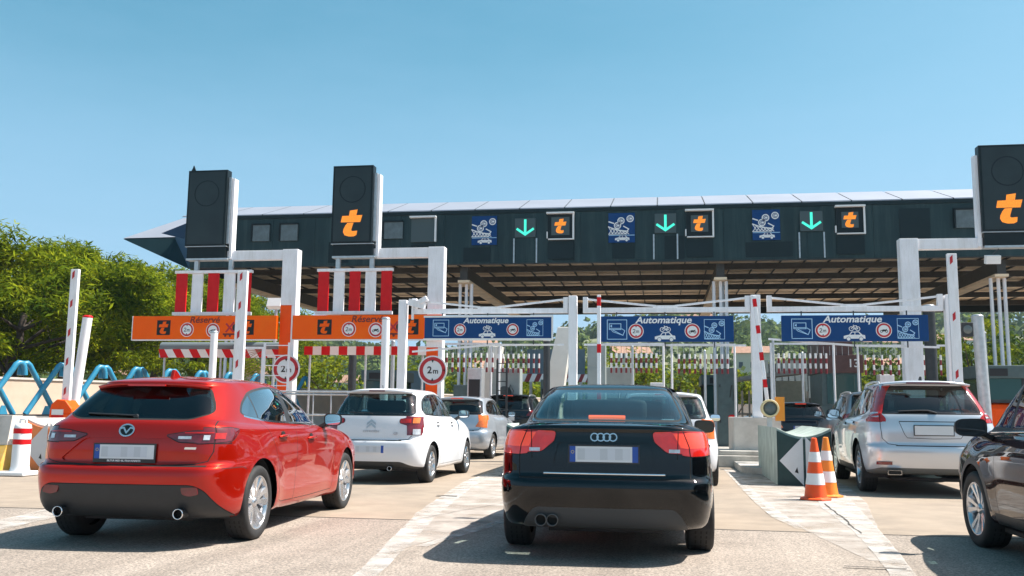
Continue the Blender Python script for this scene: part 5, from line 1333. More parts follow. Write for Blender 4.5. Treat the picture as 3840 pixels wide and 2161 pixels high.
def fascia_signs():
    for cx, lb in ((-6.42, 'over the left lane'), (-1.41, 'over the middle lane'), (3.62, 'over the right lane')):
        t = thing('coin_sign', 'blue coin basket sign fixed on dark canopy, '+lb, 'sign', (cx, FY, 7.72), 0, 'coin signs on the canopy')
        b = MB(); b.box(-.47, .47, -.03, 0, -.54, .54, SBLUE); b.build('panel', t)
        d = Draw((0, -.032, 0)); coins(d, -.47, -.25, .90, .72, SWHITE, SBLUE, 1, False); d.build('coin_symbol', t)
        d = Draw((0, -.032, 0)); d.rect(-.46, -.285, .46, -.262, LTBLUE, 1); picto_car(d, .02, -.45, .52, SWHITE, SBLUE, 1, False); d.build('car_symbol', t)
    for cx, cz, lb in ((-4.9, 7.80, 'left'), (.14, 7.86, 'middle'), (5.14, 7.83, 'right')):
        t = thing('arrow_signal', 'lit green downward arrow on grey panel, %s one of three' % dict(left='leftmost', middle='middle', right='rightmost')[lb], 'signal', (cx, FY, cz), 0, 'green lane arrows')
        b = MB(); b.box(-.38, .38, -.05, 0, -.36, .34, mat('signal_grey', (.06, .085, .09), .4) if 'signal_grey' not in MATS else MATS['signal_grey']); b.build('panel', t)
        d = Draw((0, -.052, 0)); d.rect(-.045, -.26, .045, .30, GREENLED, 1); d.stroke([(-.29, -.06), (0, -.26), (.29, -.06)], .085, GREENLED, 1.5); d.build('arrow', t)
        b = MB(); b.box(-.44, -.39, -.03, 0, -1.3, -.40, GREYST); b.box(.39, .44, -.03, 0, -1.3, -.40, GREYST); b.build('cable_duct', t)
    for cx, cz, lit, sq, lb in ((-3.61, 7.82, 1, .33, 'amber t signal in white frame left of the middle coin sign'), (1.33, 7.81, 1, .30, 'amber t signal in white frame left of the right coin sign'), (6.42, 7.83, 1, .28, 'amber t signal in white frame nearest the right edge'), (-8.72, 7.79, 0, 0, 'unlit grey signal in white frame beside the second mast')):
        t = thing('lane_signal', lb, 'signal', (cx, FY, cz), 0, 'framed signals on the canopy')
        b = MB(); b.box(-.46, .46, -.07, 0, -.46, .46, PANELBK if lit else MATS['signal_grey']); b.build('housing', t)
        b = MB(); b.box(-.50, .50, -.22, -.01, .44, .50, SWHITE); b.box(.44, .50, -.12, -.01, -.46, .438, SWHITE)
        if lit: b.box(-.44, .50, -.12, -.01, -.50, -.462, SWHITE); b.box(-.50, -.46, -.10, -.01, -.44, -.2, SWHITE)
        b.build('frame', t)
        if lit:
            d = Draw((0, -.072, 0)); d.rect(-sq, -sq, sq, sq, MATS['signal_grey'], 1); logo_t(d, 0, 0, .44, AMBER, 2); d.build('symbol', t)
        b = MB(); b.box(-.46, .46, -.03, 0, -1.2, -.56, MATS['fascia_dark']); b.build('back_plate', t)
    for cx, w, lb in ((-15.1, .34, 'blank grey screen on canopy, left of a pair'), (-13.97, .34, 'blank grey screen on canopy, right of a pair'), (-9.87, .36, 'blank grey screen on canopy between mast and white frame'), (10.15, .3, 'blank grey screen on canopy near the right edge')):
        t = thing('blank_screen', lb, 'screen', (cx, FY, 7.79), 0, 'blank screens on the canopy')
        b = MB(); b.box(-w, w, -.06, 0, -.31, .31, mat('screen_grey', (.12, .15, .16), .3, var=.2) if 'screen_grey' not in MATS else MATS['screen_grey']); b.build('screen', t)
        b = MB(); b.box(-w-.06, -w-.004, -.10, 0, -.31, .37, PANELBK); b.box(-w, w, -.10, 0, .314, .37, PANELBK); b.build('frame', t)
fascia_signs()
# ---------------------------------------------------------------- masts with hanging panels
def mast(i, x, label, panel, slats, low, lit, ycol, tw=.46):
    y = 25.4; t = thing('signal_mast', label, 'mast', (x, y, 0), 0, 'signal masts over the lanes')
    b = MB(); b.box(-tw/2, tw/2, -.16, .16, low, 5.76, WHITE); b.build('post', t, bevel=.01)
    if low > 0:
        b = MB(); b.box(-tw/2, tw/2-.12, -.162, .16, 0, low-.003, ORANGE); b.build('painted_foot', t, bevel=.01)
        b = MB(); b.box(tw/2-.117, tw/2, -.158, .16, 0, low-.003, WHITE); b.build('foot_side', t)
    p0, p1 = panel[0]-x, panel[1]-x
    s = -1 if p0 < 0 else 1
    b = MB()
    if s < 0: b.box(p1-.1, -tw/2-.002, -.1, .1, 5.47, 5.75, WHITE)
    else: b.box(tw/2+.002, p0+.1, -.1, .1, 5.47, 5.75, WHITE)
    b.build('arm', t, bevel=.008)
    b = MB(); b.box(p0, p1, -.30, -.02, 5.88, 8.16, PANELBK); b.build('signal_box', t, bevel=.012)
    b = MB(); b.box(p0+.05, p1+.02, -.24, -.02, 5.52, 5.85, PANELBK); b.box(p0, p1+.05, -.28, -.02, 5.855, 5.875, GREYST); b.build('lower_box', t)
    b = MB()
    b.box(p1+.003, p1+.09, -.20, -.05, 5.95, 7.95, GREYST); b.box(p1+.095, p1+.17, -.16, .10, 5.5, 7.92, WHITE)
    if s > 0: b.box(p0-.09, p0-.003, -.20, .02, 5.5, 7.92, WHITE)
    b.box(p0+.04, p1+.1, -.26, .02, 5.46, 5.515, GREYST); b.build('frame', t)
    d = Draw((0, -.302, 0), .003); c = (p0+p1)/2
    d.rect(p0+.06, 5.93, p1-.06, 8.1, mat('led_face', (.013, .020, .021), .35, var=.3, scale=1.4) if 'led_face' not in MATS else MATS['led_face'], 1)
    if lit: logo_t(d, c, 6.46, .64, AMBER, 2.2)
    d.ring(c, 7.45, .38, .03, PANELBK, 2.1, 28)
    d.build('led_face', t)
    if slats:
        s0, s1 = slats[0]-x, slats[1]-x
        b = MB(); b.box(s0, s1, -.22, -.08, 5.08, 5.16, WHITE); b.box(s0-.02, s1, -.22, -.08, 3.84, 3.93, WHITE); b.build('slat_frame', t)
        b = MB()
        for q in (.27, .72): b.box(s0+(s1-s0)*q-.06, s0+(s1-s0)*q+.06, -.2, -.1, 5.165, 5.455, GREYST)
        b.build('hanger', t)
        w = (s1-s0)/7.2
        for k in range(5):
            a = s0+.03+k*(s1-s0-.06-w)/4; b = MB(); b.box(a, a+w, -.17, -.12, 3.935, 5.075, RED if k % 2 == 0 else WHITE); b.build('slat', t)
    if not lit and x < 0:
        b = MB(); b.prism([(-.07, 0), (.07, 0), (.03, .10), (.0, .17), (-.03, .08)], (p0+.12, -.2, 8.162), (1, 0, 0), (0, 0, 1), .05, PANELBK); b.build('box_top_piece', t)  # small dark piece of unknown kind; its form is made up
    return t
mast(0, -10.66, 'white and orange mast holding a blank black signal, left end', (-13.9, -12.66), (-14.2, -11.8), 4.12, False, 0)
mast(1, -6.30, 'white and orange mast holding a black signal with amber t, second from left', (-9.39, -8.18), (-9.8, -7.55), 2.9, True, 0)
mast(2, 6.38, 'white mast holding a black amber t signal at the right edge', (8.16, 9.5), None, 0, True, 0)
toll_sign_orange('orange reserved lane sign at the left, left of the first mast', -15.36, -10.9, 3.12, 3.80, 25.05)
toll_sign_orange('orange reserved lane sign between the two left masts', -10.42, -6.05, 3.12, 3.80, 25.05)
toll_sign_blue('blue automatic lane sign with thin white frame, leftmost of three', -5.70, -2.6, 2.88, 3.39, 21.82, True)
toll_sign_blue('blue automatic lane sign hanging above the black saloon, middle of three', -1.5, 1.62, 2.80, 3.40, 21.86, False)
toll_sign_blue('blue automatic lane sign above the silver utility car, rightmost of three', 2.69, 5.86, 2.81, 3.40, 21.86, False)
# ---------------------------------------------------------------- white lane gantries
def gantry(x0, x1, label, zb):
    """one height gantry over one lane: end uprights, top beam, shallow V truss and lower gauge bar"""
    y = 21.95; t = thing('height_gantry', label, 'gantry', (x0, y, 0), 0, 'height gantries'); w = x1-x0
    b = MB(); b.box(.0, w, -.05, .05, 3.49, 3.61, WHITE); b.build('top_beam', t, bevel=.006)
    b = MB()
    for a, c in ((0.0, w*.5-.22), (w, w*.5+.22)): b.bar((a, 0, 3.83), (c, 0, 3.645), .05, .045, WHITE)
    b.box(w*.5-.28, w*.5+.28, -.03, .03, 3.613, 3.66, WHITE); b.build('truss', t)
    b = MB()
    for a in (.055, w-.055): b.box(a-.055, a+.055, -.06, .06, 3.61, 3.87, WHITE)
    b.build('truss_post', t)
    b = MB(); b.bar((.02, .02, zb[0]), (w*.5, .02, zb[1]), .035, .045, WHITE); b.bar((w*.5, .02, zb[1]), (w-.1, .02, zb[2]), .035, .045, WHITE)
    n = 14
    for k in range(n): xx = w*(.25+.5*k/n); b.cyl((xx, .02, zb[1]-.02), (xx, .02, zb[1]-.22), .004, GREYST, n=4)
    b.build('gauge_bar', t)
gantry(-6.05, -2.22, 'white V truss gantry over the lane of the white hatchback', (2.57, 2.73, 2.74))
gantry(-1.86, 2.0, 'white V truss gantry over the lane of the black saloon', (2.74, 2.73, 2.72))
gantry(2.38, 6.2, 'white V truss gantry over the lane of the silver utility car', (2.87, 2.72, 2.68))
for x, z, w, lb in ((-6.275, 3.83, .2, 'white gantry post with birds nest top, left of the blue signs'), (-2.1, 3.9, .2, 'white gantry post between the left and middle blue signs'), (2.12, 3.88, .22, 'white gantry post behind the green concrete block'), (6.34, 3.85, .2, 'white gantry post right of the blue signs')):
    t = thing('gantry_post', lb, 'post', (x, 21.95, 0), 0, 'gantry posts')
    b = MB(); b.box(-w/2, w/2, -w/2, w/2, .14, z, WHITE); b.build('shaft', t, bevel=.012)
    b = MB(); b.box(-w*.9, w*.9, -w*.9, w*.9, .141, .17, GREYST)
    for a in (-1, 1):
        for c in (-1, 1): b.cyl((a*w*.7, c*w*.7, .17), (a*w*.7, c*w*.7, .2), .015, GREYST, n=6)
    b.build('base_plate', t)
t = thing('camera_unit', 'weathered bracket cluster of cameras on top of the left gantry post', 'camera', (-6.0, 21.9, 3.55))
b = MB(); b.cbox((.08, 0, .18), (.42, .16, .16), WHITE, Matrix.Rotation(.25, 3, 'Y')); b.cbox((.25, -.05, .27), (.2, .14, .12), WHITE, Matrix.Rotation(-.5, 3, 'Y')); b.build('housing', t)
b = MB(); b.box(-.05, .0, -.03, .03, -.2, .12, WHITE); b.box(.22, .26, -.03, .03, -.05, .12, WHITE); b.build('bracket', t)
# ---------------------------------------------------------------- trees and hills
def leaf_mat(name, cols, trans=.35):
    """leaves: every leaf takes its own tone, some light passes through"""
    m, nt, b = nodes(name); nt.nodes.remove(b)
    g = nt.nodes.new('ShaderNodeNewGeometry'); r = nt.nodes.new('ShaderNodeValToRGB')
    el = r.color_ramp.elements
    while len(el) < len(cols): el.new(.5)
    for i, c in enumerate(cols): el[i].position = i/(len(cols)-1); el[i].color = (*c, 1)
    tc = nt.nodes.new('ShaderNodeTexCoord'); n = nt.nodes.new('ShaderNodeTexNoise'); n.inputs['Scale'].default_value = .8; n.inputs['Detail'].default_value = 4
    lk(nt, tc.outputs['Object'], n.inputs['Vector'])
    mr = nt.nodes.new('ShaderNodeMapRange'); mr.inputs['From Min'].default_value = .3; mr.inputs['From Max'].default_value = .7; lk(nt, n.outputs['Fac'], mr.inputs['Value'])
    mm = nt.nodes.new('ShaderNodeMath'); mm.operation = 'MULTIPLY_ADD'; mm.inputs[1].default_value = .55; lk(nt, g.outputs['Random Per Island'], mm.inputs[0])
    m2 = nt.nodes.new('ShaderNodeMath'); m2.operation = 'MULTIPLY'; m2.inputs[1].default_value = .45; lk(nt, mr.outputs[0], m2.inputs[0]); lk(nt, m2.outputs[0], mm.inputs[2])
    lk(nt, mm.outputs[0], r.inputs['Fac'])
    d = nt.nodes.new('ShaderNodeBsdfDiffuse'); t = nt.nodes.new('ShaderNodeBsdfTranslucent'); mx = nt.nodes.new('ShaderNodeMixShader'); mx.inputs[0].default_value = trans
    lk(nt, r.outputs['Color'], d.inputs['Color']); lk(nt, r.outputs['Color'], t.inputs['Color'])
    lk(nt, d.outputs[0], mx.inputs[1]); lk(nt, t.outputs[0], mx.inputs[2]); lk(nt, mx.outputs[0], nt.nodes['Material Output'].inputs['Surface'])
    return m
PINE = leaf_mat('pine_needles', [(.022, .05, .008), (.075, .12, .010), (.19, .23, .012), (.40, .40, .018)], .34)
LEAF = leaf_mat('broad_leaves', [(.035, .07, .010), (.10, .15, .014), (.21, .24, .02), (.34, .32, .03)], .35)
LEAFD = leaf_mat('dark_leaves', [(.02, .045, .012), (.05, .09, .016), (.10, .14, .02), (.17, .19, .03)], .3)
WOOD = leaf_mat('wood_far', [(.035, .065, .03), (.07, .11, .04), (.12, .16, .045), (.18, .20, .06)], .2)
BARK = mat('bark', (.055, .042, .035), .95, var=.4, scale=8, bump=.5, bscale=14)
def rvec(rnd):
    while True:
        v = Vector((rnd.uniform(-1, 1), rnd.uniform(-1, 1), rnd.uniform(-1, 1)))
        if .05 < v.length < 1: return v.normalized()
def leaves(vs, fs, c, r, n, size, rnd, up=.5, flat=.75, asp=.45):
    for _ in range(n):
        d = rvec(rnd); p = c+Vector((d.x*r, d.y*r, d.z*r*flat))*rnd.random()**.38
        nn = (d*.6+Vector((0, 0, up))+rvec(rnd)*.9).normalized()
        a = nn.cross(rvec(rnd))
        if a.length < .05: continue
        a.normalize(); b = nn.cross(a); s = size*rnd.uniform(.55, 1.3); k = len(vs)
        vs += [tuple(p-a*s), tuple(p-b*s*asp), tuple(p+a*s), tuple(p+b*s*asp)]; fs.append((k, k+1, k+2, k+3))
def crown_mesh(name, m, clumps, n, size, rnd, parent, **kw):
    vs, fs = [], []
    for c, r in clumps: leaves(vs, fs, c, r, int(n*r*r), size, rnd, **kw)
    me = bpy.data.meshes.new(name); me.from_pydata(vs, [], fs); me.materials.append(m); me.update()
    o = bpy.data.objects.new(name, me); COL.objects.link(o); o.parent = parent; return o
def limb(b, p, q, r0, r1, rnd, wob=.12, n=5):
    P = [p.lerp(q, i/n)+Vector((rnd.uniform(-wob, wob), rnd.uniform(-wob, wob), 0))*(0 if i in (0,) else 1) for i in range(n+1)]
    b.tube(P, [r0+(r1-r0)*i/n for i in range(n+1)], BARK, 8); return P
def pine(x, y, h, r, label, seed, base=.42, group='umbrella pines beside the plaza', size=.19, dens=230, lean=.0, flatness=.40):
    rnd = random.Random(seed); t = thing('pine_tree', label, 'tree', (x, y, 0), 0, group)
    b = MB(); top = Vector((lean, 0, h*.62))
    P = limb(b, Vector((0, 0, -.1)), top, .30*h/9, .14*h/9, rnd, .16, 7)
    clumps = []
    nl = 11
    for k in range(nl):
        a = 2*PI*k/nl+rnd.uniform(-.3, .3); q = rnd.uniform(.3, .72)
        s = P[rnd.choice((3, 4, 5, 6))]; e = Vector((lean+math.cos(a)*r*q, math.sin(a)*r*q, h*(base+.2+rnd.uniform(0, .26))))
        limb(b, s, e, .10*h/9, .03, rnd, .14, 5)
    b.build('trunk', t)
    n = int(74*r*r/14)
    for k in range(n):
        a = rnd.uniform(0, 2*PI); q = math.sqrt(rnd.random()); cr = rnd.uniform(.5, 1.0)*r/4.2
        dome = math.sqrt(max(0, 1-q*q*.92))
        z0 = h*(base-.02+.10*q); z1 = h*(base+.08)+(h*(1-base)-.5)*dome*rnd.uniform(.9, 1.04)
        z = z1-cr*.6 if rnd.random() < .55 else z0+(z1-z0)*rnd.random()
        clumps.append((Vector((lean+math.cos(a)*q*r, math.sin(a)*q*r, z)), cr))
    crown_mesh('crown', PINE, clumps, dens, size, rnd, t, up=.75, flat=.62, asp=.20)
    return t
def broadleaf(x, y, h, r, label, seed, m=None, group='trees beyond the toll booths', n=60, size=.20, low=.25):
    rnd = random.Random(seed); t = thing('broadleaf_tree', label, 'tree', (x, y, 0), 0, group); b = MB()
    P = limb(b, Vector((0, 0, -.1)), Vector((rnd.uniform(-.2, .2), 0, h*.6)), .05*h**.7, .03, rnd, .08, 5)
    for k in range(6):
        a = 2*PI*k/6; limb(b, P[2+k % 3], Vector((math.cos(a)*r*.6, math.sin(a)*r*.6, h*rnd.uniform(.5, .8))), .02*h**.7, .012, rnd, .06, 3)
    b.build('trunk', t); cl = []
    for k in range(26):
        d = rvec(rnd); q = rnd.random()**.45
        cl.append((Vector((d.x*r*q, d.y*r*q, h*(low+(1-low)*.5)+d.z*h*(1-low)*.44*q)), r*rnd.uniform(.22, .42)))
    crown_mesh('crown', m or LEAF, cl, n/(r*r)*5, size, rnd, t, up=.5, flat=.8, asp=.5)
    return t
def make_trees():
    L = 'umbrella pine at the left edge, '
    pine(-26.2, 34, 7.9, 4.7, L+'nearest and leaning trunk', 1, .30, lean=.5)
    pine(-33.5, 38, 8.6, 5.2, 'tall umbrella pine filling the left picture edge behind the nearest one', 2, .28)
    pine(-28.2, 40.5, 8.9, 4.8, L+'second along the row', 3, .30)
    pine(-29.6, 46, 9.2, 4.6, 'umbrella pine right of the tall pair, behind the raised barrier arm', 4, .30)
    pine(-30.6, 52.5, 9.9, 4.7, 'umbrella pine with bright sunlit crown, left of the striped slats', 5, .30)
    pine(-31.2, 59, 10.4, 4.9, 'umbrella pine seen behind the orange sign and left mast slats', 6, .30)
    pine(-35.0, 70, 11.0, 4.4, 'far umbrella pine glimpsed between the red and white slats', 7, .36, size=.24, dens=130)
    pine(-35.4, 81, 11.3, 4.6, 'far umbrella pine below the roof beside the first mast', 8, .34, size=.26, dens=110)
    pine(-42, 56, 9.5, 4.4, 'shaded pine deep behind the row at far left', 9, .34, size=.24, dens=130)
    pine(-40, 70, 10.0, 4.4, 'shaded pine deep behind the orange sign', 10, .34, size=.26, dens=110)
    Bs = [(-22.5, 60, 5.4, 2.6, 'yellow green tree behind the striped bar and railing'), (-26.5, 66, 5.2, 2.4, 'yellow green tree behind the first round sign'), (-18.6, 66, 5.8, 2.5, 'green tree left of the white hatchback roof'), (-14.2, 70, 5.5, 2.3, 'green tree behind the second round sign'), (-2.2, 72, 6.6, 2.0, 'tall yellow green tree behind the grey cabinet above the black saloon'), (-4.6, 68, 6.4, 1.9, 'yellow green tree left of the red white pole'), (1.0, 74, 5.4, 1.9, 'pale green bush right of the grey cabinet'), (3.0, 66, 4.6, 1.9, 'round bright yellow green tree above the saloon roof'), (5.2, 68, 4.4, 1.6, 'small pale tree right of the bright round tree'),
      (8.2, 72, 5.8, 1.8, 'green tree behind the leaning striped arm'), (10.8, 70, 5.4, 1.8, 'bushy green tree left of the brown booth'), (-8.4, 64, 4.4, 2.0, 'yellow green tree between the leaning white boxes'), (-11.0, 62, 4.8, 1.8, 'green tree behind the ladder'), (13.2, 74, 6.0, 2.2, 'green tree right of the brown booth')]
    for i, (x, y, h, r, lb) in enumerate(Bs): broadleaf(x, y, h, r, lb, 20+i, LEAF)
    Rs = [(20.3, 66, 8.2, 2.8, 'tree with yellowing leaves right of the gantry post', LEAF), (23.5, 70, 9.0, 3.2, 'dark green tree between the white poles at the right', LEAFD), (24.6, 62, 8.6, 3.0, 'dark green tree at the right edge behind the carrier', LEAFD), (19.2, 72, 7.6, 2.4, 'slim dark tree behind the lamp on the right post', LEAFD), (28, 68, 10, 3.6, 'large dark tree beyond the right edge', LEAFD), (26.5, 60, 5.5, 2.4, 'yellow leaved bush at the right edge', LEAF), (17.2, 80, 7.8, 2.6, 'dark tree behind the black pole', LEAFD)]
    for i, (x, y, h, r, lb, m) in enumerate(Rs): broadleaf(x, y, h, r, lb, 50+i, m, n=75, size=.22, low=.12)
    for i, (x, y, h, r, lb) in enumerate([(-43, 62, 3.2, 2.0, 'low bush under the pines at far left'), (-38, 74, 3.4, 2.2, 'low bush under the pines behind the blue lattice'), (-47, 88, 3.6, 2.6, 'far low bush seen under the pine crowns'), (-36, 92, 4.0, 2.6, 'far bush left of the first mast'), (-30, 96, 4.2, 2.8, 'far bush right of the first mast')]): broadleaf(x, y, h, r, lb, 70+i, LEAFD, 'low bushes under the pines', n=50, size=.3, low=.05)
def hill_z(x, y):
    f = lambda a, b: max(0, min(1, (y-a)/(b-a)))
    s = f(130, 420); s = s*s*(3-2*s)
    return s*(30+7*math.sin(x*.017+.6)+5*math.sin(x*.041+2)+3*math.sin(y*.03+x*.02))+.03*max(0, y-420)*(1+.3*math.sin(x*.006+1))
def hills():
    nx, ny = 90, 46; vs = []; 
    for j in range(ny+1):
        y = 128+(1250-128)*(j/ny)**1.6
        for i in range(nx+1):
            x = (-.95+1.65*i/nx)*(y+260); vs.append((x, y, hill_z(x, y)-.3))
    fs = [(j*(nx+1)+i, j*(nx+1)+i+1, (j+1)*(nx+1)+i+1, (j+1)*(nx+1)+i) for j in range(ny) for i in range(nx)]
    b = MB(); b.add(vs, fs, mat('hill_scrub', (.10, .13, .055), .95, var=.4, scale=.05, dirt=(.28, .24, .16), dscale=.02, damt=.6), True); tag(b.build('hill'), kind='structure')
    rnd = random.Random(11); vs, fs = [], []
    for k in range(2600):
        y = 135+360*rnd.random()**1.2; x = (-.85+1.45*rnd.random())*(y+40)
        if rnd.random() < .25*(1+math.sin(x*.05+y*.03)): continue
        r = rnd.uniform(2.2, 4.6)*(1 if y < 300 else 1.3); c = Vector((x, y, hill_z(x, y)+r*.75))
        leaves(vs, fs, c, r, 46, .95 if y < 300 else 1.3, rnd, up=.6, flat=.9, asp=.6)
    me = bpy.data.meshes.new('woodland'); me.from_pydata(vs, [], fs); me.materials.append(WOOD); me.update()
    o = bpy.data.objects.new('woodland', me); COL.objects.link(o); tag(o, kind='stuff')
    HW = [mat('house_wall_cream', (.66, .56, .45), .9, var=.08), mat('house_wall_pink', (.62, .40, .30), .9, var=.08), mat('house_wall_white', (.74, .72, .68), .9, var=.05)]
    HR = mat('house_roof_tile', (.33, .19, .13), .9, var=.2, scale=2); PANE = mat('house_pane', (.05, .06, .07), .2)
    spots = [(-150, 190, 0, 9), (-128, 205, 1, 8), (-112, 180, 0, 8), (-100, 215, 2, 10), (-86, 190, 1, 8), (-74, 220, 0, 9), (-62, 185, 2, 8), (-50, 200, 1, 9), (-36, 190, 0, 8), (-22, 215, 2, 8), (-8, 230, 0, 9), (6, 260, 2, 10), (20, 215, 0, 8), (34, 240, 2, 9), (46, 205, 1, 8), (58, 235, 2, 10), (64, 300, 0, 11), (40, 320, 2, 12), (12, 330, 1, 11), (-20, 310, 2, 12), (-60, 300, 0, 11), (-120, 280, 2, 12), (78, 270, 2, 10), (-170, 240, 1, 10)]
    tone = ['cream', 'pink', 'white']; where = lambda x, y: 'left below the pines' if x/y < -.45 else 'left of the blue signs' if x/y < -.2 else 'behind the middle lanes' if x/y < .05 else 'behind the right lanes'
    spots = sorted(spots[::2], key=lambda q: q[0]/q[1])
    for i, (x, y, c, w) in enumerate(spots):
        z = hill_z(x, y)-1; d = w*.75; h = 5.5+(i % 3)
        t = thing('house', '%s walled house on the far hillside %s, number %d from the left by distance %d m' % (tone[c], where(x, y), i+1, y), 'house', (x, y, z), rnd.uniform(-.5, .5), 'houses on the far hillside')
        t['label'] = '%s house with orange tiled roof, %s from the left on the far hillside' % (tone[c], ('first second third fourth fifth sixth seventh eighth ninth tenth eleventh twelfth'.split())[i])
        b = MB(); b.box(-w/2, w/2, -d/2, d/2, 0, h, HW[c]); b.build('wall', t)
        b = MB(); e = .4; b.add([(-w/2-e, -d/2-e, h), (w/2+e, -d/2-e, h), (w/2+e, d/2+e, h), (-w/2-e, d/2+e, h), (-w/2-e, 0, h+d*.28), (w/2+e, 0, h+d*.28)], [(0, 1, 5, 4), (2, 3, 4, 5), (0, 4, 3), (1, 2, 5), (3, 2, 1, 0)], HR); b.build('roof', t)
        for q in (-.3, .02, .32):
            for zz in (1.6, 4.2): b = MB(); b.box(q*w-.45, q*w+.45, -d/2-.06, -d/2-.004, zz, zz+1.3, PANE); b.build('window', t)
make_trees(); hills()
def haze():
    b = MB(); b.box(-900, 900, -150, 1500, -1.2, 140, None) if False else None
    m = bpy.data.materials.new('haze'); m.use_nodes = True; nt = m.node_tree; nt.nodes.clear()
    out = nt.nodes.new('ShaderNodeOutputMaterial'); v = nt.nodes.new('ShaderNodeVolumePrincipled'); v.inputs['Color'].default_value = (.62, .78, .95, 1); v.inputs['Density'].default_value = HAZE; v.inputs['Anisotropy'].default_value = .2
    lk(nt, v.outputs[0], out.inputs['Volume'])
    b = MB(); b.box(-1200, 1200, -190, 1400, -1.2, 130, m); tag(b.build('haze'), kind='stuff')
HAZE = .00022
haze()
# ---------------------------------------------------------------- lane equipment
DKRED = mat('stripe_dark_red', (.22, .02, .03), .5)  # dark stripe red; on the hanging tubes it carries canopy shade
def gauge_sign(x, z, r, label):
    t = thing('height_sign', label, 'sign', (x, 24.98, z), 0, 'round two metre signs')
    b = MB(); b.lathe([(0, .03), (r*1.1, .03), (r*1.1, 0), (0, 0)], SWHITE, (0, 0, 0), 'y', 36, False); b.build('plate', t)
    d = Draw((0, -.001, 0)); d.ring(0, 0, r*.86, r*.26, SRED, 1, 40)
    for s in (1, -1): d.poly([(-.1*r, s*.78*r), (.1*r, s*.78*r), (0, s*.56*r)], SBLACK, 3)
    d.build('ring', t); lettering('lettering', '2', r*.72, SBLACK, t, (-.22*r, -.006, 0), bold=.006); lettering('lettering', 'm', r*.56, SBLACK, t, (.24*r, -.006, -.07*r), bold=.003)
    b = MB(); b.box(-.04, .04, .031, .22, -.04, .04, GREYST); b.build('bracket', t)
gauge_sign(-10.53, 2.27, .37, 'round red two metre height sign on the first mast behind a pole')
gauge_sign(-6.27, 2.25, .37, 'round red two metre height sign on the second mast, right of the white hatchback roof')
def striped_bar(x0, x1, z, y, label, skew, hood):
    t = thing('striped_beam', label, 'beam', ((x0+x1)/2, y, z), 0, 'red and white warning beams'); w = x1-x0
    n = int(w/.27); s = w/n; b = MB()
    for k in range(n):
        a = -w/2+k*s; e = .08 if skew else 0
        b.prism([(a-e if k else a, .13), (a+s-e, .13), (a+s+e if k < n-1 else a+s, -.13), (a+e, -.13)], (0, 0, 0), (1, 0, 0), (0, 0, 1), .05, RED if k % 2 == 0 else SWHITE)
    b.build('stripes', t)
    b = MB(); b.box(-w/2, w/2, .003, .05, -.12, .13, GREYST); b.build('back', t)
    if hood:
        b = MB(); b.tube([(-w/2-.05, .25, .20), (w/2+.05, .25, .20)], .17, mat('hood_grey', (.14, .17, .18), .5), 12); b.build('hood', t)
    b = MB()
    for u in (-.46, .0, .46): b.cyl((u*w, .06, -z), (u*w, .06, .1), .035, GREYST, n=8)
    b.build('support', t)
striped_bar(-15.6, -11.5, 2.83, 27, 'slanted red and white beam with grey hood below the left orange sign', True, True)
striped_bar(-10.8, -6.95, 2.92, 27, 'red and white chequered beam below the second orange sign', False, False)
def pole(x, y, z0, z1, r, label, m=WHITE, lean=0, cap=None, group='slim white poles on the islands', name='white_pole'):
    t = thing(name, label, 'pole', (x, y, z0), 0, group); b = MB()
    b.tube([(0, 0, 0), (lean*.5, 0, (z1-z0)/2), (lean, 0, z1-z0)], r, m, 14); b.build('shaft', t)
    b = MB(); b.lathe([(r*1.02, 0), (r*1.1, .03), (r*.7, .06), (0, .06)], cap or GREYST, (lean, 0, z1-z0), 'z', 14); b.build('cap', t)
    b = MB(); b.lathe([(r*2.4, 0), (r*2.4, .02), (r*1.2, .03), (r*1.2, .10)], GREYST, (0, 0, 0), 'z', 14); b.build('foot', t)
pole(-6.42, 21, .14, 3.26, .095, 'slim white pole left of the gantry post above the white hatchback', name='white_pole')
pole(-10.72, 21, .14, 2.95, .085, 'shorter slim white pole in front of the orange sign lettering')
pole(-10.05, 21, .14, 3.22, .085, 'slim white pole just left of the second raised arm')
pole(-15.1, 22, 0, 3.45, .12, 'leaning white pole with red cap beside the first raised arm', lean=.32, cap=RED)
pole(7.35, 23, .0, 3.45, .13, 'tall pale pole right of the silver utility car', GREYST, lean=-.1)
pole(8.6, 27, 0, 3.4, .11, 'dark grey pole at the right edge in front of the trees', MATS['hood_grey'])
pole(7.40, 27.5, .0, 4.2, .16, 'thick black pole behind the right gantry', DKST)
pole(-3.35, 27, .0, 3.2, .10, 'black pole under the first blue sign', DKST); pole(-9.95, 29, 0, 3.1, .13, 'black pole under the second orange sign', DKST)
pole(-8.9, 30, 0, 3.4, .07, 'thin grey pole beside the black pole under the second orange sign', GREYST)
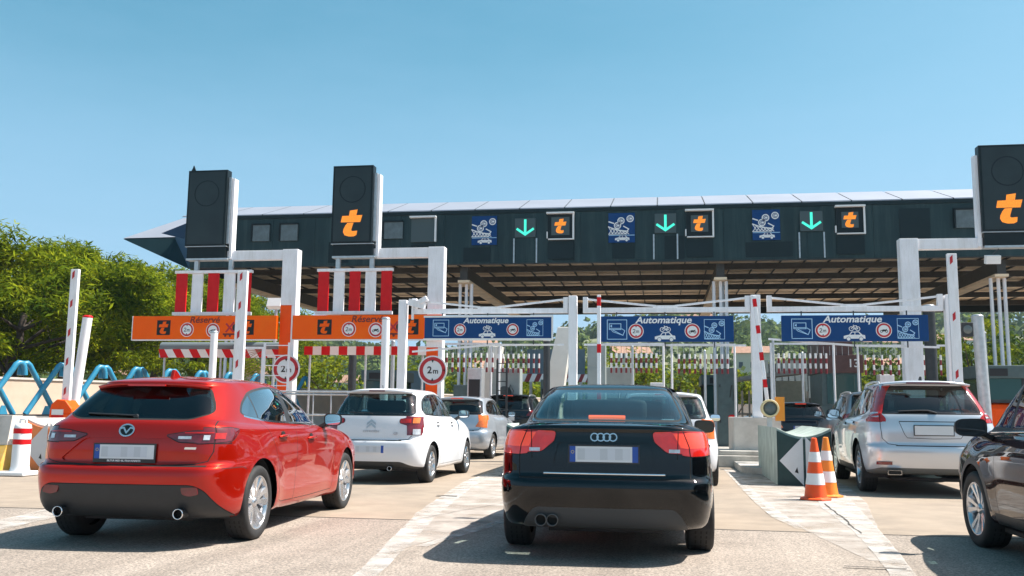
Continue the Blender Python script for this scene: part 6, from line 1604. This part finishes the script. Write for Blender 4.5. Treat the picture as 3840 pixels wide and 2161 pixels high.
def barrier(x, y, z1, label, w=.20, lean=0., base=True, stripes=6, z0=.55, solid=0):
    """raised barrier arm standing upright from an orange drive cabinet"""
    t = thing('raised_barrier', label, 'barrier', (x, y, 0), 0, 'raised barrier arms'); b = MB(); H = z1-z0
    b.box(-w/2, w/2, -.05, .05, z0, z1, WHITE); o = b.build('arm', t, bevel=.01)
    s = MB()
    for k in range(stripes):
        z = z0+.15+(H-.4)*k/(stripes-1) if stripes > 1 else z0+.2
        if solid: s.box(-w/2-.002, w/2+.002, -.054, .054, z, z+H/stripes*solid, RED)
        else: s.prism([(-.03, 0), (.03, .06), (.03, .22), (-.03, .16)], (-w*.1, -.052, z), (1, 0, 0), (0, 0, 1), .004, SRED)
    if not solid: s.box(-w*.32, w*.15, -.056, -.051, z0+.1, z0+.45, RED)
    s2 = s.build('band' if solid else 'stripes', o)
    if lean: o.rotation_euler = (0, lean, 0)
    if base:
        b = MB(); b.box(-.28, .34, -.22, .22, 0, .98, ORANGE); b.prism([(-.28, .98), (.34, .98), (.30, 1.1), (.12, 1.3), (-.1, 1.32), (-.24, 1.2)], (0, .2, 0), (1, 0, 0), (0, 0, 1), .42, ORANGE); b.build('cabinet', t, bevel=.02)
        b = MB(); b.box(-.2, .1, -.24, -.221, .95, 1.08, SWHITE); b.box(-.2, .1, -.24, -.221, .84, .945, RED); b.build('plate', t)
    return t
barrier(-14.25, 20.6, 4.5, 'raised white barrier arm on orange cabinet at the far left')
barrier(-9.86, 20.6, 4.4, 'raised white barrier arm in front of the left orange sign', w=.25)
barrier(6.25, 21.3, 4.68, 'tall raised white barrier arm beside the right gantry post', w=.2, stripes=4)
barrier(2.36, 20.8, 3.75, 'leaning red and white striped arm beside the post above the green block', w=.075, lean=-.10, base=False, stripes=5, solid=.32, z0=1.0)
barrier(-1.42, 21.0, 3.8, 'thin red and white arm left of the middle blue sign', w=.08, base=False, stripes=4, solid=.22, z0=.2)
def lamp_box(x, y, label):
    t = thing('signal_lamp', label, 'lamp', (x, y, 0)); b = MB(); b.box(-.05, .05, .05, .15, .0, 1.15, GREYST); b.build('stand', t)
    b = MB(); b.lathe([(0, -.09), (.14, -.09), (.15, -.06), (.0, -.06)], mat('lens_grey', (.12, .14, .14), .25, var=.1, scale=60), (0, 0, 1.28), 'y', 28); b.build('lens', t)
    b = MB(); b.lathe([(.145, -.09), (.145, -.13), (.185, -.13), (.185, .1), (0, .1)], mat('lamp_yellow', (.70, .55, .30), .5), (0, 0, 1.28), 'y', 28); b.box(.12, .30, -.05, .12, 1.02, 1.52, mat('cabinet_yellow', (.80, .28, .02), .5)); b.build('housing', t)
lamp_box(2.22, 20.4, 'round grey signal lamp with yellow rim on top of the concrete pier')
t = thing('traffic_light', 'small black signal head on the right gantry post', 'signal', (6.62, 21.8, 3.05)); b = MB(); b.box(-.12, .12, -.14, .06, -.16, .16, BLACKPL); b.build('housing', t, bevel=.02); b = MB(); b.lathe([(0, -.15), (.085, -.15), (.095, -.141)], MATS['lens_grey'], (0, 0, 0), 'y', 20); b.build('lens', t)
b = MB(); b.box(-.24, -.125, -.03, .03, -.03, .03, GREYST); b.build('bracket', t)
# ---------------------------------------------------------------- concrete crash blocks
def crash_block(x, y, label, front, side, panel, w=.95, h=.94, L=6., facing=1, tilt=0., grp='crash blocks with white diamonds'):
    t = thing('crash_block', label, 'block', (x, y, 0), tilt, grp); n = 12
    top = [(-w/2+w*i/n, h-.14*math.sin(PI*i/n)) for i in range(n+1)]
    b = MB(); P = [(-w/2, 0)]+top+[(w/2, 0)]
    b.prism(P[::-1], (0, L, 0), (1, 0, 0), (0, 0, 1), L, side); b.build('body', t, bevel=.01)
    b = MB(); b.prism([(-w/2, 0)]+[(p[0], p[1]-.045) for p in top]+[(w/2, 0)], (0, -.0, 0), (1, 0, 0), (0, 0, 1), .03, front); b.build('front_panel', t)
    d = Draw((0, -.031, 0), .004); r = w*.46; c = h*.43
    d.poly([(-r, c), (-.02, c-r), (-.02, c+r)], panel, 1); d.poly([(.02, c-r), (r, c), (.02, c+r)], panel, 1)
    d.poly([(-.16, c-.18), (-.10, c-.20), (-.12, c-.10)], SBLACK, 2)
    d.build('diamond', t); return t
GREENP = mat('block_green', (.012, .05, .05), .5, var=.15, dirt=(.04, .06, .05), damt=.4); GREENT = mat('block_green_side', (.36, .42, .38), .8, var=.2, scale=4, dirt=(.10, .14, .12), dscale=2.5, damt=.85, dmap=(1, 3, .3), bump=.15, bscale=12)
crash_block(2.27, 16.0, 'green crash block with white diamond beside the traffic cones', GREENP, GREENT, SWHITE, w=.86, L=3.4, tilt=R(-.5))
crash_block(-2.3, 16.6, 'green crash block mostly hidden behind the black saloon', GREENP, GREENT, SWHITE, L=5)
crash_block(-11.0, 15.5, 'orange crash block with pale diamond beside the striped bollard', mat('block_orange', (.78, .22, .06), .6, var=.12, dirt=(.6, .3, .15), damt=.4), CONCLT, mat('diamond_grey', (.62, .60, .60), .6), w=1.0, L=4)
for x in (-2.08,):
    pass
t = thing('concrete_pier', 'pale stained concrete pier behind the green block', 'pier', (1.95, 22.6, 0)); b = MB(); b.box(-.40, .62, -1.2, .6, .14, 1.08, CONCLT); b.build('upright', t, bevel=.02); b = MB(); b.box(-.9, .55, -1.7, -.4, .0, .26, CONC); b.box(-.75, .5, -1.6, -.45, .262, .36, CONC); b.build('step', t, bevel=.02)
for k, (x0, x1, y) in enumerate(((-16.4, -12.1, 15.6),)):
    t = thing('jersey_barrier', 'pale concrete barrier with yellow painted foot at the left edge', 'barrier', (-13.85, y, 0)); YEL = mat('yellow_paint', (.75, .42, .04), .6, var=.15, dirt=(.6, .5, .35), damt=.5)
    b = MB(); b.prism([(-.14, .98), (.14, .98), (.22, .5), (.22, .45), (-.22, .45), (-.22, .5)], (-2.2, 0, 0), (0, -1, 0), (0, 0, 1), -4.3, CONCLT); b.build('upper', t)
    b = MB(); b.prism([(-.23, .445), (.23, .445), (.36, .14), (.36, 0), (-.36, 0), (-.36, .14)], (-2.2, 0, 0), (0, -1, 0), (0, 0, 1), -4.3, YEL); b.build('painted_foot', t)
def bollard():
    t = thing('striped_bollard', 'white plastic bollard with two red bands on white foot', 'bollard', (-10.58, 14.2, 0)); b = MB()
    b.lathe([(.16, .08), (.14, .16), (.135, .8), (.12, .85), (.06, .87), (0, .87)], SWHITE, (0, 0, 0), 'z', 28); b.build('body', t)
    for z in (.52, .70): b = MB(); b.lathe([(.139, z), (.139, z+.085)], RED, (0, 0, 0), 'z', 28); b.build('band', t)
    b = MB(); b.box(-.24, .24, -.24, .24, .012, .08, SWHITE); b.build('foot', t, bevel=.02)
    b = MB(); b.tube([(-.06, 0, .87), (-.05, 0, .93), (.05, 0, .93), (.06, 0, .87)], .018, SWHITE, 8); b.build('handle', t)
bollard()
def cone(x, y, label, rz, m):
    t = thing('traffic_cone', label, 'cone', (x, y, 0.014), rz, 'orange traffic cones'); t.scale = (.84, .84, .84); H = .98; r = lambda z: .185-.142*(z/H)
    b = MB(); zs = [(.035, .24, 0), (.24, .42, 1), (.42, .60, 0), (.60, .76, 1), (.76, H, 0)]
    for a, c, w in zs:
        k = .003 if w else 0
        b.lathe([(r(a)+k, a), (r(c)+k, c)], SWHITE if w else m, (0, 0, 0), 'z', 32)
    b.lathe([(r(H), H), (r(H)*.7, H+.008), (r(H)*.6, H-.05)], m, (0, 0, 0), 'z', 24); b.build('body', t)
    b = MB(); b.lathe([(.26, .0), (.26, .022), (.21, .035), (.18, .045)], m, (0, 0, 0), 'z', 8, False); b.build('foot', t, bevel=.004)
CONEO = mat('cone_orange', (.85, .085, .004), .45, var=.06, scale=5, dirt=(.6, .2, .08), damt=.3); CONEA = mat('cone_amber', (.85, .24, .02), .45, var=.06, dirt=(.6, .3, .1), damt=.3)
cone(2.04, 13.42, 'orange and white traffic cone, front one of the pair', .2, CONEO); cone(2.28, 13.95, 'paler traffic cone half hidden behind the front one', .5, CONEA)
# ---------------------------------------------------------------- blue lattice fence on a wall
def lattice():
    LB = mat('lattice_blue', (.03, .22, .36), .38, var=.1, scale=3, dirt=(.02, .16, .26), damt=.5, dscale=4)
    A = Vector((-19.6, 18.0, 0)); D = Vector((1.72, 4.6, 0)).normalized(); N = Vector((-D.y, D.x, 0)); Ln = 17.
    t = thing('lattice_fence', 'bright blue crossed tube fence with rounded tops at the left', 'fence', tuple(A))
    step = 1.28; n = int(Ln/step)
    for k in range(n+1):
        for s, off in ((1, -.05), (-1, .05)):
            x0 = k*step-(s*.5); q = []
            for u, z in ((0, .92), (.42, 1.56), (.84, 2.18), (.90, 2.28), (.98, 2.34), (1.08, 2.33), (1.14, 2.25), (1.17, 2.12), (1.18, 2.0)): q.append(D*(x0+s*u)+N*off+Vector((0, 0, z)))
            b = MB(); b.tube(q, .078, LB, 9); b.build('tube', t)
        c = D*(k*step+.1)+Vector((0, 0, 1.0)); 
        b = MB(); b.prism([(-.14, -.10), (.14, -.10), (.05, .16), (-.05, .16)], c-N*.09, D, (0, 0, 1), .03, LB); b.build('gusset', t)
    t = thing('barrier_wall', 'low concrete wall carrying the blue lattice fence', 'wall', tuple(A)); b = MB()
    b.prism([(-.16, .90), (.16, .90), (.28, .3), (.34, 0), (-.34, 0), (-.28, .3)], D*-2, N, (0, 0, 1), Ln+4, CONCLT); b.build('wall', t); 
    b = MB(); b.prism([(-.165, .86), (.165, .86), (.165, .92), (-.165, .92)], D*-2, N, (0, 0, 1), Ln+4, DKST); b.build('rail', t)
    t = thing('boundary_wall', 'long beige wall behind the blue lattice fence', 'wall', tuple(A+N*4.5)); b = MB()
    b.prism([(-.12, 0), (.12, 0), (.12, 2.0), (-.12, 2.0)], D*-12, N, (0, 0, 1), 60, mat('beige_wall', (.60, .47, .37), .9, var=.08, scale=2, dirt=(.5, .38, .28), damt=.5)); b.build('wall', t)
    b = MB(); b.prism([(-.16, 2.003), (.16, 2.003), (.16, 2.07), (-.16, 2.07)], D*-12, N, (0, 0, 1), 60, CONCLT); b.build('coping', t)
lattice()
# ---------------------------------------------------------------- toll islands under the canopy
def hanging_tubes(x0, x1, y, label, n=10, z=2.55):
    t = thing('tube_curtain', label, 'barrier', ((x0+x1)/2, y, z), 0, 'hanging red and white tube curtains'); w = x1-x0
    b = MB(); b.box(-w/2-.25, w/2+.25, -.03, .03, .72, .78, WHITE); b.build('rail', t)
    for k in range(n):
        x = -w/2+w*k/(n-1); b = MB()
        for i in range(4): b.cyl((x, 0, .46-.155*i), (x, 0, .46-.155*(i+1)), .032, SWHITE if i % 2 == 0 else DKRED, n=8)  # red kept dark to paint in the shade below the canopy
        b.cyl((x, 0, .46), (x, 0, .72), .006, DKST, n=4); b.build('tube', t)
    b = MB()
    for s in (-1, 1): b.cyl((s*(w/2+.22), 0, -z), (s*(w/2+.22), 0, .72), .035, WHITE, n=8)
    b.build('support', t)
hanging_tubes(-7.1, -5.4, 29.4, 'red and white tube curtain beside the second round sign'); hanging_tubes(-5.3, -3.95, 29.8, 'red and white tube curtain behind the leaning white boxes', 9)
hanging_tubes(-1.6, -.2, 29.4, 'red and white tube curtain left above the black saloon'); hanging_tubes(.5, 2.0, 29.8, 'red and white tube curtain right above the black saloon'); hanging_tubes(3.5, 4.9, 29.4, 'red and white tube curtain in front of the brown booth'); hanging_tubes(6.2, 8.4, 30.2, 'red and white tube curtain right of the brown booth')
mat_pale = mat('plate_pink', (.6, .35, .33), .5)
def cabinet(x, y, w, h, label, m, d=.6, fan=False, red=False):
    t = thing('toll_cabinet', label, 'cabinet', (x, y, .14), 0, 'grey lane cabinets'); b = MB(); b.box(-w/2, w/2, 0, d, 0, h, m); b.build('body', t, bevel=.015)
    b = MB(); b.box(-w/2+.04, w/2-.04, -.02, -.003, .08, h*.52, m); b.box(-w/2+.04, w/2-.04, -.02, -.003, h*.54, h-.06, m); b.build('door', t)
    b = MB()
    if fan: b.lathe([(0, -.045), (.17, -.045), (.18, -.025), (.24, -.03), (.24, -.022)], mat('fan_dark', (.05, .06, .06), .5), (.0, 0, h*.66), 'y', 24)
    for zz in (.3, .75): b.box(-w/2+.05, -w/2+.09, -.04, -.021, h*zz, h*zz+.09, BLACKPL)
    b.tube([(w*.1, -.03, h*.62), (w*.2, -.06, h*.78), (w*.3, -.06, h*.70), (w*.24, -.04, h*.58)], .012, BLACKPL, 6); b.build('fitting', t)
    if red:
        b = MB(); b.prism(roundpoly([(-.11, -.25), (.11, -.25), (.11, .25), (-.11, .25)], .1), (w*.18, -.024, h*.30), (1, 0, 0), (0, 0, 1), .02, RED); b.build('red_plate', t); 
        b = MB(); [b.box(w*.18-.05, w*.18+.05, -.049, -.045, h*.30+q, h*.30+q+.06, mat_pale) for q in (-.14, -.03, .08)]; b.build('plate_marks', t)
CABG = mat('cabinet_grey', (.30, .34, .34), .55, var=.08, scale=3); CABD = mat('cabinet_dark', (.07, .11, .115), .5, var=.15)
cabinet(-5.1, 30, 1.0, 2.4, 'grey cabinet with round fan left of the black saloon roof', CABG, fan=True); cabinet(-1.45, 30, 1.05, 2.45, 'plain grey cabinet above the black saloon roof', CABG)
cabinet(2.0, 30, .62, 2.45, 'grey cabinet with red plate left of the concrete pier', CABD, red=True); cabinet(-6.9, 31.5, .5, 1.9, 'slim dark green cabinet beside the second round sign', CABD)
def slant_box(x, y, h, label, w=.62):
    t = thing('leaning_housing', label, 'housing', (x, y, 0), 0, 'leaning white housings'); b = MB()
    b.prism([(-w*.5, h*.42), (w*.5, h*.42), (w*.98, h), (.25*w, h)], (0, 0, 0), (1, 0, 0), (0, 0, 1), -.5, mat('housing_cream', (.80, .76, .70), .6, var=.05, dirt=(.6, .52, .45), damt=.4) if 'housing_cream' not in MATS else MATS['housing_cream']); b.build('box', t, bevel=.02)
    b = MB(); b.box(-w*.25, -w*.1, .1, .4, .14, h*.42, GREYST); b.box(w*.1, w*.3, .1, .4, .14, h*.42, GREYST); b.bar((w*.55, .25, .14), (w*1.02, .25, h*.9), .06, .06, WHITE); b.build('stand', t)
slant_box(-3.35, 28.4, 3.75, 'tall leaning cream housing left of the gantry post'); slant_box(-5.9, 30.5, 3.3, 'leaning cream housing behind the silver hatchback')
def booth():
    t = thing('toll_booth', 'brown toll booth numbered 13 with dark window', 'booth', (5.55, 30.6, .42)); BR = mat('booth_brown', (.10, .045, .04), .5, var=.15); 
    b = MB(); b.box(-.62, .62, 0, 2.4, -.28, 1.0, CABD); b.build('base', t); b = MB(); b.box(-.60, .60, .02, 2.4, 1.003, 2.05, CABD); b.build('frame', t)
    b = MB(); b.box(-.45, .45, -.01, .018, 1.08, 2.0, mat('booth_glass', (.02, .07, .065), .08)); b.build('window', t)
    b = MB(); b.box(-.66, .66, -.06, 2.5, 2.053, 2.62, BR); b.build('fascia', t, bevel=.01); b = MB(); b.box(-.66, .36, .0, 2.4, 2.623, 3.1, BR); b.build('roof_box', t)
    lettering('number', '13', .36, SWHITE, t, (.36, -.068, 2.34), bold=.004)
booth()
def plain_booth(x, y, label, w=1.2, h=2.5):
    t = thing('toll_booth', label, 'booth', (x, y, .14), 0, 'dark toll booths'); GB = MATS['booth_glass']
    b = MB(); b.box(-w/2, w/2, 0, 2.4, 0, 1.0, CABG); b.build('base', t)
    b = MB()
    for sx in (-1, 1):
        for yy in (0, 2.32): b.box(sx*(w/2-.04)-.04, sx*(w/2-.04)+.04, yy, yy+.08, 1.003, h-.4, DKST)
    b.build('post', t); b = MB(); b.box(-w/2+.05, w/2-.05, .03, 2.36, 1.003, h-.4, GB); b.build('window', t)
    b = MB(); b.box(-w/2-.08, w/2+.08, -.1, 2.5, h-.397, h, CABD); b.build('roof', t, bevel=.02)
    b = MB(); b.box(-w*.3, w*.1, -.12, -.101, h-.33, h-.1, SBLACK); b.build('display', t)
plain_booth(-6.3, 33.5, 'dark glazed toll booth behind the second round sign'); plain_booth(-2.1, 35.5, 'dark glazed toll booth behind the left grey cabinets'); plain_booth(2.15, 37, 'dark glazed toll booth behind the red plate cabinet'); plain_booth(10.4, 31, 'dark glazed toll booth at the right behind the silver utility car', 1.3, 2.6); plain_booth(-10.6, 34, 'dark glazed toll booth behind the chequered beam')
def ticket_column(x, y, h, label, m, top):
    t = thing('payment_machine', label, 'machine', (x, y, .14), 0, 'payment machines'); b = MB(); b.box(-.22, .22, 0, .5, 0, h, m); b.build('casing', t, bevel=.02); b = MB(); b.box(-.17, .17, -.02, -.003, h*.55, h*.85, SBLACK); b.box(-.16, .16, -.02, -.003, h*.2, h*.45, top); b.build('front', t)
for k, (x, y, h, m, q) in enumerate(((-7.6, 30.5, 1.9, WHITE, 'white payment machine left of the second booth'), (-3.9, 31.5, 2.1, CABD, 'dark payment machine below the hazard boards'), (-.2, 31, 2.0, WHITE, 'white payment machine above the black saloon roof'), (3.4, 32, 2.2, CABD, 'dark payment machine left of the brown booth'), (7.0, 31, 2.3, WHITE, 'white payment machine right of the brown booth'), (8.2, 32.5, 2.6, CABD, 'tall dark payment machine behind the right gantry post'), (-5.6, 27.5, 2.3, GREYST, 'steel payment machine behind the silver hatchback'))): ticket_column(x, y, h, q, m, CABG if m is not CABG else WHITE)
for k, (x, y, z) in enumerate(((-6.9, 27.2, 3.0), (-.9, 28.2, 3.1), (1.25, 28.6, 3.0), (3.05, 26.8, 3.2), (7.9, 29.5, 3.4), (4.0, 28, 2.9))): pole(x, y, 0, z, .035, ['thin rod beside the second orange mast', 'thin rod left of the striped pole above the saloon', 'thin rod right above the saloon roof', 'thin rod left of the right lane sign', 'thin rod right of the silver utility car roof', 'thin rod in front of the brown booth left half'][k], GREYST, group='thin rods among the booths', name='thin_rod')
def guard_rail():
    t = thing('hand_rail', 'grey tubular hand rail between the red and white hatchbacks', 'railing', (-9.2, 24, .0)); b = MB()
    for z in (.55, 1.0, 1.55, 1.62): b.cyl((-1.6, 0, z), (2.4, 0, z), .028, GREYST, n=8)
    b.build('rails', t)
    for k in range(9): b = MB(); b.cyl((-1.6+.5*k, 0, 0), (-1.6+.5*k, 0, 1.6), .02, GREYST, n=8); b.build('upright', t)
guard_rail()
def ladder(x, y, z1, label, w=.42, m=None):
    t = thing('ladder', label, 'ladder', (x, y, .14), 0, 'ladders'); m = m or GREYST; b = MB()
    for s in (-1, 1): b.box(s*w/2-.03, s*w/2+.03, -.02, .02, 0, z1, m)
    b.build('rails', t); b = MB()
    for k in range(int(z1/.28)): b.cyl((-w/2, 0, .25+.28*k), (w/2, 0, .25+.28*k), .015, m, n=6)
    b.build('rungs', t)
ladder(-10.66, 24.6, 2.85, 'white ladder in front of the orange mast foot', .72, WHITE); ladder(-4.95, 28.6, 2.6, 'narrow black ladder frame beside the fan cabinet', .3, DKST)
t = thing('mesh_screen', 'white mesh screen panel left of the orange mast foot', 'screen', (-11.5, 24.9, .14)); b = MB()
for a in (-.3, .3): b.box(a-.03, a+.03, -.03, .03, 0, 2.75, WHITE)
b.box(-.27, .27, -.03, .03, 2.69, 2.75, WHITE); b.build('frame', t); b = MB()
for k in range(34): b.bar((-.26, .005, .05+.09*k-.3 if k > 3 else .05), (.26, .005, min(2.66, .05+.09*k)), .012, .012, mat('mesh_rust', (.28, .12, .08), .7) if 'mesh_rust' not in MATS else MATS['mesh_rust'])
b.build('mesh', t)
def hazard_board(x, y, z, w, label):
    t = thing('hazard_board', label, 'sign', (x, y, z), 0, 'striped hazard boards'); b = MB(); n = 8; s = w/n
    for k in range(n): b.prism([(-w/2+k*s, -.14), (-w/2+k*s+s, -.14), (min(w/2, -w/2+k*s+s+.12), .14), (min(w/2, -w/2+k*s+.12), .14)], (0, 0, 0), (1, 0, 0), (0, 0, 1), .03, SWHITE if k % 2 else DKRED)
    b.build('stripes', t); b = MB(); b.box(-w/2, w/2, .002, .03, -.14, .14, GREYST); b.build('back', t); b = MB()
    for q in (-.4, .4): b.cyl((q*w, .05, -z), (q*w, .05, .1), .03, GREYST, n=8)
    b.build('support', t)
hazard_board(-4.55, 33, 2.35, 1.4, 'diagonally striped hazard board above the dark utility car'); hazard_board(-3.0, 33.2, 2.35, 1.1, 'shorter striped hazard board right of the black pole')
t = thing('screen_wall', 'grey blue panel wall behind the leaning white housing', 'wall', (-4.2, 35, 0)); b = MB(); b.box(-.9, 1.3, 0, .1, 2.3, 3.5, mat('panel_slate', (.13, .19, .23), .5, var=.1)); b.build('panel', t); b = MB(); b.box(-.8, -.7, .02, .08, 0, 2.3, GREYST); b.box(1.1, 1.2, .02, .08, 0, 2.3, GREYST); b.build('support', t)
t = thing('vent_stack', 'stack of grey ventilation boxes right of the left gantry post', 'cabinet', (-1.9, 27, .14)); b = MB()
b.box(-.26, .26, 0, .4, 1.0, 3.0, CABG); b.build('casing', t); b = MB()
for k in range(3): b.box(-.24, .24, -.02, -.003, 1.1+.63*k, 1.65+.63*k, CABG)
b.box(-.2, .2, .05, .35, 0, .997, DKST); b.build('hatch', t)
for k, (x, y) in enumerate(((-2.3, 38), (9.6, 40), (3.2, 40))):
    t = thing('picket_fence', ['pale picket fence beyond the left blue sign', 'pale picket fence at the right beyond the utility car', 'pale picket fence beyond the black saloon'][k], 'fence', (x, y+8, 0), 0, 'pale picket fences')
    for i in range(12): b = MB(); b.cyl((.35*i, 0, 0), (.35*i, 0, 2.3), .05, CONCLT, n=8); b.build('picket', t)
    b = MB(); b.box(-.1, 4., .05, .09, 1.1, 1.2, CONCLT); b.build('rail', t)
t = thing('small_roof_shelter', 'beige shelter with sloping roof left of the brown booth', 'shelter', (4.9, 42, 0)); b = MB(); b.box(-.8, 1.2, 0, 2, 0, 2.6, mat('shelter_beige', (.50, .42, .30), .85, var=.1)); b.build('wall', t); b = MB(); b.prism([(-1.6, 2.6), (1.35, 2.95), (1.35, 3.15), (-1.6, 2.75)], (0, 2.2, 0), (1, 0, 0), (0, 0, 1), 2.6, CONCLT); b.build('roof', t)
t = thing('flood_lamp', 'white flood lamp hanging under the right signal box', 'lamp', (8.45, 25.2, 5.45)); b = MB(); b.bar((.1, 0, -.02), (-.05, 0, -.16), .03, .03, DKST); b.build('bracket', t); b = MB(); b.cbox((-.08, -.05, -.30), (.36, .16, .22), SWHITE, Matrix.Rotation(.25, 3, 'X')); b.build('housing', t, bevel=.01)
t = thing('flood_lamp', 'white flood lamp right of the first mast slats', 'lamp', (-12.0, 27.5, 0)); b = MB(); b.cyl((0, 0, 0), (0, 0, 4.3), .05, GREYST, n=8); b.build('pole', t); b = MB(); b.cbox((0, -.1, 4.42), (.46, .22, .3), SWHITE, Matrix.Rotation(-.4, 3, 'X')); b.build('housing', t, bevel=.01)
t = thing('site_cabin', 'orange service cabin behind the silver utility car', 'cabin', (8.9, 25.5, 0)); b = MB(); b.box(-.9, .9, -.6, .9, 0, 1.5, ORANGE); b.build('body', t, bevel=.15); b = MB(); b.box(-.95, .95, -.65, .95, 1.503, 1.58, DKST); b.build('lid', t)
# low pale walls beyond the booths
t = thing('sound_wall', 'pale concrete retaining wall beyond the booths', 'wall', (5, 84, 0)); b = MB(); b.box(-30, 40, 0, .3, 0, 1.9, mat('pale_wall', (.66, .56, .50), .9, var=.06)); b.build('wall', t); b = MB(); b.box(-30, 40, -.05, .35, 1.903, 2.0, CONCLT); b.build('coping', t)
t = thing('ribbed_screen', 'grey ribbed screen wall behind the right lanes', 'wall', (9, 62, 0)); b = MB()
for k in range(14): b.box(-3+.4*k, -3+.4*k+.34, 0, .1, 2.2, 4.6, CABG)
b.build('panels', t); b = MB(); b.box(-3, 2.6, .11, .2, 0, 4.4, DKST); b.build('frame', t)
t = thing('blue_board', 'blue grey information board under the second orange sign', 'sign', (-14.3, 52, 0)); b = MB(); b.box(-.9, .9, 0, .1, 1.2, 3.4, mat('board_slate', (.12, .22, .33), .5)); b.build('panel', t); b = MB(); b.cyl((-.6, .15, 0), (-.6, .15, 3.3), .06, GREYST); b.cyl((.6, .15, 0), (.6, .15, 3.3), .06, GREYST); b.build('post', t)
# ---------------------------------------------------------------- traffic
red_car(); black_car(); white_car(); silver_suv(); mpv_car()
simple_car('hatch', P_SILVB, 'silver hatchback with orange red tail lamp ahead of the white one', (-4.98, 22.0), -2.5, q=.75)
simple_car('suv', P_DARKB, 'black utility car with roof rails at the head of the left queue', (-4.8, 28.6), -1, q=.6)
simple_car('hatch', P_WHITE, 'white car half hidden to the right of the black saloon', (.02, 15.0), 0.5, q=.75, gl=GLASSM)
simple_car('hatch', P_DARKB, 'black hatchback with orange brake lamp behind the green block', (3.85, 27.2), 0, q=.6)
simple_car('suv', P_GREY, 'grey utility car just ahead of the silver one', (4.75, 21.2), -1, q=.7, lit=False)
for x, y, yaw, p, lb in ((4.6, 62, 70, P_WHITE, 'small white car parked in the sun far beyond the saloon'), (7.6, 60, 40, P_WHITE, 'white car far away left of the leaning striped arm'), (9.6, 56, 20, P_SILV, 'silver car far away behind the leaning striped arm')):
    simple_car('hatch', p, lb, (x, y), yaw, 'cars parked beyond the booths', q=.4, lit=False)
